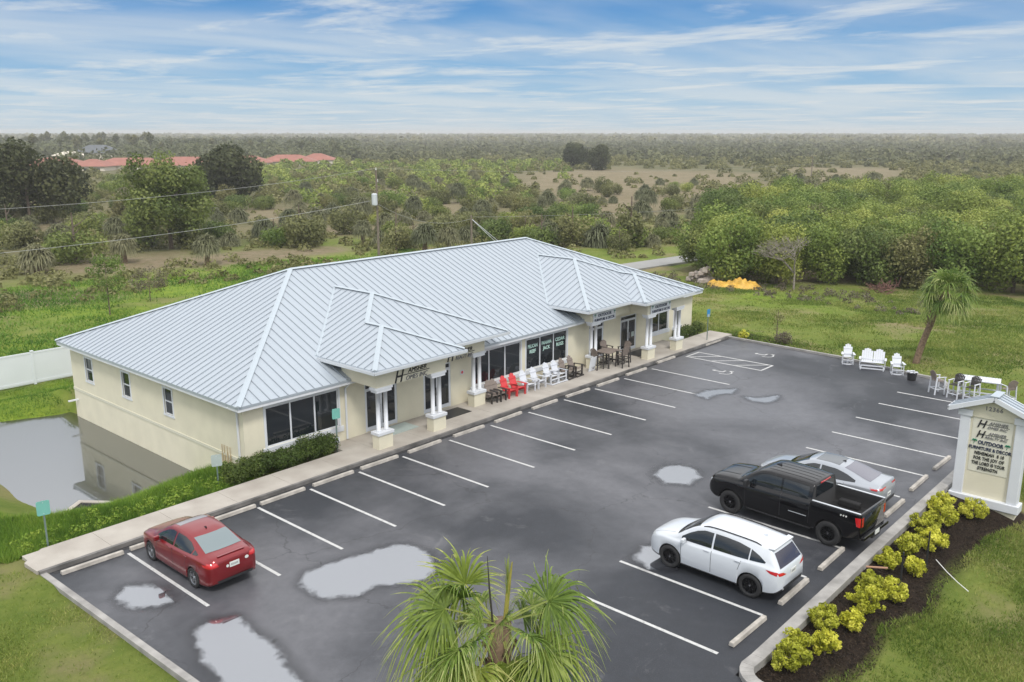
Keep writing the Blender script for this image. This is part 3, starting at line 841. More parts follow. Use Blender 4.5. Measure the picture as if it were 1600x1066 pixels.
front_ops = [(7.42, 11.08, .85, 2.55), (12.55, 14.45, .17, 2.45), (16.12, 17.95, .17, 2.45), (19.5, 23.21, .85, 2.55), (23.66, 27.21, .85, 2.55),
             (29.3, 30.75, .17, 2.45), (32.5, 34.25, .17, 2.45), (35.8, 37.95, .82, 2.05), (38.7, 39.46, .82, 2.55)]
mb = MB(); T = .22
wall_grid(mb, X0, X1, -.6, ZE, front_ops, lambda a, b, c, d: mb.bb(a, b, Y0, Y0+T, c, d))
part(mb, 'wall', M['cream'])
left_ops = [(16.95, 17.72, 1.2, 2.4), (12.93, 13.70, 1.2, 2.4), (8.92, 9.65, 1.2, 2.4)]
mb = MB()
wall_grid(mb, Y0+T, Y1, -2.6, ZE, left_ops, lambda a, b, c, d: mb.bb(X0, X0+T, a, b, c, d))
mb.bb(X0, X0+T, Y0, Y0+T, -2.6, -.6)
part(mb, 'wall', M['cream'])
mb = MB(); mb.bb(X0+T, X1, Y1-T, Y1, -2.6, ZE); part(mb, 'wall', M['cream'])
mb = MB(); mb.bb(X1-T, X1, Y0+T, Y1-T, -.8, ZE); part(mb, 'wall', M['cream'])
# projecting stucco band round the left side and a sill band under the front windows
mb = MB(); mb.bb(X0-.03, X0, Y0-.03, Y1, .42, .55); part(mb, 'wall_band', mat('band', (.60, .58, .47), .8))
# slightly different lower coat
for a, b in ((7.2, 11.3), (19.3, 23.4), (23.5, 27.4), (35.6, 38.15), (38.5, 39.66)):
    mb = MB(); mb.bb(a, b, Y0-.05, Y0+.02, .60, .84); part(mb, 'window_sill', M['white'], bevel=.01)
# black slab behind the glass; the gloom of unlit rooms is its colour
mb = MB(); mb.bb(X0+T+.05, X1-T-.05, Y0+T+.1, Y0+T+.2, .2, 2.8); part(mb, 'interior', M['black'])
def front_window(x0, x1, z0, z1, mull, words=None):
    mb = MB(); f = .05; y = Y0+.05
    mb.bb(x0, x1, y-.03, y+.05, z1-f, z1); mb.bb(x0, x1, y-.03, y+.05, z0, z0+f)
    mb.bb(x0, x0+f, y-.028, y+.048, z0+f, z1-f); mb.bb(x1-f, x1, y-.028, y+.048, z0+f, z1-f)
    for m_ in mull: mb.bb(m_-.035, m_+.035, y-.026, y+.046, z0+f, z1-f)
    # casing on the wall face
    c = .09
    mb.bb(x0-c, x1+c, Y0-.02, Y0+.01, z1, z1+c); mb.bb(x0-c, x0, Y0-.02, Y0+.01, z0, z1); mb.bb(x1, x1+c, Y0-.02, Y0+.01, z0, z1)
    fr = part(mb, 'window', M['white'])
    mb = MB(); mb.bb(x0+.02, x1-.02, y, y+.02, z0+.02, z1-.02); part(mb, 'pane', M['glass'], fr)
    if words:
        edges = [x0]+list(mull)+[x1]
        for (a, b), (t1, t2) in zip(zip(edges[:-1], edges[1:]), words):
            for t_, zz in ((t1, 2.02), (t2, 1.72)):
                text_mesh(t_, .27, M['winletters'], 'window_lettering', fr, ((a+b)/2-BO.x, y-.006-BO.y, zz), sx=.78 if len(t_) > 5 else .95, depth=.002, bold=.006)
    return fr
front_window(7.42, 11.08, .85, 2.55, [8.63, 9.85])
front_window(19.5, 23.21, .85, 2.55, [20.75, 21.98])
front_window(23.66, 27.21, .85, 2.55, [24.85, 26.03], [('PELICAN', 'REEF'), ('PANAMA', 'JACK'), ('CEDAR', 'RUGS')])
front_window(35.8, 37.95, .82, 2.05, [36.88])
front_window(38.7, 39.46, .82, 2.55, [])
def door_pair(x0, x1, z1=2.45, single=False):
    mb = MB(); y = Y0+.06; z0 = .17; f = .07; m_ = (x0+x1)/2; tr = 2.12
    for a, b in ((x0, x0+f), (x1-f, x1)): mb.bb(a, b, y-.04, y+.05, z0, z1)
    mb.bb(x0+f, x1-f, y-.038, y+.048, z1-f, z1); mb.bb(x0+f, x1-f, y-.036, y+.046, tr, tr+.07)
    d = part(mb, 'door_frame', M['white'])
    mb = MB(); mb.bb(x0+f, x1-f, y, y+.02, tr+.07, z1-f); part(mb, 'transom_pane', M['doorglass'], d)
    for a, b, hx in ((x0+f, m_, m_-.1), (m_, x1-f, m_+.1)):
        mb = MB(); g_ = .055; y_ = y-.02
        mb.bb(a+.004, a+g_, y_-.02, y_+.03, z0+.02, tr-.004); mb.bb(b-g_, b-.004, y_-.02, y_+.03, z0+.02, tr-.004)
        mb.bb(a+g_, b-g_, y_-.018, y_+.028, tr-g_, tr-.004); mb.bb(a+g_, b-g_, y_-.018, y_+.028, z0+.02, z0+.2)
        mb.mi = 1; mb.bb(a+g_, b-g_, y_, y_+.012, z0+.2, tr-g_); mb.mi = 2
        mb.tube([(hx, y_-.07, .95), (hx, y_-.07, 1.35)], .014, 6)
        part(mb, 'door', [M['white'], M['doorglass'], M['chrome']])
for a, b in ((12.55, 14.45), (16.12, 17.95), (29.3, 30.75), (32.5, 34.25)): door_pair(a, b)
# open-hours notices on two doors, a small red sign on the wall
mb = MB(); mb.bb(33.75, 34.05, Y0+.025, Y0+.03, 1.0, 1.3); part(mb, 'door_notice', M['palegrey'])
mb = MB(); mb.bb(18.62, 18.86, Y0-.015, Y0, 1.63, 1.87); sg = part(mb, 'wall_sign', M['white'])
mb = MB(); mb.lathe([(0, -.018), (.075, -.018), (.075, -.016)], 16, 'z'); 
mb.v = [(v[0]+18.74, Y0+v[2], v[1]+1.75) for v in mb.v]; part(mb, 'wall_sign_disc', M['chairred'], sg)
def side_window(y0, y1, z0, z1):
    mb = MB(); c = .09; x = X0+.05; zm = (z0+z1)/2
    mb.bb(X0-.025, X0+.02, y0-c, y1+c, z1, z1+c); mb.bb(X0-.035, X0+.02, y0-c-.03, y1+c+.03, z0-c, z0)
    mb.bb(X0-.025, X0+.02, y0-c, y0, z0, z1); mb.bb(X0-.025, X0+.02, y1, y1+c, z0, z1)
    mb.bb(x-.02, x+.04, y0, y1, zm-.03, zm+.03)
    for a, b in ((y0, y0+.04), (y1-.04, y1)): mb.bb(x-.018, x+.038, a, b, z0, z1)
    mb.bb(x-.016, x+.036, y0+.04, y1-.04, z1-.04, z1); mb.bb(x-.016, x+.036, y0+.04, y1-.04, z0, z0+.04)
    fr = part(mb, 'window', M['white'])
    mb = MB(); mb.bb(x, x+.02, y0+.01, y1-.01, z0+.01, z1-.01); part(mb, 'pane', M['glass'], fr)
for o_ in left_ops: side_window(o_[0], o_[1], o_[2], o_[3])

# ---- roof
SL = 3.6/8.6
def roof_face(mb, poly, zf, sdir, pitch=.43, off=0., thick=.10):
    """poly in plan, zf(x,y) height, seams run along sdir ('x' or 'y') -> down the slope"""
    mb.mi = 0
    mb.prism(poly, lambda x, y: zf(x, y)-thick, lambda x, y: zf(x, y))
    ax = 0 if sdir == 'x' else 1; cr_ = 1-ax
    lo = min(p[cr_] for p in poly); hi = max(p[cr_] for p in poly); n = len(poly)
    t = lo+((off-lo) % pitch)
    mb.mi = 1
    while t < hi:
        hits = []
        for i in range(n):
            a, b = poly[i], poly[(i+1) % n]
            if (a[cr_] <= t) != (b[cr_] <= t):
                hits.append(a[ax]+(b[ax]-a[ax])*(t-a[cr_])/(b[cr_]-a[cr_]))
        hits.sort()
        for h0, h1 in zip(hits[::2], hits[1::2]):
            if h1-h0 < .15: continue
            p, q = ((h0, t), (h1, t)) if ax == 0 else ((t, h0), (t, h1))
            up = (0, 0, 1)
            mb.bar((p[0], p[1], zf(*p)+.014), (q[0], q[1], zf(*q)+.014), .028, .036)
        t += pitch
    mb.mi = 0
ex0, ex1, ey0, ey1 = 5.95, 41.6, 2.75, 19.95
hd = (ey1-ey0)/2; zr = 3.0+hd*SL; ay = (ey0+ey1)/2; a1 = ex0+hd; a2 = ex1-hd
mb = MB()
roof_face(mb, [(ex0, ey0), (ex1, ey0), (a2, ay), (a1, ay)], lambda x, y: 3.0+(y-ey0)*SL, 'y', off=.1)
roof_face(mb, [(ex0, ey1), (ex0, ey0), (a1, ay)], lambda x, y: 3.0+(x-ex0)*SL, 'x', off=.2)
roof_face(mb, [(ex1, ey0), (ex1, ey1), (a2, ay)], lambda x, y: 3.0+(ex1-x)*SL, 'x', off=.2)
roof_face(mb, [(ex1, ey1), (ex0, ey1), (a1, ay), (a2, ay)], lambda x, y: 3.0+(ey1-y)*SL, 'y', off=.1)
roof = part(mb, 'roof', [M['roof'], M['seam']])
# soffit and fascia under the main eaves
mb = MB()
mb.bb(ex0+.06, ex1-.06, ey0+.06, Y0, 2.80, 2.86); mb.bb(ex0+.06, X0, Y0, ey1-.06, 2.80, 2.86); mb.bb(X1, ex1-.06, Y0, ey1-.06, 2.80, 2.86); mb.bb(X0, X1, Y1, ey1-.06, 2.80, 2.86)
part(mb, 'soffit', M['soffit'], roof)
mb = MB()
mb.bb(ex0+.02, ex1-.02, ey0+.02, ey0+.055, 2.78, 2.92); mb.bb(ex0+.02, ex0+.055, ey0+.06, ey1-.06, 2.78, 2.92); mb.bb(ex1-.055, ex1-.02, ey0+.06, ey1-.06, 2.78, 2.92); mb.bb(ex0+.02, ex1-.02, ey1-.055, ey1-.02, 2.78, 2.92)
part(mb, 'fascia', M['white'], roof)
def gutter(segs, z, parent=roof):
    for a, b, out in segs:
        mb = MB(); o = Vector(out)
        q = [(0, .06), (.02, .06), (.02, -.04), (.10, -.04), (.10, .06), (.12, .06), (.12, -.06), (0, -.06)]
        vs = [(p[0]+o.x*w_, p[1]+o.y*w_, z+h_) for p in (a, b) for w_, h_ in q]; n = len(q)
        fs = [(i, (i+1) % n, (i+1) % n+n, i+n) for i in range(n)]+[(0, 1, 2, 7), (2, 3, 6, 7), (3, 4, 5, 6), (8, 9, 10, 15), (10, 11, 14, 15), (11, 12, 13, 14)]
        mb.add(vs, fs); part(mb, 'gutter', M['gutter'], parent)
def cap(mb, a, b, w_=.25, lift=.06):
    a = Vector(a); b = Vector(b); d = (b-a); h = Vector((d.x, d.y, 0)).normalized(); s = Vector((-h.y, h.x, 0))
    dr = w_*.5*SL*.72
    vs = []
    for p in (a, b):
        vs += [p+Vector((0, 0, lift+.02)), p+s*w_/2+Vector((0, 0, lift-dr)), p-s*w_/2+Vector((0, 0, lift-dr)), p+Vector((0, 0, lift-.05))]
    mb.add(vs, [(0, 1, 5, 4)[::-1], (0, 4, 6, 2)[::-1], (1, 3, 7, 5)[::-1], (2, 6, 7, 3)[::-1], (0, 2, 3, 1), (4, 5, 7, 6)])
mb = MB()
cap(mb, (a1, ay, zr), (a2, ay, zr), .28)
for c_, ap in (((ex0, ey0), a1), ((ex0, ey1), a1), ((ex1, ey0), a2), ((ex1, ey1), a2)): cap(mb, (c_[0], c_[1], 3.0), (ap, ay, zr))
part(mb, 'ridge_cap', M['cap'], roof)
# ---- the two porches, mirror images of each other about XC
XC = 23.86; ZP = 3.8
def porch(flip):
    mx_ = (lambda x: 2*XC-x) if flip else (lambda x: x)
    def PL(pts):
        q = [(mx_(x), y) for x, y in pts]
        return q[::-1] if flip else q
    mb = MB(); yf1, yf2 = .65, 1.7; xl, x1_, x2_ = 11.1, 16.4, 20.5; h1, h2 = (x1_-xl)/2, (x2_-xl)/2
    c1, c2 = xl+h1, xl+h2; yb = ey0+(ZP-3.0)/SL; ytop = ey0+(ZP+h2*SL-3.0)/SL; ymeet = yf2+h1
    zl = lambda x, y: ZP+(mx_(x)-xl)*SL
    roof_face(mb, PL([(xl, yf1), (c1, yf1+h1), (c1, ymeet), (c2, yf2+h2), (c2, ytop+.1), (xl, yb+.05)]), zl, 'x', off=.05)
    roof_face(mb, PL([(xl, yf1), (x1_, yf1), (c1, yf1+h1)]), lambda x, y: ZP+(y-yf1)*SL, 'y', off=.1)
    roof_face(mb, PL([(c1, yf1+h1), (x1_, yf1), (x1_, yf2), (c1, ymeet)]), lambda x, y: ZP+(x1_-mx_(x))*SL, 'x', off=.05)
    roof_face(mb, PL([(c1, ymeet), (x1_, yf2), (x2_, yf2), (c2, yf2+h2)]), lambda x, y: ZP+(y-yf2)*SL, 'y', off=.1)
    roof_face(mb, PL([(c2, yf2+h2), (x2_, yf2), (x2_, yb+.05), (c2, ytop+.1)]), lambda x, y: ZP+(x2_-mx_(x))*SL, 'x', off=.05)
    rf = part(mb, 'porch_roof', [M['roof'], M['seam']])
    mb = MB(); X = mx_
    za1, za2 = ZP+h1*SL, ZP+h2*SL
    for a, b in (((xl, yf1, ZP), (c1, yf1+h1, za1)), ((x1_, yf1, ZP), (c1, yf1+h1, za1)), ((c1, yf1+h1, za1), (c1, ymeet, za1)), ((c1, ymeet, za1), (c2, yf2+h2, za2)),
                 ((x2_, yf2, ZP), (c2, yf2+h2, za2)), ((c2, yf2+h2, za2), (c2, ytop, za2))):
        cap(mb, (X(a[0]), a[1], a[2]), (X(b[0]), b[1], b[2]), .22)
    # valley flashing along the main roof
    for a, b in (((xl, yb, ZP), (c2, ytop, za2)), ((x2_, yb, ZP), (c2, ytop, za2))):
        cap(mb, (X(a[0]), a[1]-.02, a[2]), (X(b[0]), b[1], b[2]), .14, .045)
    part(mb, 'ridge_cap', M['cap'], rf)
    # fascia + gutter round the eaves
    mb = MB()
    def seg(a, b, w_=.05, zz=(3.62, 3.74)):
        x_, X_ = sorted((X(a[0]), X(b[0]))); y_, Y_ = sorted((a[1], b[1]))
        mb.bb(x_-w_/2, X_+w_/2, y_-w_/2, Y_+w_/2, *zz)
    seg((xl+.04, yf1+.04), (x1_-.04, yf1+.04)); seg((x1_-.04, yf1+.09), (x1_-.04, yf2-.0)); seg((x1_, yf2+.04), (x2_-.04, yf2+.04)); seg((xl+.04, yf1+.09), (xl+.04, yb)); seg((x2_-.04, yf2+.09), (x2_-.04, yb))
    part(mb, 'fascia', M['white'], rf)
    s = -1 if flip else 1
    gutter([((X(xl)-.08*s, yf1), (X(x1_)+.08*s, yf1), (0, -1, 0)), ((X(x1_), yf2), (X(x2_)+.08*s, yf2), (0, -1, 0)), ((X(xl), yf1-.08), (X(xl), yb), (-s, 0, 0)), ((X(x2_), yf2-.08), (X(x2_), yb), (s, 0, 0)), ((X(x1_), yf1-.08), (X(x1_), yf2), (s, 0, 0))], 3.70, rf)
    mb = MB()
    def bbx(x_, X_, *a): mb.bb(min(X(x_), X(X_)), max(X(x_), X(X_)), *a)
    bbx(xl+.07, x1_-.07, yf1+.07, 1.06, 3.58, 3.63); bbx(x1_-.07, x2_-.07, yf2+.07, 2.3, 3.58, 3.63); bbx(xl+.07, 11.55, 1.06, 3.5, 3.581, 3.631); bbx(19.45, x2_-.07, 2.3, 3.5, 3.581, 3.631)
    part(mb, 'soffit', M['soffit'], rf)
    # beams
    mb = MB()
    bbx(11.5, 15.55, 1.06, 1.34, 2.9, 3.6); bbx(11.5, 11.78, 1.34, 3.2, 2.9, 3.6); bbx(15.27, 15.55, 1.34, 2.3, 2.9, 3.6)
    bbx(15.55, 19.45, 2.3, 2.58, 2.9, 3.6); bbx(19.17, 19.45, 2.58, 3.2, 2.9, 3.6)
    bbx(11.5, 19.45, 3.2, 3.42, 2.862, 3.6)
    bm = part(mb, 'porch_beam', M['cream'])
    mb = MB(); bbx(11.78, 15.27, 1.34, 3.2, 2.91, 2.95); bbx(15.27, 19.17, 2.58, 3.2, 2.91, 2.95); part(mb, 'porch_ceiling', M['soffit'], bm)
    # paired columns on pedestals
    for (xc, yc) in ((11.88, 1.22), (15.08, 1.22), (19.0, 2.44)):
        mb = MB(); xx = X(xc); w_ = .78; d_ = .44
        mb.bb(xx-w_/2, xx+w_/2, yc-d_/2, yc+d_/2, .15, .78)
        pd = part(mb, 'pedestal', M['cream'])
        mb = MB(); mb.bb(xx-w_/2-.05, xx+w_/2+.05, yc-d_/2-.05, yc+d_/2+.05, .78, .92); part(mb, 'pedestal_cap', M['white'], pd, bevel=.01)
        mb = MB(); mb.bb(xx-w_/2-.02, xx+w_/2+.02, yc-d_/2+.02, yc+d_/2-.02, 2.68, 2.80); mb.bb(xx-w_/2-.08, xx+w_/2+.08, yc-d_/2, yc+d_/2, 2.80, 2.9); part(mb, 'capital', M['white'], pd)
        for dx_ in (-.21, .21):
            mb = MB(); mb.tube([(xx+dx_, yc, .92), (xx+dx_, yc, .97), (xx+dx_, yc, .971), (xx+dx_, yc, 2.62), (xx+dx_, yc, 2.621), (xx+dx_, yc, 2.68)], [.12, .12, .095, .088, .11, .11], 16)
            c_ = part(mb, 'column', M['white'])
            for p in c_.data.polygons: p.use_smooth = len(p.vertices) == 4
porch(False); porch(True)
# lettering on the beams
def stext(t_, size, m_, x, y, z, **k):
    return text_mesh(t_, size, m_, 'lettering', bld, (x-BO.x, y-BO.y, z-BO.z), **k)
def logo(x, y, z, second, s=1.0):
    stext('H', .82*s, M['letters'], x-1.02*s, y, z-.08*s, shear=.35, sx=.85, bold=.004)
    stext('AMSHER', .30*s, M['letters'], x+.18*s, y, z+.27*s, shear=.3, sx=1.05)
    mb = MB(); mb.bb(x-.9*s, x+.95*s, y-.02, y, z+.20*s, z+.23*s); part(mb, 'logo_rule', M['letters'])
    stext(second, .30*s, M['greyletters'], x+.12*s, y, z-.07*s, shear=.3, sx=1.0 if len(second) < 9 else .85)
logo(13.65, 1.045, 2.99, 'OMES INC', .93)
logo(17.9, 2.285, 2.86, 'REALTY INC', .85)
def shop(x, y, z, s=1.0):
    mb = MB(); mb.bb(x-1.22*s, x+1.22*s, y-.04, y, z-.08*s, z+.6*s); part(mb, 'shop_sign', M['white'], bevel=.005)
    stext('OUTDOOR', .27*s, M['navy'], x, y-.045, z+.31*s, sx=1.05, bold=.004)
    stext('FURNITURE & DECOR', .25*s, M['navy'], x, y-.045, z+.03*s, sx=.88, bold=.003)
    for d in (-1.05, 1.05):
        mb = MB()
        mb.bar((x+d*s, y-.05, z+.33*s), (x+(d+.03)*s, y-.05, z+.48*s), .02, .012)
        for a in (20, 60, 120, 160, -10, 190):
            mb.bar((x+(d+.03)*s, y-.05, z+.47*s), (x+(d+.03)*s+.09*math.cos(R(a))*s, y-.05, z+.47*s+.06*math.sin(R(a))*s), .02, .02, up=(0, 1, 0))
        part(mb, 'palm_emblem', M['green_letters'])
shop(29.5, 2.285, 2.86, .9); shop(33.55, 1.045, 2.93, .9)
# downspouts, conduits
def downspout(x, y, z0, z1, ox=0, oy=0):
    mb = MB(); mb.bar((x, y, z0), (x, y, z1-.35), .07, .06); mb.bar((x, y, z1-.37), (x+ox, y+oy, z1-.05), .07, .06); part(mb, 'downspout', M['white'])
downspout(X0-.05, Y0+.35, .0, 2.9, -.38, -.0); downspout(X1+.05, Y0+.3, -.1, 2.9, .4, 0); downspout(11.42, 3.1, .2, 2.9, -.05, -.4)
for k, dy_ in enumerate((0, .22, .44, .62)):
    mb = MB(); y = 4.25+dy_; mb.tube([(X0-.06, y, -.7), (X0-.06, y, .55+.1*math.sin(k*2))], .03, 8); mb.tube([(X0-.06, y, .55), (X0-.06, y, .9)], .018, 6, mi=0)
    part(mb, 'conduit', M['brass'])
mb = MB(); mb.bb(X0-.5, X0, 19.05, 19.15, -.12, -.05); part(mb, 'drain_pipe', M['white'])

# ================================================================== VEHICLES (local: +Y front, Z up)
def carpaint(name, col, metallic=.0, rough=.28, dirt=0):
    m = mat(name, col, rough, metallic, coat=.8 if sum(col) > .05 else .35, spec=.5 if sum(col) > .05 else .3)
    return m
P_RED = carpaint('red_paint', (.21, .006, .010), .45)
P_WHITE = carpaint('white_paint', (.56, .59, .63))
P_BLACK = carpaint('black_paint', (.004, .004, .005), .0, .12)
P_SILVER = carpaint('silver_paint', (.36, .385, .42), .35)
def tab(T, y):
    """smooth (Hermite) lookup in a table of (y, value) sorted by y"""
    n = len(T)
    if y <= T[0][0]: return T[0][1]
    if y >= T[-1][0]: return T[-1][1]
    for i in range(n-1):
        if T[i][0] <= y <= T[i+1][0]: break
    def sl(j):
        if j == 0 or j == n-1:
            k = 0 if j == 0 else n-2
            return (T[k+1][1]-T[k][1])/(T[k+1][0]-T[k][0])
        a = (T[j][1]-T[j-1][1])/(T[j][0]-T[j-1][0]); b = (T[j+1][1]-T[j][1])/(T[j+1][0]-T[j][0])
        return 0 if a*b <= 0 else 2*a*b/(a+b)
    h = T[i+1][0]-T[i][0]; t = (y-T[i][0])/h
    return (2*t**3-3*t**2+1)*T[i][1]+(t**3-2*t**2+t)*h*sl(i)+(-2*t**3+3*t**2)*T[i+1][1]+(t**3-t**2)*h*sl(i+1)
def arch_z(y, wheels, rr, zc, base):
    for yw in wheels:
        d = abs(y-yw)
        if d < rr: return max(base, zc+math.sqrt(rr*rr-d*d))
    return base
def car_stations(yr, yf, wheels, rr, extra=()):
    ys = set(np.round(np.arange(yr, yf+.001, .06), 4))
    for yw in wheels:
        ys = {y for y in ys if abs(y-yw) > rr*1.05}
        for k in range(25): ys.add(round(yw+rr*math.sin(PI*(k/24-.5)), 4))
        ys.add(round(yw-rr-.004, 4)); ys.add(round(yw+rr+.004, 4))
    ys |= set(extra)
    for e_ in (.015, .04, .09): ys.add(round(yr+e_, 4)); ys.add(round(yf-e_, 4))
    return sorted(ys)
def ring_surface(rings, mats_of_row, name, mats, parent):
    """rings: list of half profiles [(x,z)...] from floor centre to top centre at y"""
    mb = MB(); k = len(rings[0][1]); vs = []; fs = []; ms = []
    for y, P in rings:
        full = list(P)+[(-x, z) for x, z in P[::-1][1:-1]]
        full = P+[(-x, z) for x, z in P[-2:0:-1]]
        vs += [(x, y, z) for x, z in full]
    m_ = 2*(k-1)
    for i in range(len(rings)-1):
        for j in range(m_):
            a = i*m_+j; b = i*m_+(j+1) % m_
            fs.append((a, b, b+m_, a+m_)); jj = j if j < k-1 else m_-1-j
            ms.append(mats_of_row(jj, rings[i][0]))
    fs.append(tuple(range(m_))[::-1]); ms.append(mats_of_row(3, 0)); fs.append(tuple(range((len(rings)-1)*m_, len(rings)*m_))); ms.append(mats_of_row(3, 0))
    mb.v = vs; mb.f = fs; mb.m = ms
    o = mb.build(name, mats, parent, smooth=True)
    return o
def make_wheel(root, x, y, r_, w_, rimmat, spokes=5, rimr=.68):
    s = 1 if x > 0 else -1
    wh = bpy.data.objects.new('wheel', None)
    mb = MB()
    prof = [(r_*rimr*.98, -w_/2+.02), (r_*rimr*1.05, -w_/2), (r_*.93, -w_/2+.005), (r_*.99, -w_/2+.03), (r_, -w_*.2), (r_, w_*.2), (r_*.99, w_/2-.03), (r_*.93, w_/2-.005), (r_*rimr*1.05, w_/2), (r_*rimr*.98, w_/2-.02)]
    mb.lathe(prof, 32, 'x'); ty = mb.build('wheel', M['tyre'], root, smooth=True); ty.location = (x, y, r_)
    mb = MB(); R_ = r_*rimr; o_ = s*(w_/2-.02)
    mb.lathe([(R_*.99, o_-s*.13), (R_*.99, o_), (R_*.90, o_-s*.01), (R_*.88, o_-s*.05)], 32, 'x')
    for k in range(spokes):
        a = 2*PI*k/spokes+.3
        for da in (-.14, .14):
            mb.bar((o_-s*.045, .07*math.cos(a+da*2), .07*math.sin(a+da*2)), (o_-s*.03, R_*.93*math.cos(a+da), R_*.93*math.sin(a+da)), .035, .03, up=(1, 0, 0))
    mb.lathe([(.0, o_-s*.015), (.035, o_-s*.015), (.06, o_-s*.03), (.07, o_-s*.06)], 16, 'x')
    mb.build('rim', rimmat, ty)
    mb = MB(); mb.lathe([(0, o_-s*.11), (R_*.97, o_-s*.11)], 24, 'x'); mb.build('brake_disc', M['black'], ty)
    mb = MB(); mb.lathe([(0, o_-s*.005), (.026, o_-s*.008), (.03, o_-s*.02)], 12, 'x'); mb.build('hub_cap', M['chrome'], ty)
    return ty
def bvh_of(o):
    me = o.data
    return BVHTree.FromPolygons([v.co.copy() for v in me.vertices], [tuple(p.vertices) for p in me.polygons])
def side_patch(bvh, top, bot, name, m, parent, s, off=.006, nu=14, nv=6, smooth=True, thick=0):
    """top/bot: polylines [(y,z)..] swept; projected sideways on side s (+1/-1)"""
    vs = []; fs = []
    def samp(P, t):
        L_ = [0]
        for a, b in zip(P[:-1], P[1:]): L_.append(L_[-1]+math.hypot(b[0]-a[0], b[1]-a[1]))
        d = t*L_[-1]
        for i in range(len(P)-1):
            if d <= L_[i+1]+1e-9:
                u = (d-L_[i])/max(1e-9, L_[i+1]-L_[i]); return (P[i][0]+(P[i+1][0]-P[i][0])*u, P[i][1]+(P[i+1][1]-P[i][1])*u)
        return P[-1]
    for i in range(nu+1):
        a = samp(top, i/nu); b = samp(bot, i/nu)
        for j in range(nv+1):
            y = a[0]+(b[0]-a[0])*j/nv; z = a[1]+(b[1]-a[1])*j/nv
            hit = bvh.ray_cast(Vector((s*3, y, z)), Vector((-s, 0, 0)))
            p = hit[0]+hit[1]*off*(1 if hit[1].x*s > 0 else -1) if hit[0] is not None else Vector((s*.5, y, z))
            vs.append(tuple(p))
    for i in range(nu):
        for j in range(nv):
            a = i*(nv+1)+j; q = (a, a+1, a+nv+2, a+nv+1); fs.append(q if s < 0 else q[::-1])
    mb = MB(); mb.add(vs, fs); return mb.build(name, m, parent, smooth=smooth)
def axis_patch(bvh, grid, name, m, parent, d=(0, 0, -1), off=.006, src=4):
    """grid: rows of (a,b) pairs. d=(0,0,-1): (x,y) projected downwards; d=(0,1,0): (x,z) projected from behind; d=(0,-1,0): from the front"""
    vs = []; fs = []; nr = len(grid); nc = len(grid[0]); D = Vector(d)
    for row in grid:
        for a, b in row:
            o = Vector((a, b, 0))-D*src if abs(d[2]) else Vector((a, 0, b))-D*src
            hit = bvh.ray_cast(o, D)
            if hit[0] is None: p = o+D*src
            else: p = hit[0]+hit[1]*off*(1 if hit[1].dot(D) < 0 else -1)
            vs.append(tuple(p))
    for i in range(nr-1):
        for j in range(nc-1): fs.append((i*nc+j, i*nc+j+1, (i+1)*nc+j+1, (i+1)*nc+j))
    mb = MB(); mb.add(vs, fs); o = mb.build(name, m, parent, smooth=True); return o
def trap(x0, x1, b0, b1, n=10, m_=8, bow=0.):
    """trapezoid grid: half widths x0 at b0 and x1 at b1, edges bowed"""
    g = []
    for i in range(m_+1):
        t = i/m_; w_ = x0+(x1-x0)*t; b = b0+(b1-b0)*t
        g.append([(w_*(2*j/n-1), b+bow*(1-(2*j/n-1)**2)*(1-2*abs(t-.5)*0)) for j in range(n+1)])
    return g
def quadgrid(c00, c10, c11, c01, n=6, m_=5):
    g = []
    for i in range(m_+1):
        t = i/m_; row = []
        for j in range(n+1):
            u = j/n
            row.append((c00[0]*(1-u)*(1-t)+c10[0]*u*(1-t)+c11[0]*u*t+c01[0]*(1-u)*t, c00[1]*(1-u)*(1-t)+c10[1]*u*(1-t)+c11[1]*u*t+c01[1]*(1-u)*t))
        g.append(row)
    return g
def std_ring(y, c):
    w_ = tab(c['w'], y); zb = tab(c['zb'], y); zt = tab(c['zt'], y); belt = tab(c['belt'], y); wr = tab(c['wr'], y)
    za = arch_z(y, c['wheels'], c['ar'], c['wz'], zb)
    inner = w_-.24 if za > zb+.001 else w_*.80
    belt = min(belt, zt-.02)
    mid = max(zb+(belt-zb)*.52, za+.03); lo = max(za+.005, zb+.06) if za <= zb+.001 else za
    sh = max(belt-.07, mid+.02)
    gh = zt-belt
    P = [(0, zb), (inner, zb if za <= zb+.001 else za), (w_*.955, za), (w_*.985, max(lo, za+.015)), (w_, mid), (w_*.985, sh), (w_*.955, belt-.015), (w_*.925, belt)]
    # up the greenhouse
    we = w_*.925
    for t in (.33, .66, .90):
        P.append((we+(wr-we)*t+.03*math.sin(PI*t)*min(1, gh/.3), belt+(zt-.035-belt)*t if gh > .06 else belt+gh*.6*t))
    e_ = min(.035, gh*.3)
    P += [(wr, zt-e_), (wr*.93, zt-e_*.35), (wr*.6, zt+c.get('crown', .015)*.6), (0, zt+c.get('crown', .015))]
    # never let heights fall back on the way up
    Q = []; zz = -9
    for i, (x, z) in enumerate(P):
        if i >= 2: z = max(z, zz)
        zz = z if i >= 2 else zz; Q.append((x, z))
    return Q
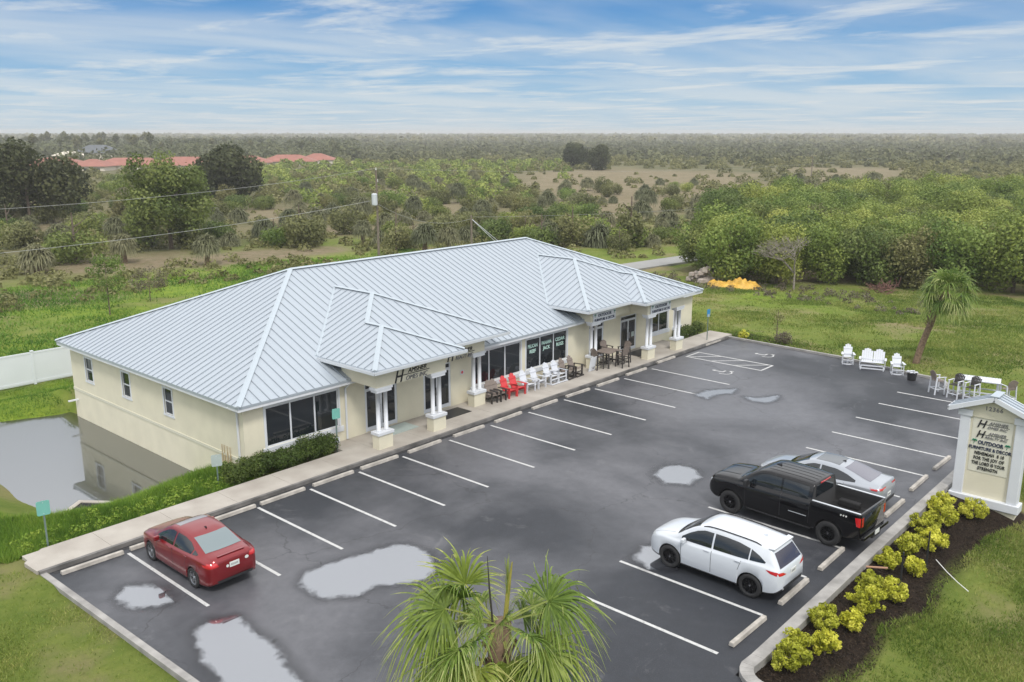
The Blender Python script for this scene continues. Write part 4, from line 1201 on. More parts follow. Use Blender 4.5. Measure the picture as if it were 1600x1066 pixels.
def make_car(name, label, cat, c, paint, rim, loc, rz=0):
    root = empty(name, loc, label, cat, rz=rz)
    ys = car_stations(c['yr'], c['yf'], c['wheels'], c['ar'])
    rings = [(y, std_ring(y, c)) for y in ys]
    body = ring_surface(rings, lambda j, y: 1 if j <= 1 else (1 if (j == 2 and c.get('cladding')) else 0), 'body', [paint, M['black']], root)
    bv = bvh_of(body)
    for x_ in (-1, 1):
        for yw in c['wheels']: make_wheel(root, x_*(c['track']), yw, c['wr_'], c['ww'], rim, c.get('spokes', 5), c.get('rimr', .68))
    for s in (-1, 1):
        for top, bot in c['sidewin']: side_patch(bv, top, bot, 'side_window', M['glass'], root, s, .005)
        for y_, z_ in c['handles']:
            hit = bv.ray_cast(Vector((s*3, y_, z_)), Vector((-s, 0, 0)))[0]
            if hit: mb = MB(); mb.box((hit.x+s*.015, y_, z_), (.03, .19, .035)); mb.build('door_handle', paint, root, bevel=.008)
        for y_, z0, z1, dy_ in c['seams']:
            side_patch(bv, [(y_-.007, z1), (y_+.007, z1)], [(y_+dy_-.007, z0), (y_+dy_+.007, z0)], 'door_seam', M['black'], root, s, .0035, 1, 14)
        my, mz_ = c['mirror']
        hit = bv.ray_cast(Vector((s*3, my, mz_)), Vector((-s, 0, 0)))[0]; hx = abs(hit.x) if hit else .85
        mb = MB(); mb.box((s*(hx+.13), my, mz_+.05), (.20, .11, .15)); mr_ = mb.build('wing_mirror', paint, root, bevel=.035)
        mb = MB(); mb.bar((s*(hx-.02), my, mz_-.01), (s*(hx+.08), my, mz_+.01), .06, .04); mb.build('mirror_arm', M['black'], mr_)
        g = [[(s*a, b) for a, b in row] for row in quadgrid(*c['headlight'])]
        axis_patch(bv, g, 'headlight', M['headlight'], root, (0, -1, 0), .006)
        g = [[(s*a, b) for a, b in row] for row in quadgrid(*c['taillight'])]
        axis_patch(bv, g, 'tail_light', M['red_light'], root, (0, 1, 0), .007)
        if 'taillight_side' in c:
            t_, b_ = c['taillight_side']; side_patch(bv, t_, b_, 'tail_light_wrap', M['red_light'], root, s, .007, 5, 4)
        if 'rail' in c:
            pts = []
            for k in range(13):
                y = c['rail'][0]+(c['rail'][1]-c['rail'][0])*k/12
                h = bv.ray_cast(Vector((s*(tab(c['wr'], y)*.97), y, 4)), Vector((0, 0, -1)))[0]
                pts.append((s*tab(c['wr'], y)*.97, y, h.z+(.035 if 0 < k < 12 else .0)))
            mb = MB(); mb.tube(pts, .018, 6); mb.build('roof_rail', M['black'], root)
    x0, x1, y0, y1, bw = c['windscreen']; axis_patch(bv, trap(x0, x1, y0, y1, 14, 8, bw), 'windscreen', M['glass'], root, (0, 0, -1), .005)
    x0, x1, y0, y1, bw = c['rearglass']; axis_patch(bv, trap(x0, x1, y0, y1, 14, 8, bw), 'rear_window', c.get('rearmat', M['glass']), root, (0, 0, -1) if not c.get('rear_behind') else (0, 1, 0), .006)
    px_, pz_ = c['plate']
    h = bv.ray_cast(Vector((0, -6, pz_)), Vector((0, 1, 0)))[0]
    mb = MB(); mb.box((px_, h.y-.012, pz_), (.32, .015, .16)); pl = mb.build('licence_plate', M['plate'], root)
    mb = MB()
    for k in range(6): mb.box((px_-.1+.04*k, h.y-.0215, pz_), (.018, .004, .06))
    mb.build('plate_characters', M['greyletters'], pl)
    h = bv.ray_cast(Vector((0, 6, .45)), Vector((0, -1, 0)))[0]
    axis_patch(bv, trap(.45, .5, .32, .58, 10, 4), 'grille', M['black'], root, (0, -1, 0), .008)
    axis_patch(bv, trap(.55, .62, *c['bumper_trim'], 10, 2), 'rear_bumper_trim', M['black'], root, (0, 1, 0), .010)
    # hood seam, boot seam, antenna fin
    if 'hood_cut' in c:
        for s in (-1, 1): axis_patch(bv, [[(s*c['hood_cut'][0]+.006*e_, c['hood_cut'][1]+(c['hood_cut'][2]-c['hood_cut'][1])*k/10) for e_ in (-1, 1)] for k in range(11)], 'hood_seam', M['black'], root, (0, 0, -1), .003)
    if 'fin' in c:
        y = c['fin']; h = bv.ray_cast(Vector((0, y, 4)), Vector((0, 0, -1)))[0]
        mb = MB(); mb.add([(-.025, y-.09, h.z-.01), (.025, y-.09, h.z-.01), (.0, y+.10, h.z-.005), (0, y-.09, h.z+.065)], [(0, 2, 1), (0, 1, 3), (1, 2, 3), (2, 0, 3)]); mb.build('roof_fin', c.get('finmat', M['black']), root)
    if 'sunroof' in c:
        axis_patch(bv, trap(.48, .48, *c['sunroof'], 8, 6), 'sunroof', c.get('sunmat', M['glass']), root, (0, 0, -1), .004)
    return root, bv
# --- red saloon
c = dict(yr=-2.24, yf=2.26, wheels=(-1.30, 1.35), ar=.36, wz=.31, wr_=.32, ww=.21, track=.79,
    w=[(-2.24, .60), (-2.16, .76), (-1.9, .86), (-1.3, .905), (0, .91), (1.3, .90), (1.85, .84), (2.12, .70), (2.26, .50)],
    zb=[(-2.24, .34), (-2.0, .24), (-1.5, .20), (1.6, .18), (2.1, .20), (2.26, .28)],
    zt=[(-2.24, .62), (-2.21, .88), (-2.16, 1.01), (-2.05, 1.08), (-1.72, 1.12), (-1.45, 1.21), (-1.0, 1.37), (-.6, 1.455), (-.1, 1.485), (.25, 1.46), (.55, 1.36), (.9, 1.18), (1.2, 1.03), (1.45, .97), (1.9, .85), (2.12, .74), (2.22, .62), (2.26, .50)],
    belt=[(-2.24, .85), (-2.1, .98), (-1.6, 1.02), (-.8, .98), (.3, .93), (1.0, .90), (1.6, .86), (2.1, .70), (2.26, .45)],
    wr=[(-2.24, .50), (-2.1, .62), (-1.7, .66), (-1.3, .62), (-.8, .575), (0, .58), (.4, .60), (.8, .66), (1.2, .72), (1.8, .68), (2.1, .55), (2.26, .4)],
    sidewin=[([(-.10, 1.36), (.12, 1.37), (.35, 1.32), (.62, 1.20), (.88, 1.06)], [(-.10, .985), (.2, .975), (.5, .965), (.88, .96)]),
             ([(-1.22, 1.18), (-.95, 1.29), (-.6, 1.36), (-.18, 1.37)], [(-1.18, 1.045), (-.9, 1.02), (-.5, 1.0), (-.18, .99)]),
             ([(-1.50, 1.09), (-1.27, 1.165)], [(-1.46, 1.065), (-1.25, 1.05)])],
    handles=[(-.02, .90), (-.98, .93)], seams=[(.84, .30, .88, .02), (-.14, .30, .93, .0), (-1.0, .62, .95, .12)], mirror=(.72, .95),
    headlight=((.42, .66), (.66, .70), (.80, .74), (.50, .78)), taillight=((.50, .86), (.80, .84), (.80, .98), (.55, .97)), taillight_side=([(-2.1, .95), (-1.85, .93)], [(-2.1, .84), (-1.9, .87)]),
    windscreen=(.68, .55, 1.13, .44, .10), rearglass=(.60, .53, -1.66, -.90, -.06), plate=(0, .80), bumper_trim=(.34, .42), hood_cut=(.62, 1.25, 1.95), fin=-.62, spokes=5, sunroof=(.0, .32), sunmat=None)
c['rearmat'] = mat('reflective_rear_glass', (.16, .20, .21), .06, spec=.8)
c['sunmat'] = mat('sunroof_glass', (.25, .24, .25), .08)
red, bvr = make_car('saloon_car', 'shiny red four door saloon car parked nose to the sidewalk', 'car', c, P_RED, M['rim'], (1.15, -2.39, 0), R(0))
mb = MB(); mb.bar((-.45, -2.06, 1.105), (.45, -2.06, 1.105), .07, .02); mb.build('boot_spoiler', P_RED, red, bevel=.008)
mb = MB(); mb.lathe([(0, -.003), (.05, -.003), (.05, .004)], 14, 'z'); mb.v = [(v[0]*1.3+.42, -2.235+.01*0+v[2], v[1]+.86) for v in mb.v]; mb.build('boot_sticker', M['plate'], red)
mb = MB(); mb.lathe([(0, -.003), (.045, -.003), (.045, .004)], 14, 'z'); mb.v = [(v[0]-.24, -2.25+v[2], v[1]+.80) for v in mb.v]; mb.build('boot_sticker', M['plate'], red)
# --- white crossover
c = dict(yr=-2.31, yf=2.33, wheels=(-1.40, 1.38), ar=.415, wz=.36, wr_=.37, ww=.24, track=.80,
    w=[(-2.31, .66), (-2.22, .82), (-1.95, .89), (-1.3, .925), (0, .92), (1.3, .915), (1.85, .86), (2.15, .74), (2.33, .55)],
    zb=[(-2.31, .45), (-2.1, .32), (-1.6, .26), (1.6, .24), (2.1, .27), (2.33, .36)],
    zt=[(-2.31, .80), (-2.27, 1.02), (-2.20, 1.12), (-2.12, 1.25), (-1.98, 1.45), (-1.86, 1.585), (-1.6, 1.63), (-1.0, 1.675), (-.2, 1.69), (.3, 1.66), (.62, 1.56), (.95, 1.36), (1.22, 1.18), (1.5, 1.12), (1.9, 1.03), (2.15, .93), (2.27, .80), (2.33, .62)],
    belt=[(-2.31, .90), (-2.15, 1.10), (-1.6, 1.14), (-.8, 1.09), (.3, 1.04), (1.0, 1.02), (1.6, 1.00), (2.1, .86), (2.33, .58)],
    wr=[(-2.31, .58), (-2.2, .70), (-1.95, .64), (-1.6, .61), (-.8, .63), (0, .64), (.5, .66), (.9, .71), (1.25, .77), (1.8, .72), (2.15, .60), (2.33, .45)],
    sidewin=[([(-.05, 1.55), (.25, 1.545), (.5, 1.47), (.75, 1.34), (1.0, 1.17)], [(-.05, 1.10), (.3, 1.09), (.6, 1.08), (1.0, 1.08)]),
             ([(-1.28, 1.47), (-.9, 1.535), (-.5, 1.555), (-.11, 1.555)], [(-1.28, 1.155), (-.9, 1.13), (-.5, 1.115), (-.11, 1.105)]),
             ([(-1.82, 1.24), (-1.6, 1.36), (-1.32, 1.465)], [(-1.80, 1.20), (-1.6, 1.18), (-1.32, 1.16)])],
    handles=[(.08, 1.0), (-.98, 1.03)], seams=[(.98, .36, 1.0, .0), (-.08, .36, 1.04, .0), (-1.08, .76, 1.07, .10)], mirror=(.86, 1.06),
    headlight=((.45, .80), (.70, .84), (.82, .90), (.55, .93)), taillight=((.42, .90), (.84, .93), (.86, 1.03), (.60, 1.0)), taillight_side=([(-2.2, 1.04), (-1.86, 1.06)], [(-2.2, .93), (-2.0, .97)]),
    windscreen=(.74, .60, 1.20, .50, .10), rearglass=(.66, .56, 1.10, 1.48, .0), rear_behind=True, plate=(0, .88), bumper_trim=(.46, .56), hood_cut=(.66, 1.32, 2.05), fin=-1.35, finmat=P_WHITE, rail=(-1.55, .35), spokes=7, cladding=True)
c['rearmat'] = mat('violet_rear_glass', (.035, .03, .045), .05, spec=.9)
suv, bvs = make_car('crossover_suv', 'white crossover with black wheels parked with its tail to the planting bed', 'car', c, P_WHITE, M['blackrim'], (11.87, -15.15, 0), R(-1))
mb = MB(); mb.prism([(-.64, -1.80), (.64, -1.80), (.60, -1.98), (-.60, -1.98)], 1.585, 1.625); mb.build('tail_spoiler', P_WHITE, suv, bevel=.015)
# --- silver fastback saloon
c = dict(yr=-2.44, yf=2.46, wheels=(-1.42, 1.42), ar=.375, wz=.32, wr_=.335, ww=.23, track=.81,
    w=[(-2.44, .66), (-2.34, .82), (-2.0, .90), (-1.3, .93), (0, .925), (1.4, .915), (1.95, .86), (2.28, .72), (2.46, .5)],
    zb=[(-2.44, .34), (-2.2, .24), (-1.6, .19), (1.6, .17), (2.2, .19), (2.46, .28)],
    zt=[(-2.44, .72), (-2.41, .95), (-2.34, 1.06), (-2.2, 1.08), (-1.8, 1.15), (-1.3, 1.30), (-.8, 1.41), (-.3, 1.45), (.1, 1.44), (.45, 1.36), (.85, 1.18), (1.2, 1.02), (1.5, .95), (2.0, .84), (2.3, .70), (2.42, .58), (2.46, .48)],
    belt=[(-2.44, .92), (-2.3, .99), (-1.6, .99), (-.8, .94), (.3, .91), (1.0, .88), (1.6, .84), (2.2, .68), (2.46, .42)],
    wr=[(-2.44, .6), (-2.3, .70), (-1.9, .64), (-1.3, .58), (-.8, .56), (0, .58), (.4, .60), (.8, .67), (1.2, .74), (1.8, .70), (2.2, .56), (2.46, .4)],
    sidewin=[([(-.1, 1.33), (.15, 1.32), (.4, 1.24), (.65, 1.12), (.86, 1.0)], [(-.1, .96), (.2, .95), (.5, .94), (.86, .935)]),
             ([(-1.48, 1.09), (-1.1, 1.22), (-.7, 1.31), (-.16, 1.335)], [(-1.48, 1.03), (-1.1, 1.0), (-.7, .975), (-.16, .96)])],
    handles=[(.0, .87), (-1.0, .90)], seams=[(.85, .28, .86, .02), (-.12, .28, .91, .0), (-1.1, .66, .94, .12)], mirror=(.72, .93),
    headlight=((.45, .62), (.7, .66), (.82, .70), (.5, .72)), taillight=((.3, .92), (.84, .90), (.85, .98), (.3, .98)), taillight_side=([(-2.3, .97), (-2.05, .95)], [(-2.3, .90), (-2.1, .91)]),
    windscreen=(.70, .55, 1.16, .38, .10), rearglass=(.60, .50, -1.95, -.95, -.04), plate=(0, .62), bumper_trim=(.34, .45), hood_cut=(.62, 1.3, 2.1), fin=-.72, spokes=5, sunroof=(-.75, .15))
c['rearmat'] = mat('pale_rear_glass', (.14, .14, .17), .05, spec=.9)
c['sunmat'] = mat('panorama_glass', (.10, .11, .12), .08, spec=.8)
sil, bvx = make_car('fastback_saloon', 'silver fastback saloon parked beyond the black pickup', 'car', c, P_SILVER, M['blackrim'], (20.15, -14.9, 0), R(0))
# --- black pickup
def make_truck(loc, rz):
    root = empty('pickup_truck', loc, 'black crew cab pickup truck with open bed parked between the white and silver cars', 'pickup', rz=rz)
    yr, yf = -2.86, 2.94; wheels = (-1.78, 1.92); ar, wz, wr_ = .49, .42, .43
    W = [(-2.86, .93), (-2.80, .98), (-1.2, 1.0), (0, 1.0), (1.9, 1.0), (2.5, .97), (2.8, .88), (2.94, .74)]
    ZB = [(-2.86, .55), (-2.4, .50), (-1.0, .46), (1.2, .44), (2.5, .48), (2.94, .62)]
    zrail = 1.43; yc = -1.12      # rear wall of the cab
    ZT = [(-1.12, 1.90), (-1.0, 1.925), (-.3, 1.955), (.5, 1.95), (.85, 1.90), (1.15, 1.74), (1.55, 1.46), (1.72, 1.38), (2.2, 1.34), (2.6, 1.29), (2.82, 1.18), (2.9, 1.0), (2.94, .85)]
    BELT = [(-2.86, 1.34), (-1.12, 1.34), (1.0, 1.30), (1.8, 1.26), (2.6, 1.18), (2.85, 1.0), (2.94, .80)]
    WR = [(-1.12, .74), (-.5, .77), (.6, .78), (1.1, .80), (1.5, .86), (1.8, .88), (2.6, .84), (2.94, .66)]
    cfg = dict(w=W, zb=ZB, zt=ZT, belt=BELT, wr=WR, wheels=wheels, ar=ar, wz=wz, crown=.02)
    ys = car_stations(yr, yf, wheels, ar)
    ys = sorted(set(ys) | {yc, yr+.07})
    rings = []
    def bed_ring(y, end=False):
        w_ = tab(W, y); zb = tab(ZB, y); za = arch_z(y, wheels, ar, wz, zb); up = za > zb+.001
        wf = tab(W, y)
        mid = max(.95, za+.03)
        P = [(0, zb), ((wf-.26) if up else wf*.8, za if up else zb), (wf*.965, za), (wf*.985, max(za+.015, zb+.05)), (wf, mid), (wf*.995, max(1.2, mid+.02)), (wf*.985, 1.36), (wf*.975, zrail)]
        if end: P += [(wf*.96, zrail+.004)]*3+[(wf*.95, zrail+.006), (wf*.9, zrail+.008), (wf*.5, zrail+.012), (0, zrail+.012)]
        else: P += [(wf-.09, zrail+.004), (wf-.10, zrail-.02), (wf-.11, 1.2), (wf-.12, .9), (wf-.14, .88), (wf*.5, .88), (0, .88)]
        return P
    for y in ys:
        if y < yr+.069: rings.append((y, bed_ring(y, True)))
        elif abs(y-(yr+.07)) < 1e-6: rings.append((y, bed_ring(y, True))); rings.append((y+.002, bed_ring(y+.002)))
        elif y < yc-.001: rings.append((y, bed_ring(y)))
        elif abs(y-yc) < 1e-6: rings.append((y-.004, bed_ring(y-.004))); rings.append((y, std_ring(y, cfg)))
        else: rings.append((y, std_ring(y, cfg)))
    n_in = {8, 9, 10, 11, 12, 13}
    def mt(j, y): return 1 if j <= 1 else (2 if (yr+.07 < y < yc-.001 and j >= 9) else 0)
    bedm = mat('bed_liner', (.012, .012, .013), .8)
    body = ring_surface(rings, mt, 'body', [P_BLACK, M['black'], bedm], root)
    bv = bvh_of(body)
    for s in (-1, 1):
        for yw in wheels: make_wheel(root, s*.85, yw, wr_, .28, M['blackrim'], 6, .60)
        side_patch(bv, [(.02, 1.84), (.55, 1.84), (.80, 1.78), (1.08, 1.62), (1.30, 1.46)], [(.02, 1.39), (.4, 1.38), (.8, 1.37), (1.30, 1.36)], 'side_window', M['glass'], root, s, .006)
        side_patch(bv, [(-.98, 1.80), (-.6, 1.83), (-.05, 1.84)], [(-.98, 1.40), (-.6, 1.395), (-.05, 1.39)], 'side_window', M['glass'], root, s, .006)
        for y_, z_ in ((.12, 1.20), (-.88, 1.20)):
            mb = MB(); mb.box((s*1.01, y_, z_), (.035, .2, .04)); mb.build('door_handle', P_BLACK, root, bevel=.008)
        for y_, z0, z1, dy_ in ((1.35, .55, 1.28, -.04), (-.02, .55, 1.34, 0), (-1.08, .60, 1.36, 0)):
            side_patch(bv, [(y_-.008, z1), (y_+.008, z1)], [(y_+dy_-.008, z0), (y_+dy_+.008, z0)], 'door_seam', M['black'], root, s, .004, 1, 14)
        mb = MB(); mb.box((s*1.19, 1.20, 1.44), (.22, .12, .26)); mr_ = mb.build('wing_mirror', M['black'], root, bevel=.035)
        mb = MB(); mb.bar((s*.95, 1.2, 1.38), (s*1.12, 1.2, 1.40), .07, .05); mb.build('mirror_arm', M['black'], mr_)
        axis_patch(bv, [[(s*a, b) for a, b in row] for row in quadgrid((.62, .98), (.86, 1.0), (.87, 1.12), (.60, 1.08))], 'headlight', M['headlight'], root, (0, -1, 0), .01)
        axis_patch(bv, [[(s*a, b) for a, b in row] for row in quadgrid((.78, .98), (.92, .98), (.92, 1.30), (.78, 1.30))], 'tail_light', M['red_light'], root, (0, 1, 0), .012)
        side_patch(bv, [(-2.84, 1.30), (-2.66, 1.28)], [(-2.84, .98), (-2.72, 1.0)], 'tail_light_wrap', M['red_light'], root, s, .008, 4, 4)
        # bed rail caps
        mb = MB(); mb.bb(s*.985-.075 if s > 0 else -.985, s*.985 if s > 0 else -.985+.075, -2.82, -1.16, zrail+.002, zrail+.022); mb.build('bed_rail', M['gutter'], root, bevel=.005)
        mb = MB(); mb.bb(s*.62-.12, s*.62+.12, -2.15, -1.42, .88, 1.12); mb.build('wheel_hump', bedm, root, bevel=.05)
        # running board
        mb = MB(); mb.bb(s*.90-.08, s*.90+.08, -1.15, 1.25, .40, .45); mb.build('running_board', M['black'], root, bevel=.01)
        mb = MB(); mb.bb(s*.995-.008, s*.995+.012, -1.0, -.35, .82, .84); mb.build('door_moulding_glint', M['gutter'], root)  # pale moulding line doubles as a reflection along the door
    axis_patch(bv, trap(.84, .72, 1.60, .98, 14, 8, .10), 'windscreen', M['glass'], root, (0, 0, -1), .006)
    # rear cab window and hood bulge
    mb = MB(); mb.box((0, yc-.012, 1.64), (1.28, .02, .40)); mb.build('rear_window', M['glass'], root, bevel=.02)
    mb = MB(); mb.bb(-.35, .35, yc-.03, yc-.005, 1.86, 1.90); mb.build('brake_light', M['red_light'], root)
    for x_ in (-.42, .42): axis_patch(bv, [[(x_+.05*e_, 1.85+.85*k/10) for e_ in (-1, 1)] for k in range(11)], 'hood_crease', P_BLACK, root, (0, 0, -1), .010)
    axis_patch(bv, trap(.56, .60, .72, 1.02, 12, 4), 'grille', M['black'], root, (0, -1, 0), .012)
    mb = MB(); mb.bb(-.96, .96, yr-.16, yr-.01, .55, .68); mb.build('rear_bumper', P_BLACK, root, bevel=.03)
    mb = MB(); mb.bb(-.3, .3, yr-.155, yr-.02, .45, .545); mb.build('tow_hitch', M['black'], root)
    mb = MB(); mb.box((0, yr-.17, .62), (.32, .015, .15)); mb.build('licence_plate', M['plate'], root)
    mb = MB(); mb.bb(-.72, .72, yr-.012, yr+.005, 1.33, 1.35); mb.bb(-.11, .11, yr-.02, yr, 1.2, 1.28); mb.build('tailgate_trim', M['blackrim'], root)
    for x_ in (-.5, -.25, 0, .25, .5): axis_patch(bv, [[(x_+.018*e_, -1.0+1.7*k/10) for e_ in (-1, 1)] for k in range(11)], 'roof_rib', P_BLACK, root, (0, 0, -1), .010)
    mb = MB(); mb.add([(-.03, .5, 1.965), (.03, .5, 1.965), (0, .72, 1.965), (0, .5, 2.04)], [(0, 2, 1), (0, 1, 3), (1, 2, 3), (2, 0, 3)]); mb.build('roof_fin', M['black'], root)
    mb = MB()
    for k in range(3): mb.bar((-1.003, -2.18-.09*k, 1.22), (-1.003, -2.20-.09*k, 1.27), .010, .045)
    mb.build('bed_decal', M['plate'], root)
    return root
truck = make_truck((16.85, -15.15, 0), R(-3))

# ================================================================== CHAIRS
def adirondack(label, group, m, mf, loc, rz, tall=0, glider=False, swivel=False):
    """front faces local -Y"""
    root = empty('adirondack_chair', loc, label, 'chair', group, rz)
    sh = .36+tall
    mb = MB()
    for k in range(6): mb.box((0, -.24+.085*k, sh+.05-.018*k), (.50, .075, .025))
    mb.build('seat', m, root)
    mb = MB()
    for k in range(-2, 3):
        L_ = .70-.055*k*k*.8; x = k*.105; a = Vector((x*.8, .20, sh-.06)); d = Vector((x*.25, .30, .80)).normalized()
        mb.bar(a, a+d*(L_+.1), .098, .022, up=(0, -1, .35))
    mb.bar((-.25, .235, sh+.12), (.25, .235, sh+.12), .04, .05); mb.bar((-.25, .36, sh+.42), (.25, .36, sh+.42), .03, .05)
    mb.build('backrest', m, root)
    for s in (-1, 1):
        mb = MB(); mb.prism([(s*.26, .30), (s*.26, -.30), (s*.29, -.36), (s*.38, -.36), (s*.41, -.28), (s*.34, .32)], sh+.20, sh+.225); mb.build('armrest', mf, root)
        mb = MB(); mb.bar((s*.30, -.27, .0), (s*.30, -.27, sh+.20), .10, .035, up=(1, 0, 0)); mb.build('leg', mf, root)
        mb = MB()
        if tall: mb.bar((s*.29, .36, 0), (s*.28, .24, sh+.2), .09, .035, up=(1, 0, 0))
        else: mb.bar((s*.27, -.30, sh+.0), (s*.27, .48, .03), .11, .035, up=(1, 0, 0))
        mb.build('leg', mf, root)
    if tall:
        mb = MB(); mb.bar((-.3, -.29, .28), (.3, -.29, .28), .05, .05); mb.build('foot_rest', mf, root)
    if glider:
        mb = MB()
        for s in (-1, 1): mb.bar((s*.30, -.40, .04), (s*.30, .42, .04), .06, .06)
        mb.bar((-.3, -.38, .05), (.3, -.38, .05), .06, .05); mb.build('glider_base', mf, root)
    if swivel:
        mb = MB(); mb.lathe([(.30, .0), (.34, .0), (.34, .07), (.30, .07), (.30, 0)], 20); mb.tube([(0, 0, .05), (0, 0, .3)], .05, 8); mb.build('swivel_base', mf, root)
    return root
gch = 'adirondack chairs lined up on the sidewalk'
row = [(('taupe adirondack chair half hidden behind the third white column pair'), 'taupe', 'darkbrown', 150, 712, 0),
       ('taupe adirondack chair between the half hidden taupe one and the first red chair', 'taupe', 'darkbrown', 208, 618, 0),
       ('red adirondack chair next to the taupe chairs', 'chairred', 'chairred', 338, 590, 0),
       ('red adirondack chair next to the white chairs', 'chairred', 'chairred', 440, 550, 0),
       ('white adirondack chair directly beside the red chair', 'chairwhite', 'chairwhite', 560, 520, 0),
       ('second white adirondack chair from the red ones', 'chairwhite', 'chairwhite', 688, 482, 0),
       ('third white adirondack chair from the red ones, on a gliding base', 'chairwhite', 'chairwhite', 838, 455, 1),
       ('fourth white adirondack chair, nearest the taupe gliders', 'chairwhite', 'chairwhite', 935, 415, 1),
       ('taupe glider chair with dark arms next to the last white chair', 'taupe', 'darkbrown', 1030, 335, 1),
       ('taupe glider chair with dark arms nearest the white easel board', 'taupe', 'darkbrown', 1130, 305, 1)]
for k, (lab, m_, f_, u, v, gl) in enumerate(row):
    p = PYp(740+u*.1314, 510+v*.1313, 2.62)
    yy = 2.15
    x = p[0]
    adirondack(lab, gch, M[m_], M[f_], (x, yy, .15), R(rnd.uniform(-8, 8)), glider=bool(gl), tall=0.04 if gl else 0)
# the ones in the lot, facing the building side
adirondack('white swivel adirondack chair left of the double glider bench', 'white chairs along the far kerb', M['chairwhite'], M['chairwhite'], (40.0, -8.05, 0), R(-65), swivel=True, tall=.06)
adirondack('white swivel adirondack chair right of the double glider bench, by the leaning palm', 'white chairs along the far kerb', M['chairwhite'], M['chairwhite'], (39.6, -11.05, 0), R(-62), swivel=True, tall=.06)
bench = empty('glider_bench', (39.75, -9.6, 0), 'white double glider bench between two swivel chairs by the far kerb', 'bench', rz=R(-72))
mb = MB()
for k in range(6): mb.box((0, -.24+.085*k, .44-.012*k), (1.26, .075, .025))
mb.build('seat', M['chairwhite'], bench)
mb = MB()
for j in (-1, 1):
    for k in range(-2, 3):
        x = j*.32+k*.122; L_ = .80-.035*k*k; a = Vector((x, .2, .36)); d = Vector((0, .32, .8)).normalized(); mb.bar(a, a+d*L_, .116, .022, up=(0, -1, .35))
mb.bar((-.64, .25, .52), (.64, .25, .52), .04, .05); mb.build('backrest', M['chairwhite'], bench)
for s in (-1, 1):
    mb = MB(); mb.box((s*.69, -.04, .62), (.12, .64, .025)); mb.build('armrest', M['chairwhite'], bench)
    for y_ in (-.30, .24):
        mb = MB(); mb.bar((s*.68, y_, .07), (s*.68, y_, .61), .09, .035, up=(1, 0, 0)); mb.build('leg', M['chairwhite'], bench)
mb = MB()
for s in (-1, 1): mb.bar((s*.62, -.42, .04), (s*.62, .42, .04), .07, .07)
for y_ in (-.4, .38): mb.bar((-.62, y_, .1), (.62, y_, .1), .06, .06)
mb.bar((-.62, -.40, .26), (.62, -.40, .26), .09, .03); mb.build('glider_base', M['chairwhite'], bench)
# dark bucket with white rag
bk = empty('bucket', (38.75, -12.15, 0), 'black tub with a white cloth hanging over its rim beside the kerb end', 'bucket')
mb = MB(); mb.lathe([(0, .02), (.22, .02), (.26, .42), (.29, .44), (.27, .46), (.23, .44), (.2, .1), (0, .1)], 20); mb.build('tub', M['black'], bk)
mb = MB()
rr = random.Random(3)
for k in range(9):
    a = rr.uniform(0, 6.28); mb.box((.2*math.cos(a), .2*math.sin(a), .47+rr.uniform(-.03, .03)), (.2, .14, .02), Matrix.Rotation(a, 3, 'Z')@Matrix.Rotation(rr.uniform(-.5, .5), 3, 'X'))
mb.build('cloth', M['chairwhite'], bk)
# high dining set under the porch
def bar_chair(label, group, mback, mframe, loc, rz):
    root = empty('bar_chair', loc, label, 'chair', group, rz)
    sh = .72
    mb = MB()
    for k in range(5): mb.box((0, -.19+.09*k, sh), (.46, .08, .025))
    mb.build('seat', mback, root)
    mb = MB()
    for k in range(-3, 4):
        x = k*.068; a = Vector((x, .21, sh+.04)); mb.bar(a, a+Vector((x*.15, .13, .52-.012*k*k)), .060, .02, up=(0, -1, .2))
    mb.bar((-.22, .23, sh+.1), (.22, .23, sh+.1), .03, .04); mb.bar((-.23, .30, sh+.42), (.23, .30, sh+.42), .03, .04)
    mb.build('backrest', mback, root)
    for s in (-1, 1):
        mb = MB(); mb.box((s*.26, -.02, sh+.22), (.07, .52, .025)); mb.build('armrest', mframe, root)
        mb = MB(); mb.bar((s*.27, -.25, 0), (s*.25, -.22, sh+.21), .07, .04, up=(1, 0, 0)); mb.build('leg', mframe, root)
        mb = MB(); mb.bar((s*.27, .30, 0), (s*.25, .23, sh+.21), .07, .04, up=(1, 0, 0)); mb.build('leg', mframe, root)
    mb = MB(); mb.bar((-.25, -.24, .25), (.25, -.24, .25), .05, .04); mb.bar((-.26, .27, .3), (.26, .27, .3), .04, .04)
    for s in (-1, 1): mb.bar((s*.265, -.24, .3), (s*.265, .27, .3), .04, .04)
    mb.build('stretcher', mframe, root)
    return root
def table(label, mtop, mframe, loc, rz, lx, ly, h):
    root = empty('dining_table', loc, label, 'table', rz=rz)
    mb = MB()
    n = int(ly/.14)
    for k in range(n): mb.box((0, -ly/2+(k+.5)*ly/n, h), (lx, ly/n-.012, .03))
    mb.box((0, 0, h-.03), (lx-.1, ly-.1, .03)); mb.build('table_top', mtop, root)
    for sx_ in (-1, 1):
        for sy in (-1, 1):
            mb = MB(); mb.bar((sx_*(lx/2-.1), sy*(ly/2-.1), 0), (sx_*(lx/2-.12), sy*(ly/2-.12), h-.04), .09, .09); mb.build('leg', mframe, root)
    mb = MB(); mb.bar((-lx/2+.12, 0, .3), (lx/2-.12, 0, .3), .06, .06)
    for sx_ in (-1, 1): mb.bar((sx_*(lx/2-.11), -ly/2+.1, .3), (sx_*(lx/2-.11), ly/2-.1, .3), .06, .06)
    mb.build('stretcher', mframe, root); return root
gp = 'bar chairs round the porch table'
table('taupe high dining table on dark legs under the far porch', M['taupe'], M['darkbrown'], (29.55, 2.0, .15), R(4), 1.25, 1.0, .92)
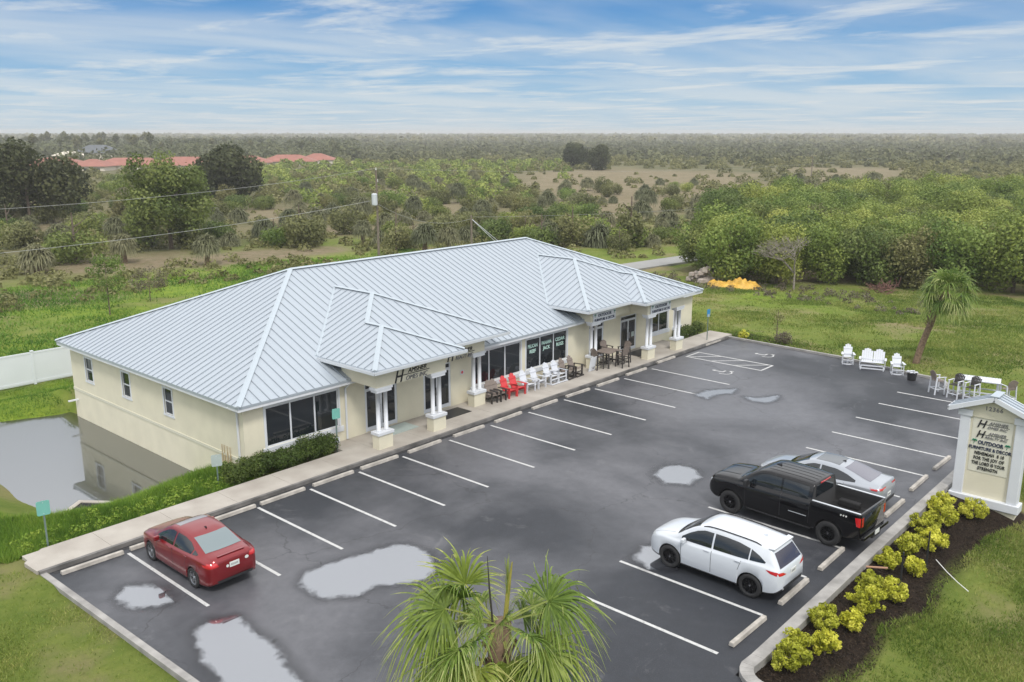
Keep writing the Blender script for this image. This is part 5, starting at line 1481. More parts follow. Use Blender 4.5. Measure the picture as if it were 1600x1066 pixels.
bar_chair('taupe bar chair behind the porch table, back against the wall', gp, M['taupe'], M['darkbrown'], (30.3, 2.62, .15), R(-10))
bar_chair('dark framed bar chair at the left end of the porch table', gp, M['taupe'], M['darkbrown'], (28.6, 2.05, .15), R(85))
bar_chair('taupe bar chair at the near side of the porch table', gp, M['taupe'], M['darkbrown'], (29.95, 1.25, .15), R(170))
bar_chair('taupe bar chair at the right end of the porch table nearest the doormat', gp, M['taupe'], M['darkbrown'], (30.85, 1.75, .15), R(-100))
# white board leaning on the column pedestal
lb = empty('leaning_board', (28.0, 1.93, .15), 'white speckled board leaning on the far porch column base', 'board', rz=R(3))
mb = MB(); mb.box((0, 0, .42), (.62, .03, .84), Matrix.Rotation(R(10), 3, 'X')); mb.build('panel', M['white'], lb, bevel=.01)
mb = MB(); mb.bar((-.1, -.03, .25), (.0, -.045, .15), .03, .02); mb.bar((0, -.045, .15), (.14, -.03, .26), .03, .02); mb.build('bracket', M['darkbrown'], lb)
# door mats
for x_, y_, lab, m_ in ((13.9, 2.55, 'worn grey door mat behind the first white column pair', 'palegrey'), (17.2, 2.35, 'black door mat in front of the second glass door', 'black'), (33.45, 2.35, 'black door mat in front of the far porch glass door', 'black')):
    mb = MB(); mb.bb(-.85, .85, -.5, .5, 0, .015); o = mb.build('door_mat', M[m_]); o.location = (x_, y_, .151); tag(o, lab, 'mat', 'mats at the shop doors')
# white high dining set in the lot
gl_ = 'white framed bar chairs by the patio table in the lot'
table('long white patio table behind the monument sign', M['chairwhite'], M['chairwhite'], (37.9, -15.75, 0), R(12), 1.1, 2.0, .92)
bar_chair('white bar chair with grey seat left of the patio table, nearest the kerb curve', gl_, M['taupe'], M['chairwhite'], (37.0, -14.0, 0), R(50))
bar_chair('first white bar chair with dark slatted back in front of the patio table', gl_, M['darkbrown'], M['chairwhite'], (36.75, -14.95, 0), R(-75+180+150))
bar_chair('second white bar chair with dark slatted back, nearer the sign roof', gl_, M['darkbrown'], M['chairwhite'], (36.7, -15.75, 0), R(-75+180+150))
bar_chair('white bar chair with grey back at the far end of the patio table', gl_, M['taupe'], M['chairwhite'], (37.6, -17.2, 0), R(140))

# ================================================================== SIGN POSTS
def post_sign(label, loc, h, pm, rz, w_=.36, hh=.46, low=None, name='sign_post', tilt=0):
    root = empty(name, loc, label, 'sign', None, rz)
    mb = MB(); mb.box((0, .02, h/2-.1), (.055, .035, h+.2), None); mb.build('post', M['galv'], root)
    mb = MB(); n = 5; r_ = .05; pts = []
    for cx, cy, a0 in ((w_/2-r_, hh/2-r_, 0), (-w_/2+r_, hh/2-r_, 90), (-w_/2+r_, -hh/2+r_, 180), (w_/2-r_, -hh/2+r_, 270)):
        for k in range(n): a = R(a0+90*k/(n-1)); pts.append((cx+r_*math.cos(a), cy+r_*math.sin(a)))
    mb.prism(pts, -.004, .004); mb.v = [(v[0], v[2]-.005, v[1]+h-hh/2) for v in mb.v]; mb.build('sign_panel', pm, root)
    mb = MB()
    for z in (h-.06, h-hh+.06): mb.box((0, -.014, z), (.02, .012, .02))
    mb.build('bolt', M['gutter'], root)
    if low:
        mb = MB(); mb.box((0, -.01, .42), (.24, .012, .30)); l_ = mb.build('lower_plate', M['white'], root)
        s_ = symbol(0, 0, .26); s_.v = [(v[0]-.02, -.018-.001*(v[2] > 0), v[1]+.36) for v in s_.v]; s_.build('wheelchair_symbol', M['letters'], root)
    return root
post_sign('teal green sign on a square post at the left end of the hedge', (-1.62, 2.3, -.05), 1.75, M['teal'], R(-12), .40, .50)
post_sign('faded pale grey sign standing before the pipes at the building corner', (5.05, 3.05, -.05), 1.3, M['palegrey'], R(-25), .40, .48)
post_sign('teal green sign with a small white accessible plate low on its post', (10.45, 2.55, .1), 1.85, M['teal'], R(-14), .36, .46, low=True)
bs = post_sign('small blue accessible parking sign on a thin post at the far end of the sidewalk', (39.3, .98, .12), 2.1, M['blue'], R(-8), .32, .50)
mb = MB(); mb.box((0, -.012, 1.68), (.2, .006, .18)); mb.build('sign_symbol', M['palegrey'], bs)

# ================================================================== MONUMENT SIGN  (face looks along -X)
ms = empty('monument_sign', (23.75, -19.7, -.4), 'cream and white monument sign with a small metal roof in the planting bed', 'sign', rz=R(-90))
# local frame: x = to the right along the face, -y = out of the face, z up; origin z -.4
def L2(z): return z+.4
mb = MB(); mb.bb(-1.10, 1.10, -.20, .20, L2(-1.2), L2(-.22)); mb.build('base', M['cream'], ms)
mb = MB(); mb.bb(-1.22, 1.22, -.30, .30, L2(-.32), L2(.02)); mb.build('plinth', M['white'], ms, bevel=.03)
for s in (-1, 1):
    mb = MB(); mb.bb(s*1.12 if s < 0 else .76, -.76 if s < 0 else 1.12, -.22, .22, L2(.02), L2(3.10)); mb.build('pillar', M['white'], ms, bevel=.02)
    mb = MB(); mb.bb(s*1.2 if s < 0 else .70, -.70 if s < 0 else 1.2, -.26, .26, L2(3.10), L2(3.34)); mb.build('pillar_cap', M['white'], ms, bevel=.01)
mb = MB(); mb.bb(-.76, .76, -.12, .12, L2(.02), L2(3.10)); mb.build('panel', M['cream'], ms)
mb = MB(); mb.prism([(-1.15, 3.34), (-.70, 3.34), (-.70, 3.1), (.70, 3.1), (.70, 3.34), (1.15, 3.34), (1.15, 3.46), (0, 3.93), (-1.15, 3.46)], -.17, .17)
mb.v = [(v[0], v[2], L2(v[1])) for v in mb.v]; mb.build('gable', M['cream'], ms)
mb = MB()
for s in (-1, 1):
    a = (0, 0, L2(4.03)); b = (s*1.50, 0, L2(3.42)); mb.mi = 0
    sl_ = (b[2]-a[2])/1.5; 
    vs = []
    for x, z in ((0, a[2]), (s*1.5, b[2])):
        for y in (-.42, .42): vs += [(x, y, z-.05), (x, y, z)]
    mb.add(vs, [(1, 5, 7, 3) if s > 0 else (3, 7, 5, 1), (0, 2, 6, 4) if s > 0 else (4, 6, 2, 0), (0, 4, 5, 1), (2, 3, 7, 6), (4, 6, 7, 5)])
    mb.mi = 1
    for y in (-.28, 0, .28): mb.bar((0, y, a[2]+.015), (s*1.5, y, b[2]+.015), .025, .03)
rf = mb.build('roof', [M['cap'], M['seam']], ms)
mb = MB()
for s in (-1, 1):
    for y in (-.44, .44): mb.bar((0, y, L2(3.94)), (s*1.52, y, L2(3.32)), .04, .17)
    mb.bar((s*1.52, -.46, L2(3.34)), (s*1.52, .46, L2(3.34)), .03, .15)
mb.build('roof_trim', M['white'], rf)
mb = MB(); mb.bar((0, -.45, L2(4.05)), (0, .45, L2(4.05)), .30, .03); mb.build('ridge_cap', M['cap'], rf)
mb = MB(); mb.bb(-.68, .68, -.135, -.122, L2(1.95), L2(3.07)); mb.mi = 0; bd = mb.build('sign_board', mat('sign_board', (.66, .64, .54), .5), ms)
mb = MB(); mb.bb(-.67, .67, -.14, -.122, L2(.98), L2(1.93)); mb.build('letter_board', mat('letter_board', (.66, .64, .54), .4), ms)
def mt_(t_, size, m_, x, z, y=-.15, **k): return text_mesh(t_, size, m_, 'lettering', ms, (x, y, L2(z)), **k)
mt_('12366', .22, M['greyletters'], -.02, 3.42, y=-.175, sp=1.15, bold=.003)
def mlogo(z, s, second, dm):
    mt_('H', .50*s, dm, -.40, z, shear=.35, sx=.9, bold=.006); mt_('AMSHER', .20*s, M['greyletters'], .18, z+.19*s, shear=.3, sx=1.0)
    mb = MB(); mb.bb(-.45, .56, -.145, -.14, L2(z+.15*s), L2(z+.17*s)); mb.build('logo_rule', dm, ms)
    mt_(second, .17*s, M['greyletters'], .15, z-.0*s, shear=.3, sx=1.0)
mlogo(2.72, .85, 'OMES INC', M['letters']); mlogo(2.33, .80, 'REALTY INC', M['letters'])
mt_('OUTDOOR', .21, M['navy'], 0, 2.07, bold=.005, sx=.80); mt_('FURNITURE & DECOR', .175, M['navy'], 0, 1.86, bold=.003, sx=.84)
for d in (-.57, .55):
    mb = MB(); mb.bar((d, -.15, L2(2.05)), (d+.02, -.15, L2(2.2)), .02, .01)
    for a in (25, 65, 115, 155, -15, 195): mb.bar((d+.02, -.15, L2(2.19)), (d+.02+.09*math.cos(R(a)), -.15, L2(2.19)+.06*math.sin(R(a))), .025, .025, up=(0, 1, 0))
    mb.build('palm_emblem', M['green_letters'], ms)
for k, t_ in enumerate(('NEHEMIAH  8 10', 'FOR THE JOY OF', 'THE LORD IS YOUR', 'STRENGTH')):
    mt_(t_, .18, M['letters'], 0.0, 1.66-.195*k, sp=1.08, sx=.72 if k != 2 else .67, bold=.004)

# ================================================================== STORM DRAIN, POSTS, HOSE
gd = G(131, 799, -.80)
sd_ = empty('storm_drain', (gd[0], gd[1], -1.06), 'concrete storm drain with a dark iron grate at the pond edge', 'drain', rz=R(38))
mb = MB(); z0, z1 = -.3, .30
for a in ((-.95, .95, .52, .72), (-.95, .95, -.72, -.52), (-.95, -.75, -.52, .52), (.75, .95, -.52, .52)): mb.bb(a[0], a[1], a[2], a[3], z0, z1)
mb.build('frame', M['concrete'], sd_, bevel=.01)
mb = MB()
for k in range(15): mb.box((-.70+.1*k, 0, .25), (.03, 1.04, .05))
for k in range(4): mb.box((0, -.4+.27*k, .25), (1.5, .035, .04))
mb.build('grate', M['black'], sd_)
for x, y, h in ((*G(1406, 919, -.32)[:2], 1.15), (*G(1447, 886, -.32)[:2], 1.25)):
    mb = MB(); mb.tube([(0, 0, -.2), (.02, .01, h*.6), (0, 0, h)], [.032, .030, .026], 8); o = mb.build('stake', M['black']); o.location = (x, y, float(ground_h(x, y)))
    tag(o, 'thin black stake in the mulch among the golden shrubs, ' + ('nearer the front of the bed' if x < 15.4 else 'nearer the monument sign'), 'stake', 'stakes in the planting bed')
mb = MB(); g0 = [tuple(G(x_, y_, -.35)[:2]) for x_, y_ in ((1462, 880), (1480, 893), (1497, 905), (1514, 917))]
mb.tube([(x, y, float(ground_h(x, y))+.12) for x, y in g0], .014, 6); tag(mb.build('hose', M['plate']), 'pale pipe lying from the shrub bed out onto the grass', 'pipe')
mb = MB(); mb.tube([(14.95, -18.5, .12), (15.15, -19.1, .2)], .035, 8); tag(mb.build('pipe_stub', mat('rusty_pipe', (.35, .2, .13), .8)), 'short rusty pipe poking out by the bed kerb', 'pipe')

# ================================================================== UTILITY POLES AND LINES
def utility_pole(loc, h, label, transformer=True, guys=()):
    root = empty('utility_pole', loc, label, 'utility pole')
    mb = MB(); mb.tube([(0, 0, -1), (0, 0, h)], [.16, .11], 10); mb.build('pole', M['wood'], root)
    if transformer:
        mb = MB(); mb.tube([(-.45, -.1, h-4.1), (-.45, -.1, h-4.0), (-.45, -.1, h-2.8), (-.45, -.1, h-2.7)], [.30, .34, .34, .2], 14); t_ = mb.build('transformer', M['gutter'], root)
        mb = MB(); mb.tube([(-.45, -.1, h-2.7), (-.45, -.1, h-2.45)], .05, 6); mb.bar((-.3, 0, h-3.2), (0, 0, h-3.2), .06, .1); mb.build('bushing', M['wood'], t_)
        mb = MB(); mb.tube([(0, 0, h), (0, 0, h+.3)], [.07, .04], 8); mb.tube([(.18, 0, h-1.4), (.18, 0, h-1.05)], .05, 8); mb.bar((0, 0, h-1.3), (.2, 0, h-1.3), .04, .04); mb.build('insulator', M['plate'], root)
        mb = MB(); mb.bar((-.4, 0, h-1.9), (.4, 0, h-1.9), .08, .08); mb.build('cross_arm', M['wood'], root)
    for g_ in guys:
        mb = MB(); mb.tube([(0, 0, h-.4), g_], .025, 5); mb.build('guy_wire', M['gutter'], root)
    return root
pA = G(592, 399, -1.0); pB = G(737, 392, -1.0)
utility_pole((pA[0], pA[1], -1.0), 10.1, 'tall wooden utility pole with a white cylindrical transformer behind the roof')
utility_pole((pB[0], pB[1], -1.0), 4.4, 'short wooden pole with two slanting guy wires behind the roof ridge', False, ((3.2, -4.5, -1.2), (3.9, -4.9, -1.2)))
pC = G(1267, 285, -1.5); utility_pole((pC[0], pC[1], -1.5), 8.0, 'thin distant pole standing alone in the scrub field', False)
def wire(a, b, sag, r_=.022, label='', n=24):
    a = Vector(a); b = Vector(b); pts = []
    for i in range(n+1):
        t = i/n; p = a.lerp(b, t); p.z -= sag*4*t*(1-t); pts.append(p)
    mb = MB(); mb.tube(pts, r_, 5); tag(mb.build('power_line', M['wire']), label, 'wire', 'power lines'); 
ztop = 9.3
l1 = PYp(-200, 333, pA[1]-3); l2 = PYp(-200, 409, pA[1]-3)
wire((pA[0], pA[1], ztop), (l1[0]-8, l1[1], l1[2]-.0), 1.0, .016, 'upper power line running left from the tall pole top')
wire((pA[0]-.5, pA[1], 5.6), (l2[0]-8, l2[1], l2[2]-.1), .9, .020, 'lower thicker power line running left from the transformer')
wire((pA[0], pA[1], ztop), (pA[0]+95, pA[1]-25, 9.0), 1.2, .01, 'thin line running right from the tall pole top')
wire((pA[0], pA[1], 5.2), (pB[0], pB[1], 3.0), 1.3, .015, 'slack line between the tall pole and the short pole')
wire((pB[0], pB[1], 3.2), (pB[0]+70, pB[1]-20, 3.4), .8, .012, 'low thin line running right from the short pole')

# ================================================================== WHITE FENCE
fr_ = empty('vinyl_fence', (0, 27.1, -.9), 'white vinyl privacy fence behind the pond at the building corner', 'fence')
fx = -24.0
while fx < 12:
    mb = MB(); mb.bb(fx+.06, fx+2.34, -.02, .02, 0, 1.78); mb.bb(fx+.06, fx+2.34, -.035, .035, 1.78, 1.88); mb.bb(fx+.06, fx+2.34, -.035, .035, .05, .18)
    mb.build('fence_panel', M['fence'], fr_)
    mb = MB(); mb.box((fx, 0, .92), (.13, .13, 1.96)); mb.box((fx, 0, 1.93), (.17, .17, .05)); mb.build('fence_post', M['fence'], fr_)
    fx += 2.4

# ================================================================== HOUSES FAR AWAY
def house(px_, py_, w_, d_, h_, rh, rz, label, roofm='terracotta', zb=-2.3, name='distant_house', group='red roofed houses beyond the scrub'):
    p = G(px_, py_, zb)
    root = empty(name, (p[0], p[1], zb), label, 'house', group, rz)
    mb = MB(); mb.bb(-w_/2, w_/2, -d_/2, d_/2, 0, h_); mb.build('wall', M['housewall'], root)
    o = .7; X_, Y_ = w_/2+o, d_/2+o; rx = X_-Y_*.9
    mb = MB(); vs = [(-X_, -Y_, h_), (X_, -Y_, h_), (X_, Y_, h_), (-X_, Y_, h_), (-rx, 0, h_+rh), (rx, 0, h_+rh)]
    mb.add(vs, [(0, 1, 5, 4), (1, 2, 5), (2, 3, 4, 5), (3, 0, 4), (3, 2, 1, 0)]); mb.build('roof', M[roofm], root)
    for k in range(max(2, int(w_/5))):
        x = -w_/2+(k+.5)*w_/max(2, int(w_/5)); mb = MB(); mb.bb(x-.7, x+.7, -d_/2-.03, -d_/2+.05, 1.0, 2.2); mb.build('window', M['glass'], root)
    return root
for (x, y, w_, d_, rh, a, lab) in ((92, 270, 24, 17, 3.0, -38, 'leftmost red roofed house beyond the scrub'), (148, 271, 15, 14, 2.6, -50, 'low red roofed house with a pale gable just right of the leftmost one'),
        (208, 269, 28, 16, 2.8, -40, 'wide red roofed house hidden behind the tall green tree, left part'), (300, 269, 30, 17, 3.2, -42, 'wide red roofed house between the tall green tree and the dark tree'),
        (385, 264, 22, 16, 2.8, -40, 'red roofed house just right of the dark tree'), (452, 262, 24, 16, 2.9, -42, 'second red roofed house from the right end of the row'),
        (497, 259, 17, 15, 2.9, -45, 'rightmost red roofed house of the row')):
    house(x, y, w_, d_, 2.9, rh, R(a), lab)
house(155, 254, 24, 18, 5.0, 4.2, R(-30), 'two storey house with a dark grey roof behind the red roofs', 'greyroof', group=None)
house(110, 257, 14, 12, 4.5, 2.0, R(-30), 'pale flat looking house beside the grey roofed one', 'housewall', group=None)

# ================================================================== PALMS
def frond(rng, O, az, el, pet, L_, nseg, droop, span=125, wid=1.0, nst=7, fold=.5, tw=0., jit=.0, free=.48):
    """one costapalmate fan leaf: returns verts, quads, cv"""
    O = np.array(O, float); d = np.array([math.cos(az)*math.cos(el), math.sin(az)*math.cos(el), math.sin(el)])
    # petiole sags a little
    V = []; F = []; CV = []
    def quadstrip(c, w_, nrm, cvs):
        b = len(V)
        for i in range(len(c)):
            V.append(c[i]-w_[i]); V.append(c[i]+w_[i])
        for i in range(len(c)-1):
            k = b+2*i; F.append((k, k+1, k+3, k+2)); CV.append(cvs[i] if hasattr(cvs, '__len__') else cvs)
    side = np.cross(d, [0, 0, 1]); side /= np.linalg.norm(side)+1e-9
    c = []; 
    for i in range(6):
        t = i/5; c.append(O+d*pet*t+np.array([0, 0, -.10*pet*t*t]))
    quadstrip(c, [side*.022*(1.3-.5*i/5) for i in range(6)], None, .75)
    up_ = np.cross(side, d); quadstrip(c, [up_*.016 for i in range(6)], None, .7)
    H = c[-1]; f_ = c[-1]-c[-2]; f_ /= np.linalg.norm(f_); n_ = np.cross(side, f_)
    s2 = side*math.cos(tw)+n_*math.sin(tw); n_ = np.cross(s2, f_); side = s2
    base = .12+.42*rng.random()
    for k in range(nseg):
        a = R(-span+2*span*k/(nseg-1)); la = L_*(.72+.28*math.cos(a*.75))*(.93+.14*rng.random())
        dv = f_*math.cos(a)+side*math.sin(a); dv = dv+n_*(.10+.16*(1-math.cos(a)))*.8
        dv = dv+jit*rng.normal(size=3); dv /= np.linalg.norm(dv); wv = np.cross(dv, n_); wv /= np.linalg.norm(wv)
        foldv = n_*(.5 if k % 2 else -.5)*fold
        curl = rng.normal(size=3); dr = droop*(.35+1.3*rng.random()); cc_ = []; ww = []; cvs = []
        sp_ = R(2*span/(nseg-1))
        for i in range(nst+1):
            t = i/nst
            p = H+dv*la*t+n_*(-.10*la*t*t)+f_*0
            p = p+np.array([0, 0, -1.])*dr*la*(max(0, t-.35)**1.8)*1.25+curl*jit*la*max(0, t-.35)**2*3
            if t < free: w_ = .5*sp_*la*t*1.06+.004
            else: w_ = .5*sp_*la*free*.85*(1-(t-free)/(1-free))**.7*wid+.0012
            cc_.append(p); ww.append((wv+foldv)*min(w_, .5*sp_*la*.48*1.06))
            cvs.append(np.clip(base+(.0 if t < .35 else .55*(t-.35)/.65)+.10*rng.normal(), 0, 1))
        quadstrip(cc_, ww, None, cvs)
    return V, F, CV
def palm(name, loc, h, lean, label, cat, group, nfr, pet, L_, nseg, r_, seed, nst=7, jit=0., free=.48, parts=True, material='leaf_palm', boots=True, fan_el=(-35, 75), extra=None, droop=.8):
    rng = np.random.default_rng(seed); root = empty(name, loc, label, cat, group)
    top = np.array([lean[0], lean[1], h]); mb = MB(); pts = []; rs = []
    for i in range(9):
        t = i/8; pts.append((lean[0]*t**1.5, lean[1]*t**1.5, -.5+(h+.5)*t)); rs.append(r_*(1.25-.3*t+(.25*max(0, t-.7)/.3 if boots else 0)))
    mb.tube(pts, rs, 12); tr = mb.build('trunk', M['palmbark'], root, smooth=True)
    if boots:
        mb = MB(); rr = random.Random(seed)
        for k in range(64):
            t = .52+.42*k/64; a = k*2.4; c_ = np.array([lean[0]*t**1.5, lean[1]*t**1.5, h*t]); o = np.array([math.cos(a), math.sin(a), 0])
            p0 = c_+o*r_*.9; p1 = p0+o*(.10+.08*rr.random())+np.array([0, 0, .16+.12*rr.random()])
            mb.bar(tuple(p0), tuple(p1), .07, .022, up=tuple(o))
            if rr.random() < .5: mb.bar(tuple(p1), tuple(p1+o*.04+np.array([rr.uniform(-.1, .1), rr.uniform(-.1, .1), -.18])), .012, .008, up=tuple(o))
        mb.build('boot_stubs', M['palmbark'], tr)
    allV, allF, allC = [], [], []
    lst = extra if extra else []
    if not extra:
        for k in range(nfr):
            el = R(fan_el[1]-(fan_el[1]-fan_el[0])*(k/(nfr-1))**.9); az = k*2.39996+.2*rng.normal()
            lst.append((az, el, 1.0, 0))
    for (az, el, sc, tw) in lst:
        v, f, c = frond(rng, top+np.array([math.cos(az), math.sin(az), 0])*r_*.5, az, el, pet*sc, L_*sc, nseg, droop*(1.0 if el < R(50) else .6), nst=nst, tw=tw+.25*rng.normal(), jit=jit, free=free)
        if parts: np_mesh('frond', v, f, M[material], c, root)
        else:
            b = len(allV); allV += v; allF += [tuple(b+i for i in q) for q in f]; allC += c
    if not parts: np_mesh('crown', allV, allF, M[material], allC, root)
    return root
# foreground palm: frond azimuths given in the world; camera looks along (+.75,+.67)
vx = math.atan2(cR[1], cR[0])      # azimuth of 'right in the picture'
aw = math.atan2(cF[1], cF[0])      # away from the camera
fr = [(vx+PI-.35, R(52), 1.0, 1.2), (vx+PI+.05, R(24), 1.05, .6), (vx+PI-.1, R(2), 1.1, .3), (vx+PI+.3, R(-28), 1.15, .1), (vx+PI+.75, R(-4), .95, -.3), (vx+PI+1.05, R(-38), .85, 0),
      (vx-.1, R(36), 1.05, -.9), (vx-.55, R(-12), .95, -.2), (vx-.15, R(-34), 1.0, .1), (vx+.7, R(10), .75, -.6),
      (aw+.5, R(2), .75, .6), (aw-.6, R(-15), .75, -.6), (aw+PI+.45, R(-64), .7, 0), (aw+PI-.9, R(30), .45, .8), (aw+PI+.3, R(50), .4, -.5), (vx+PI-.7, R(-20), .9, .4), (vx+PI-.05, R(44), .85, -.6), (vx+.15, R(14), .95, .5), (aw+PI-.6, R(5), .7, -.7), (aw+PI+.75, R(12), .75, .6), (vx+PI+.55, R(-52), .9, 0), (vx-.5, R(-55), .85, 0)]
PALM = (-3.05, -19.35); PH = 6.75
fp = palm('palm_tree', (PALM[0], PALM[1], -.2), PH, (.0, 0), 'sabal palm with arching fan fronds in the foreground', 'palm tree', None, 0, .74, .90, 62, .15, 11, nst=10, extra=fr, droop=1.35, jit=.07, free=.46)
# rising spear leaf and old flower stalk
rng = np.random.default_rng(5)
mb = MB(); t0 = Vector((.10, -.02, PH-.05)); mb.tube([t0, t0+Vector((.05, -.02, .55)), t0+Vector((.10, -.05, .95))], [.035, .032, .008], 8); mb.build('spear_leaf', mat('spear_leaf', (.28, .25, .05), .6), fp)
V_, F_, C_ = [], [], []
for k in range(50):
    a = rng.uniform(0, 6.28); b0 = np.array(t0)+np.array([.03, -.02, .25+.55*rng.random()]); e = b0+np.array([math.cos(a)*.05, math.sin(a)*.05, .28]); s_ = np.array([-math.sin(a), math.cos(a), 0])*.007
    i0 = len(V_); V_ += [b0-s_, b0+s_, e+s_*.2, e-s_*.2]; F_.append((i0, i0+1, i0+2, i0+3)); C_.append(.9)
np_mesh('spear_leaflets', V_, F_, M['leaf_lime'], C_, fp)
mb = MB(); t0 = Vector((-.08, .05, PH-.05)); mb.tube([t0, t0+Vector((-.04, .03, .6)), t0+Vector((-.06, .05, 1.12))], [.016, .014, .004], 6); mb.build('flower_stalk', M['darkbrown'], fp)
# leaning palm by the lot
pl2 = G(1430, 567, -.1)
palm('palm_tree', (pl2[0], pl2[1], -.1), 4.55, (.2, -1.35), 'leaning sabal palm on the lawn behind the white lot chairs', 'palm tree', None, 40, .95, .85, 26, .17, 21, nst=5, parts=False, material='leaf_palm', fan_el=(-55, 80), jit=.06, free=.48, droop=1.1)

# ================================================================== TREES, BUSHES: prototypes
def make_proto(name, cm, trunk, barkm='bark'):
    return (name, cm, trunk.build('trunk', M[barkm]) if trunk else None)
def plant(name, cme, trunkme, barkm, loc, s, rz, label, cat, group, sz=None):
    root = empty(name, loc, label, cat, group, rz); root.scale = (s, s, sz or s)
    o = obj_from('crown', cme, root)
    if trunkme:
        t = obj_from('trunk', trunkme, root)
    return root
def trunkmesh(h, r0, seed, spread, limbs, m='bark', lean=(0, 0)):
    o = trunk_mb(h, r0, seed, spread, limbs, lean).build('trunk', M[m]); me = o.data; bpy.data.objects.remove(o); return me
def single(name, loc, rx, ry, h, k, rb, n, leaf, m, seed, label, cat='tree', z0=.15, tr=.25, group=None):
    cm_ = crown_mesh('crown', seed, rx, ry, h*z0, h, k, rb, n, leaf, M[m])
    return plant(name, cm_, trunkmesh(h*.8, tr, seed, min(rx, ry)*.5, 7), 'bark', loc, 1, 0, label, cat, group)
def gp_(x, y, z=-1.1): p = G(x, y, z); return (p[0], p[1], z)
single('oak_tree', gp_(48, 352), 9.5, 8.5, 13, 36, 2.4, 12000, .6, 'leaf_dark', 31, 'broad dark round tree at the left edge of the scrub', z0=.05)
single('pine_tree', gp_(268, 390), 6.2, 6.0, 12.8, 50, 1.6, 16000, .36, 'leaf_green', 32, 'tall green tree standing clear in the scrub left of the roof', z0=.04)
single('oak_tree', gp_(361, 318), 7.2, 6.5, 11.5, 24, 2.6, 7000, .75, 'leaf_dark', 33, 'very dark dense tree right of the tall green tree', z0=.05)
for (x, y, s, lab) in ((897, 262, 1.0, 'left one of two dark round trees in the distant brown field'), (938, 266, 1.0, 'right one of two dark round trees in the distant brown field')):
    single('round_tree', gp_(x, y), 5.6, 5.4, 10.5, 30, 2.0, 8000, .6, 'leaf_dark', int(x), lab, z0=.02)
# sapling left of the building, thin and pale
single('sapling', gp_(172, 492, -1.0), 1.5, 1.5, 5.6, 26, .45, 2600, .13, 'leaf_lime', 77, 'thin pale green sapling on the grass left of the roof', z0=.15, tr=.05)
single('sapling', gp_(235, 470, -1.0), 1.8, 1.4, 3.2, 22, .4, 1500, .11, 'leaf_dry', 78, 'sparse brownish sapling right of the pale green one', z0=.2, tr=.04)

# prototypes shared by copies
def P_(seed, rx, ry, z1, k, rb, n, leaf, m, z0=.0): return crown_mesh('crown', seed, rx, ry, z0, z1, k, rb, n, leaf, M[m])
tm = [trunkmesh(3.6, .12, 200+i, 1.2, 4) for i in range(2)]
bushes = [P_(101, 2.1, 1.9, 2.6, 12, .95, 2600, .22, 'leaf_scrub'), P_(102, 2.4, 2.0, 2.2, 14, .85, 2600, .22, 'leaf_green'), P_(103, 1.8, 1.8, 3.1, 12, .85, 2500, .22, 'leaf_scrub'), P_(104, 2.6, 2.2, 2.4, 15, .9, 2700, .22, 'leaf_lime')]
def fan_plant(seed, h, nfr, L_, nseg, m='leaf_palmfar'):
    rng = np.random.default_rng(seed); V, F, Cc = [], [], []
    for k in range(nfr):
        el = R(80-105*(k/(nfr-1))); az = k*2.4
        v, f, c = frond(rng, (0, 0, h), az, el, .75*(.8+.4*rng.random()), L_*(.85+.3*rng.random()), nseg, 1.25, nst=4, wid=1.0, jit=.06)
        b = len(V); V += v; F += [tuple(b+i for i in q) for q in f]; Cc += c
    return np_mesh('crown', V, F, M[m], Cc, link=False)
palmet = [fan_plant(301, 1.5, 58, .95, 15), fan_plant(302, .8, 50, .95, 15), fan_plant(303, 2.2, 62, .95, 15)]
ptr = [trunkmesh(1.5, .35, 311, .3, 1, 'palmbark'), trunkmesh(.8, .3, 312, .3, 1, 'palmbark'), trunkmesh(2.4, .32, 313, .3, 1, 'palmbark')]
# noted bushes near the rear grass
for (x, y, k, s, lab) in ((325, 415, 2, 1.05, 'large shaggy palmetto standing alone on the rear grass between the tall tree and the roof'),
                          (195, 412, 2, 1.0, 'shaggy palmetto clump in front of the green bushes at the far left'), (60, 428, 0, 1.2, 'pale shaggy palmetto at the left edge of the photo'),
                          (862, 386, 2, .95, 'young palm with drooping fronds just above the roof ridge end'), (415, 378, 0, 1.2, 'palmetto with pale dead trunks right of the tall green tree'),
                          (935, 385, 1, 1.5, 'rounded palmetto clump above the rear road')):
    p = gp_(x, y); plant('palmetto', palmet[k], ptr[k], 'palmbark', p, s, rnd.uniform(0, 6), lab, 'palmetto', None)
for (x, y, k, s, lab, m_) in ((120, 412, 1, 1.6, 'wide green bush mass behind the left palmettos', 0), (15, 378, 1, 1.4, 'light green bush at the far left edge', 0), (85, 350, 0, 1.3, 'bush below the broad dark tree', 0),
                              (470, 385, 0, 1.5, 'wide olive bush left of the utility pole', 0), (620, 378, 1, 1.2, 'bush just right of the utility pole', 0), (985, 385, 2, 1.8, 'dark tall bush beside the rear road', 0)):
    plant('bush', bushes[k], tm[0], 'bark', gp_(x, y), s, rnd.uniform(0, 6), lab, 'bush', None)
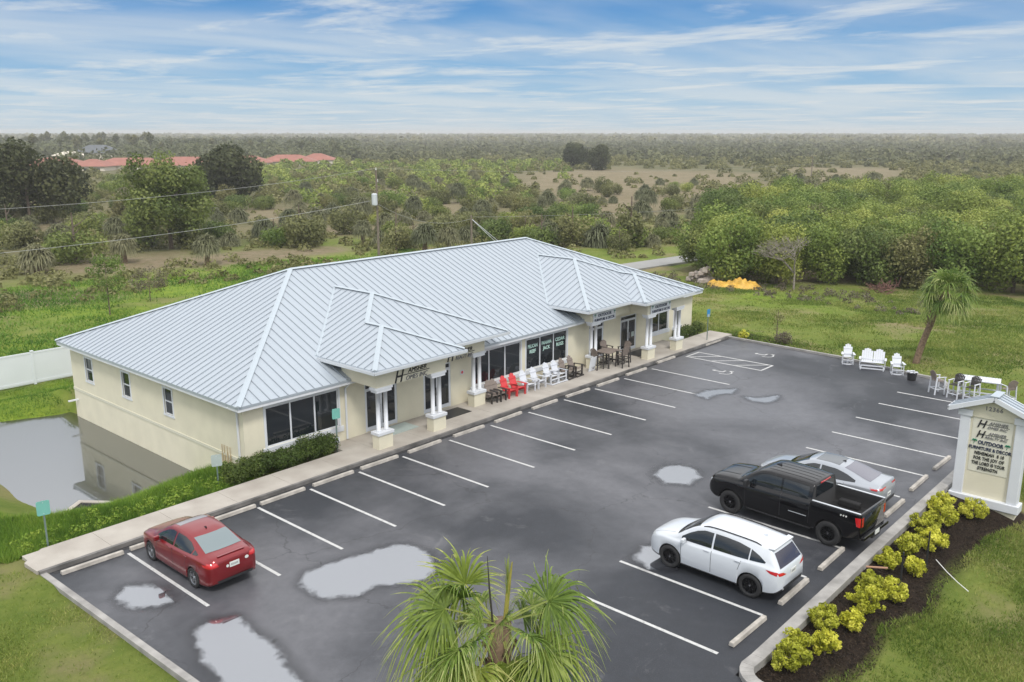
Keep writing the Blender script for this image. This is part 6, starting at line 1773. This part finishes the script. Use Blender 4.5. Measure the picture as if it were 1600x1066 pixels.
# scattered individuals
rng = np.random.default_rng(42)
dry_w = [[tuple(G(x, y, -1.0)[:2]) for x, y in P] for P in DRY]
mang_px = [(1030, 432), (1060, 455), (1600, 505), (1760, 520), (1760, 320), (1400, 322), (1120, 368), (1040, 395)]
mang_w = [tuple(G(x, y, -.8)[:2]) for x, y in mang_px]
road_w = [(42, 24), (140, 12), (140, 25), (42, 34)]
cnt = 0; used = []
def ok_spot(x, y, need):
    for (a, b) in used[-400:]:
        if (a-x)**2+(b-y)**2 < need*need: return False
    return True
tries = 0; nb = npal = 0
while cnt < 340 and tries < 30000:
    tries += 1
    u = rng.uniform(-40, 1640); v = 278+ (400-278)*rng.random()**.8
    p = G(u, v, -1.1)
    x, y = p[0], p[1]
    if not (y > 52-.0*x or x > 75): continue
    if x > 60 and y < 36 and x < 95: continue
    if inside(mang_w, [x], [y])[0] or inside(road_w, [x], [y])[0]: continue
    if u < 560 and v > 395-.02*u: continue
    ind = any(inside(w_, [x], [y])[0] for w_ in dry_w)
    if ind and rng.random() < .5: continue
    D = math.hypot(x-CAM[0], y-CAM[1])
    if not ok_spot(x, y, 2.6+.008*D): continue
    used.append((x, y)); s = rng.uniform(.8, 1.45)
    if rng.random() < .55:
        k = int(rng.integers(4)); 
        if k == 3 and u < 500 and rng.random() < .5: k = 1
        plant('bush', bushes[k], tm[k % 2] if D < 120 else None, 'bark', (x, y, -1.15), s, rng.uniform(0, 6), 'rounded green bush in the scrub field behind the building', 'bush', 'bushes in the scrub field'); nb += 1
    else:
        k = int(rng.integers(3)); plant('palmetto', palmet[k], ptr[k] if D < 150 else None, 'palmbark', (x, y, -1.15), s*.95, rng.uniform(0, 6), 'shaggy grey green palmetto in the scrub field behind the building', 'palmetto', 'palmettos in the scrub field'); npal += 1
    cnt += 1
# the wood on the right: individual trees
mt_pro = [P_(401, 3.6, 3.4, 6.0, 30, 1.15, 9500, .24, 'leaf_lime', .3), P_(402, 3.2, 3.6, 5.6, 30, 1.1, 9500, .24, 'leaf_green', .2), P_(403, 3.8, 3.2, 6.4, 32, 1.15, 9800, .24, 'leaf_lime', .3), P_(404, 3.0, 3.0, 5.2, 28, 1.05, 8600, .23, 'leaf_scrub', .1)]
mtr = [trunkmesh(4.6, .14, 410+i, 2.2, 7) for i in range(3)]
spots = []
fl = [G(1035, 437, -.6), G(1180, 450, -.6), G(1300, 462, -.6), G(1450, 470, -.6), G(1620, 480, -.6), G(1800, 495, -.6)]
for i in range(len(fl)-1):
    a, b = fl[i], fl[i+1]; n = max(1, int(np.hypot(*(b-a)[:2])/3.6))
    for k in range(n): q = a+(b-a)*k/n; spots.append((q[0]+1.5+rng.uniform(-.6, .6), q[1]+rng.uniform(-.6, .6)))
t_ = 0
while len(spots) < 130 and t_ < 8000:
    t_ += 1; u = rng.uniform(1035, 1700); v = rng.uniform(325, 470); p = G(u, v, -.8)
    if not inside(mang_w, [p[0]], [p[1]])[0]: continue
    if any((a-p[0])**2+(b-p[1])**2 < 3.9**2 for a, b in spots): continue
    spots.append((p[0], p[1]))
aw_ = np.array([math.sin(YAW), math.cos(YAW)])*5.6
for (x, y) in spots:
    x, y = x+aw_[0], y+aw_[1]
    if proj(x, y, 1)[0] < 1098 and math.hypot(x-CAM[0], y-CAM[1]) < 125: continue
    k = int(rng.choice([0, 1, 2, 3], p=[.38, .18, .32, .12])); s = rng.uniform(.85, 1.15)
    plant('thicket_tree', mt_pro[k], mtr[k % 3], 'bark', (x, y, -.7), s, rng.uniform(0, 6), 'spring green tree in the dense thicket right of the building', 'tree', 'trees of the thicket beyond the lawn')
# far scrub and woods as one mass each
def far_mass(name, n, dmin, dmax, hmin, hmax, q, leaf, m, seed, label, dens_dry=.1, umin=-60, umax=1660, power=1.0, left_taller=False):
    rng = np.random.default_rng(seed); P = []; 
    r_ = np.sqrt(rng.uniform(dmin**2, dmax**2, n*3)) if power == 1 else dmin*(dmax/dmin)**rng.random(n*3)
    a = YAW+np.arctan((rng.uniform(umin, umax, n*3)-800)/FPX)
    X = CAM[0]+np.sin(a)*r_; Y = CAM[1]+np.cos(a)*r_
    keep = np.ones(len(X), bool)
    for w_ in dry_w: keep &= ~(inside(w_, X, Y) & (rng.random(len(X)) > dens_dry))
    keep &= ~inside(mang_w, X, Y) & ~inside(road_w, X, Y) & ((Y > 52) | (X > 75))
    # keep the houses visible
    for o in SC.objects:
        if o.name.startswith('distant_house'):
            hx, hy = o.location.x, o.location.y; dh = math.hypot(hx-CAM[0], hy-CAM[1]); ux, uy = (hx-CAM[0])/dh, (hy-CAM[1])/dh
            al = (X-CAM[0])*ux+(Y-CAM[1])*uy; pe = np.abs(-(X-CAM[0])*uy+(Y-CAM[1])*ux)
            keep &= ~((pe < 13) & (al > dh-22) & (al < dh+12) & (rng.random(len(X)) < .8))
    X, Y, r_, a = X[keep][:n], Y[keep][:n], r_[keep][:n], a[keep][:n]
    n_ = len(X); hh = rng.uniform(hmin, hmax, n_)
    if left_taller: hh = hh*(1+.9*np.clip((.62-a)/.5, 0, 1))
    rr_ = hh*rng.uniform(.7, 1.15, n_)
    # each clump: q leaf quads on a bumpy dome
    k = np.repeat(np.arange(n_), q)
    d = rng.normal(size=(len(k), 3)); d[:, 2] = np.abs(d[:, 2]); d /= np.linalg.norm(d, axis=1, keepdims=True)
    rad = (1-.3*rng.random(len(k)))
    Pp = np.stack([X[k]+d[:, 0]*rr_[k]*rad, Y[k]+d[:, 1]*rr_[k]*rad, -1.2+d[:, 2]*hh[k]*rad], 1)
    sz = leaf*(r_[k]/dmin)**.75
    Nn = d+.5*rng.normal(size=d.shape)
    Nn /= np.linalg.norm(Nn, axis=1, keepdims=True); A = rng.normal(size=Nn.shape); U = np.cross(Nn, A); U /= np.linalg.norm(U, axis=1, keepdims=True); Vv = np.cross(Nn, U)
    s_ = (sz*(.6+.8*rng.random(len(k))))[:, None]*.5
    verts = np.stack([Pp-U*s_, Pp+Vv*s_*.7, Pp+U*s_, Pp-Vv*s_*.7], 1).reshape(-1, 3)
    base = rng.random(n_)
    cv = np.clip(.25+.5*base[k]+.2*rng.normal(size=len(k)), 0, 1)
    o = np_mesh(name, verts, np.arange(len(verts)).reshape(-1, 4), M[m], cv)
    tag(o, label, 'scrub', kind='stuff'); return o
far_mass('low_scrub', 1700, 75, 330, .4, 1.4, 70, .26, 'leaf_scrub', 51, 'low scrubby undergrowth covering the field', .25, power=2)
far_mass('field_scrub', 1500, 190, 520, 1.4, 3.0, 130, .55, 'leaf_scrub', 52, 'olive green scrub covering the middle distance', .10)
far_mass('green_scrub', 260, 180, 420, 2.0, 3.6, 160, .55, 'leaf_lime', 56, 'brighter green scrub patches in the middle distance', .03, umin=380, umax=900)
far_mass('field_scrub', 2600, 420, 1100, 2.6, 5.5, 70, 1.7, 'leaf_far', 53, 'dull green woodland fading towards the horizon', .25, left_taller=True)
far_mass('far_wood', 3200, 1000, 3300, 6, 11, 45, 4.0, 'leaf_far', 54, 'distant flat woods along the horizon', .5)
far_mass('pine_wood', 900, 480, 1050, 6, 10.5, 120, 1.7, 'leaf_far', 55, 'taller pine woods along the horizon behind the houses', 1, umin=-80, umax=560)
# tall thin pines standing proud of the left skyline
rng = np.random.default_rng(9); tp = []
pro = crown_mesh('crown', 601, 2.8, 2.8, 9, 15.5, 12, 1.3, 420, 1.2, M['leaf_far']); ptk = trunkmesh(14, .22, 602, 1.2, 4)
for k in range(80):
    u = -20+560*rng.random()**1.1; D = rng.uniform(520, 900); a = YAW+math.atan((u-800)/FPX)
    s = rng.uniform(.62, .85)*(1.15 if u < 260 else .85)
    plant('pine_tree', pro, ptk, 'bark', (CAM[0]+math.sin(a)*D, CAM[1]+math.cos(a)*D, -1.2), s, rng.uniform(0, 6), 'tall thin pine rising above the left skyline', 'pine tree', 'pines on the left skyline')

# ================================================================== YARD DETAILS
# bare tree
def bare_tree(loc, h, seed, label, m='greybark'):
    rr = random.Random(seed); mb = MB()
    def br(p, d, L_, r_, dep):
        q = p+d*L_; mid = p+d*L_*.5+Vector((rr.uniform(-1, 1), rr.uniform(-1, 1), rr.uniform(-.5, .5)))*L_*.07
        mb.tube([p, mid, q], [r_, r_*.8, r_*.6], 5 if dep > 1 else 7, cap=False)
        if dep >= 5: return
        for k in range(5 if dep < 1 else 3):
            a = Vector((rr.uniform(-1, 1), rr.uniform(-1, 1), rr.uniform(-.2, .5))); nd = (d*.5+a*1.0).normalized()
            br(q, nd, L_*(1.35 if dep == 0 else 1)*rr.uniform(.62, .85), r_*.64, dep+1)
    root = empty('bare_tree', loc, label, 'tree')
    br(Vector((0, 0, -.2)), Vector((.03, .02, 1)), h*.30, .12, 0)
    mb.build('trunk_and_branches', M[m], root); return root
bt = G(1240, 452, -.4); bare_tree((bt[0], bt[1], -.4), 5.4, 11, 'leafless grey tree with spreading twisted branches at the thicket edge')
sp = G(1213, 533, -.1)
single('sapling', (sp[0], sp[1], -.1), .45, .45, 2.6, 8, .22, 260, .09, 'leaf_scrub', 85, 'thin wispy sapling on the lawn beside the far kerb', z0=.25, tr=.04)
# yellow tarp, stone stacks, debris
def tarp():
    p = G(1146, 449, -.4); n, m_ = 80, 30; V, F = [], []
    rr = np.random.default_rng(8)
    for i in range(n+1):
        for j in range(m_+1):
            u, v = i/n*2-1, j/m_*2-1
            e = max(0, 1-(abs(u)**6))*max(0, 1-abs(v)**4)
            z = e*(.44+.11*math.sin(u*6.5+2*v)+.09*math.sin(13*u-5*v+1)+.06*math.sin(21*u+9*v)+.05*math.sin(29*v-15*u))
            z *= 1.35*(.66+.34*abs(math.sin(u*1.7+.7)))
            V.append((u*2.35*(1+.08*math.sin(5*v)), v*1.2*(1+.12*math.sin(7*u)), max(0, z))); F += [] 
    for i in range(n):
        for j in range(m_): a = i*(m_+1)+j; F.append((a, a+m_+1, a+m_+2, a+1))
    o = np_mesh('tarp_pile', V, F, M['tarp'], smooth=True); o.location = (p[0], p[1], -.42); o.rotation_euler = (0, 0, R(-62)); tag(o, 'crumpled bright yellow tarp heaped at the edge of the thicket', 'tarp')
tarp()
def rock_pile(name, loc, label, cat, m, n, w_, h_, seed, bs=(.25, .5)):
    rr = random.Random(seed); root = empty(name, loc, label, cat)
    for k in range(n):
        x = rr.uniform(-w_, w_); z = rr.uniform(0, h_*(1-abs(x)/w_*.5)); s_ = rr.uniform(*bs)
        mb = MB(); mb.box((x, rr.uniform(-.4, .4), z+s_*.3), (s_*1.3, s_, s_*.8), Matrix.Rotation(rr.uniform(-.5, .5), 3, 'Z')@Matrix.Rotation(rr.uniform(-.3, .3), 3, 'X'), taper=.8)
        mb.build('block', M[m], root, bevel=.05)
    return root
p = G(1080, 441, -.4); rock_pile('stone_stack', (p[0], p[1], -.45), 'small leaning stack of grey brown stones left of the yellow tarp, farther from it', 'stones', 'stone', 8, .4, 1.4, 1, (.3, .5))
p = G(1100, 442, -.4); rock_pile('stone_stack', (p[0], p[1], -.45), 'bigger heap of grey brown stones touching the yellow tarp', 'stones', 'stone', 24, 1.0, 1.4, 2, (.35, .6))
p = G(1380, 455, -.4); db = empty('debris_pile', (p[0], p[1], -.45), 'reddish brown pile of brush and broken branches before the thicket', 'debris')
rr = random.Random(6); mb = MB()
for k in range(90):
    a = Vector((rr.uniform(-1.4, 1.4), rr.uniform(-.8, .8), rr.uniform(0, .5))); d = Vector((rr.uniform(-1, 1), rr.uniform(-1, 1), rr.uniform(-.2, .8))).normalized()*rr.uniform(.4, 1.1)
    mb.tube([a, a+d], [.035, .015], 4)
mb.build('branches', M['debris'], db)
# hedges: one thing per row of bushes is a shrub; leaf clouds on blobs
def shrub(name, x, y, z, rx, ry, h, n, leaf, m, seed, label, cat='shrub', group=None, k=10, stems=True, rb=None):
    rb = rb or min(rx, h)*.42
    cm_ = crown_mesh('crown', seed, rx, ry, .03, h, k, rb, n, leaf, M[m])
    return plant(name, cm_, trunkmesh(h*.6, .035, seed, rx*.55, 6) if stems else None, 'bark', (x, y, z), 1, 0, label, cat, group)
for i, (x, y, rx, ry, h, lab) in enumerate(((5.7, 2.85, .95, .6, .85, 'leftmost clipped shrub of the hedge, at the building corner'), (6.9, 2.75, .9, .55, .80, 'second clipped shrub of the hedge from the building corner'),
        (8.0, 2.7, .85, .55, .85, 'middle clipped shrub of the hedge under the left window'), (9.0, 2.7, .8, .55, .95, 'tall clipped shrub of the hedge, second from the green sign post'), (9.85, 2.75, .65, .55, 1.0, 'clipped shrub of the hedge nearest the green sign post'))):
    shrub('hedge_shrub', x, y, .0, rx, ry, h, 4200, .075, 'leaf_hedge', 700+i, lab, k=16, group='clipped hedge under the left window', rb=.32)
for i, (x, y) in enumerate(((38.9, 2.75), (40.1, 2.75), (41.2, 2.8))):
    shrub('hedge_shrub', x, y, .05, .75, .45, .75, 1800, .09, 'leaf_hedge', 720+i, ('low dark shrub under the far right window', 'low dark shrub between the far window and the building corner', 'low dark shrub rounding the far right building corner')[i], k=10, group='dark shrubs at the far corner', rb=.3)
# golden shrubs in the bed
gl = [(8.5, -18.95, .62), (9.3, -18.75, .50), (9.9, -19.3, .50), (10.9, -18.8, .58), (11.6, -19.35, .42), (12.9, -19.35, .72), (13.9, -19.0, .50), (14.3, -19.6, .52), (15.9, -18.85, .50), (16.2, -19.6, .42), (17.3, -19.05, .55), (18.4, -19.45, .60), (19.3, -18.9, .62), (20.5, -19.2, .62), (21.4, -18.85, .70), (22.3, -19.7, .62)]
gn = ['golden shrub nearest the bed corner', 'small golden shrub second from the bed corner, against the kerb', 'golden shrub third from the bed corner', 'golden shrub fourth from the bed corner, with a sprig over the kerb', 'low golden shrub at the grass side, fifth from the bed corner',
      'round golden shrub left of the nearer black stake', 'golden shrub behind the nearer black stake, kerb side', 'golden shrub at the foot of the nearer black stake', 'golden shrub by the rusty pipe', 'low golden shrub left of the farther black stake', 'golden shrub behind the farther black stake',
      'golden shrub just right of the farther black stake', 'golden shrub midway to the monument sign, kerb side', 'golden shrub fourth from the monument sign', 'large golden shrub against the kerb by the monument sign', 'golden shrub at the foot of the monument sign']
for i, ((x, y, r_), lab) in enumerate(zip(gl, gn)):
    shrub('golden_shrub', x, y, float(ground_h(x, y))-.02, r_*.95, r_*.85, .42+r_*.56, int(2300*r_/.5), .07, 'leaf_yellow', 740+i, lab, k=34, group='golden shrubs in the mulch bed', rb=.11)
# small tufts by the far kerb
p = G(1162, 533, 0); shrub('kerb_shrub', p[0]+.6, p[1]+.2, -.05, .5, .5, .75, 700, .09, 'leaf_yellow', 780, 'small yellow green shrub in the dark mulch beyond the far kerb', k=6)
p = G(1215, 540, 0); shrub('kerb_shrub', p[0]+.9, p[1], -.05, .8, .6, .8, 800, .09, 'leaf_dry', 781, 'sparse brown shrub beside the wispy sapling at the far kerb', k=6)

# mulch chips
rng = np.random.default_rng(95); X = rng.uniform(7, 23.3, 16000); Y = rng.uniform(-20.8, -18.4, 16000); k_ = dist_poly(BED, X, Y) < .12; X, Y = X[k_], Y[k_]
P = np.stack([X, Y, ground_h(X, Y)+.015], 1); v, f = leaf_quads(P, .07, rng, N=np.stack([.5*rng.normal(size=len(X)), .5*rng.normal(size=len(X)), np.ones(len(X))], 1), asp=.35)
M['chips'] = leafmat('mulch_chips', (.012, .008, .006), (.035, .024, .017), (.10, .07, .05), .9)
tag(np_mesh('mulch_chips', v, f, M['chips'], rng.random(len(f))**1.6), 'dark brown bark mulch chips covering the planting bed', 'mulch', kind='stuff')
# ------------------------------------------------------------------ grass
def blades(name, poly, n, h0, h1, wd, m, seed, label, dens=None, lean=.5, zoff=0., clump=0):
    rng = np.random.default_rng(seed); P = np.array(poly); lo, hi = P.min(0), P.max(0); X = np.zeros(0); Y = np.zeros(0)
    while len(X) < n:
        k = n*2; x = rng.uniform(lo[0], hi[0], k); y = rng.uniform(lo[1], hi[1], k)
        if clump:
            c_ = rng.integers(0, max(1, k//clump), k); cx = rng.uniform(lo[0], hi[0], k//clump+1)[c_]; cy = rng.uniform(lo[1], hi[1], k//clump+1)[c_]
            x = cx+rng.normal(size=k)*.10; y = cy+rng.normal(size=k)*.10
        s = inside(poly, x, y)
        if dens is not None: s &= rng.random(k) < dens(x, y)
        X = np.concatenate([X, x[s]]); Y = np.concatenate([Y, y[s]])
        if s.sum() < 10: break
    X, Y = X[:n], Y[:n]; n = len(X)
    Z = ground_h(X, Y)-.02+zoff; h = rng.uniform(h0, h1, n); a = rng.uniform(0, 2*PI, n); l = rng.normal(size=(n, 2))*lean
    B = np.stack([X, Y, Z], 1); sx_ = np.stack([np.cos(a), np.sin(a), 0*a], 1)*wd
    T_ = B+np.stack([l[:, 0]*h, l[:, 1]*h, h], 1)
    v = np.stack([B-sx_, B+sx_, T_], 1).reshape(-1, 3)
    big = .5+1.5*(fbm(X, Y, 2.6, 11)-.5)+.6*(fbm(X, Y, 11, 5)-.5)
    o = np_mesh(name, v, np.arange(3*n).reshape(-1, 3), M[m], np.clip(big+.22*rng.normal(size=n), 0, 1), nv=3)
    tag(o, label, 'grass', kind='stuff'); return o
patch = lambda x, y: np.clip((fbm(x, y, 3.5, 3)-.36)*4.2, .06, 1)
blades('grass', [(8.7, -19.75), (10.5, -20.15), (12.5, -19.85), (14.5, -20.45), (16.6, -20.15), (21, -20.45), (24.6, -21.2), (27, -20), (34, -18.7), (34, -27), (12, -30), (6, -26), (7.2, -20.8)], 150000, .05, .15, .018, 'blade', 61, 'uneven lawn grass on the street verge below the planting bed', patch)
blades('grass', [(-2.62, 1.2), (-2.35, -8), (-2.2, -16), (-9, -14), (-16, 4), (-8, 4)], 110000, .03, .12, .016, 'blade', 62, 'patchy grass strip along the left kerb of the parking lot', patch)
nearpond = lambda x, y: np.where((dist_poly(pond_w, x, y) > .05), 1, 0)*(ground_h(x, y) > POND_Z-.02)
blades('bank_grass', [(-2.8, 2.3), (-1.6, 2.2), (5.3, 2.35), (6.35, 2.6), (6.35, 4.8), (3.6, 6.2), (-.5, 5.2), (-2, 6), (-5, 5)], 42000, .12, .36, .016, 'leaf_bank', 63, 'long bright green grass on the bank between the sidewalk and the pond', lambda x, y: (dist_poly(pond_w, x, y) > -.12)*1.0, .45)
blades('bank_grass', [(-12, 6), (-4, 5), (-1.5, 6), (-2, 9), (-4, 16), (-9, 20), (-14, 18)], 30000, .05, .16, .016, 'leaf_bank', 64, 'green grass on the left bank of the pond', nearpond, .5)
blades('bank_grass', [(-12, 19), (6.4, 19), (9.5, 26.9), (-12, 27.0)], 26000, .05, .16, .018, 'leaf_bank', 65, 'green grass between the pond and the white fence', nearpond, .5)
blades('lawn_grass', [(42.2, 2), (41.2, -8), (40.2, -13), (39.5, -18), (60, -24), (74, -8), (66, 8), (60, 18), (42.5, 16)], 120000, .06, .17, .04, 'blade', 66, 'rough lawn grass between the lot and the thicket', patch)
blades('field_grass', [(-14, 29), (14, 28), (60, 40), (64, 58), (35, 62), (0, 66), (-14, 60)], 60000, .10, .32, .05, 'leaf_bank', 67, 'tall bright grass in the field behind the white fence', lambda x, y: np.clip((fbm(x, y, 9, 8)-.38)*4, .05, 1), .6)
# dense growth on the verge beside the sidewalk: leafy weeds
rng = np.random.default_rng(91)
def weeds(n_, fx_, seed, lab, leaf, m):
    rg = np.random.default_rng(seed); bl = []
    for k in range(n_):
        x, y, r_ = fx_(rg); bl.append([x, y, float(ground_h(x, y))+r_*.25, r_])
    B = np.array(bl); P, N, kk = crown_pts(rg, B, n_*90); ok_ = P[:, 2] > ground_h(P[:, 0], P[:, 1]); P, N, kk = P[ok_], N[ok_], kk[ok_]
    v, f = leaf_quads(P, leaf, rg, N=N, asp=.5); base = rg.random(n_)
    o = np_mesh('leafy_weeds', v, f, M[m], np.clip(.3+.5*base[kk]+.2*rg.normal(size=len(kk)), 0, 1)); tag(o, lab, 'weeds', kind='stuff')
weeds(150, lambda g: (g.uniform(-2.5, 5.6), 2.75+g.uniform(-.35, 1.0)*(1 if g.random() < .8 else 1.4), g.uniform(.12, .27)), 92, 'bright leafy weeds massed along the sidewalk edge above the pond', .10, 'leaf_bank')
weeds(90, lambda g: (g.uniform(58, 66)+0, g.uniform(-6, 20), g.uniform(.2, .5)), 93, 'dry brush and leaf litter along the thicket edge', .16, 'leaf_dry')

# ------------------------------------------------------------------ haze
mb = MB(); mb.bb(-3900, 3900, -3900, 3900, -12, 20)
hz = mb.build('haze', []) if False else mb.build('haze', bpy.data.materials.new('haze_air'))
hm = hz.data.materials[0]; hm.use_nodes = True; t = hm.node_tree
for nd in list(t.nodes):
    if nd.type != 'OUTPUT_MATERIAL': t.nodes.remove(nd)
pv = t.nodes.new('ShaderNodeVolumePrincipled'); pv.inputs['Color'].default_value = (.97, .96, .93, 1); pv.inputs['Density'].default_value = .00034; pv.inputs['Anisotropy'].default_value = .2
t.links.new(pv.outputs[0], [n for n in t.nodes if n.type == 'OUTPUT_MATERIAL'][0].inputs['Volume'])
tag(hz, 'thin pale haze', 'haze', kind='stuff')
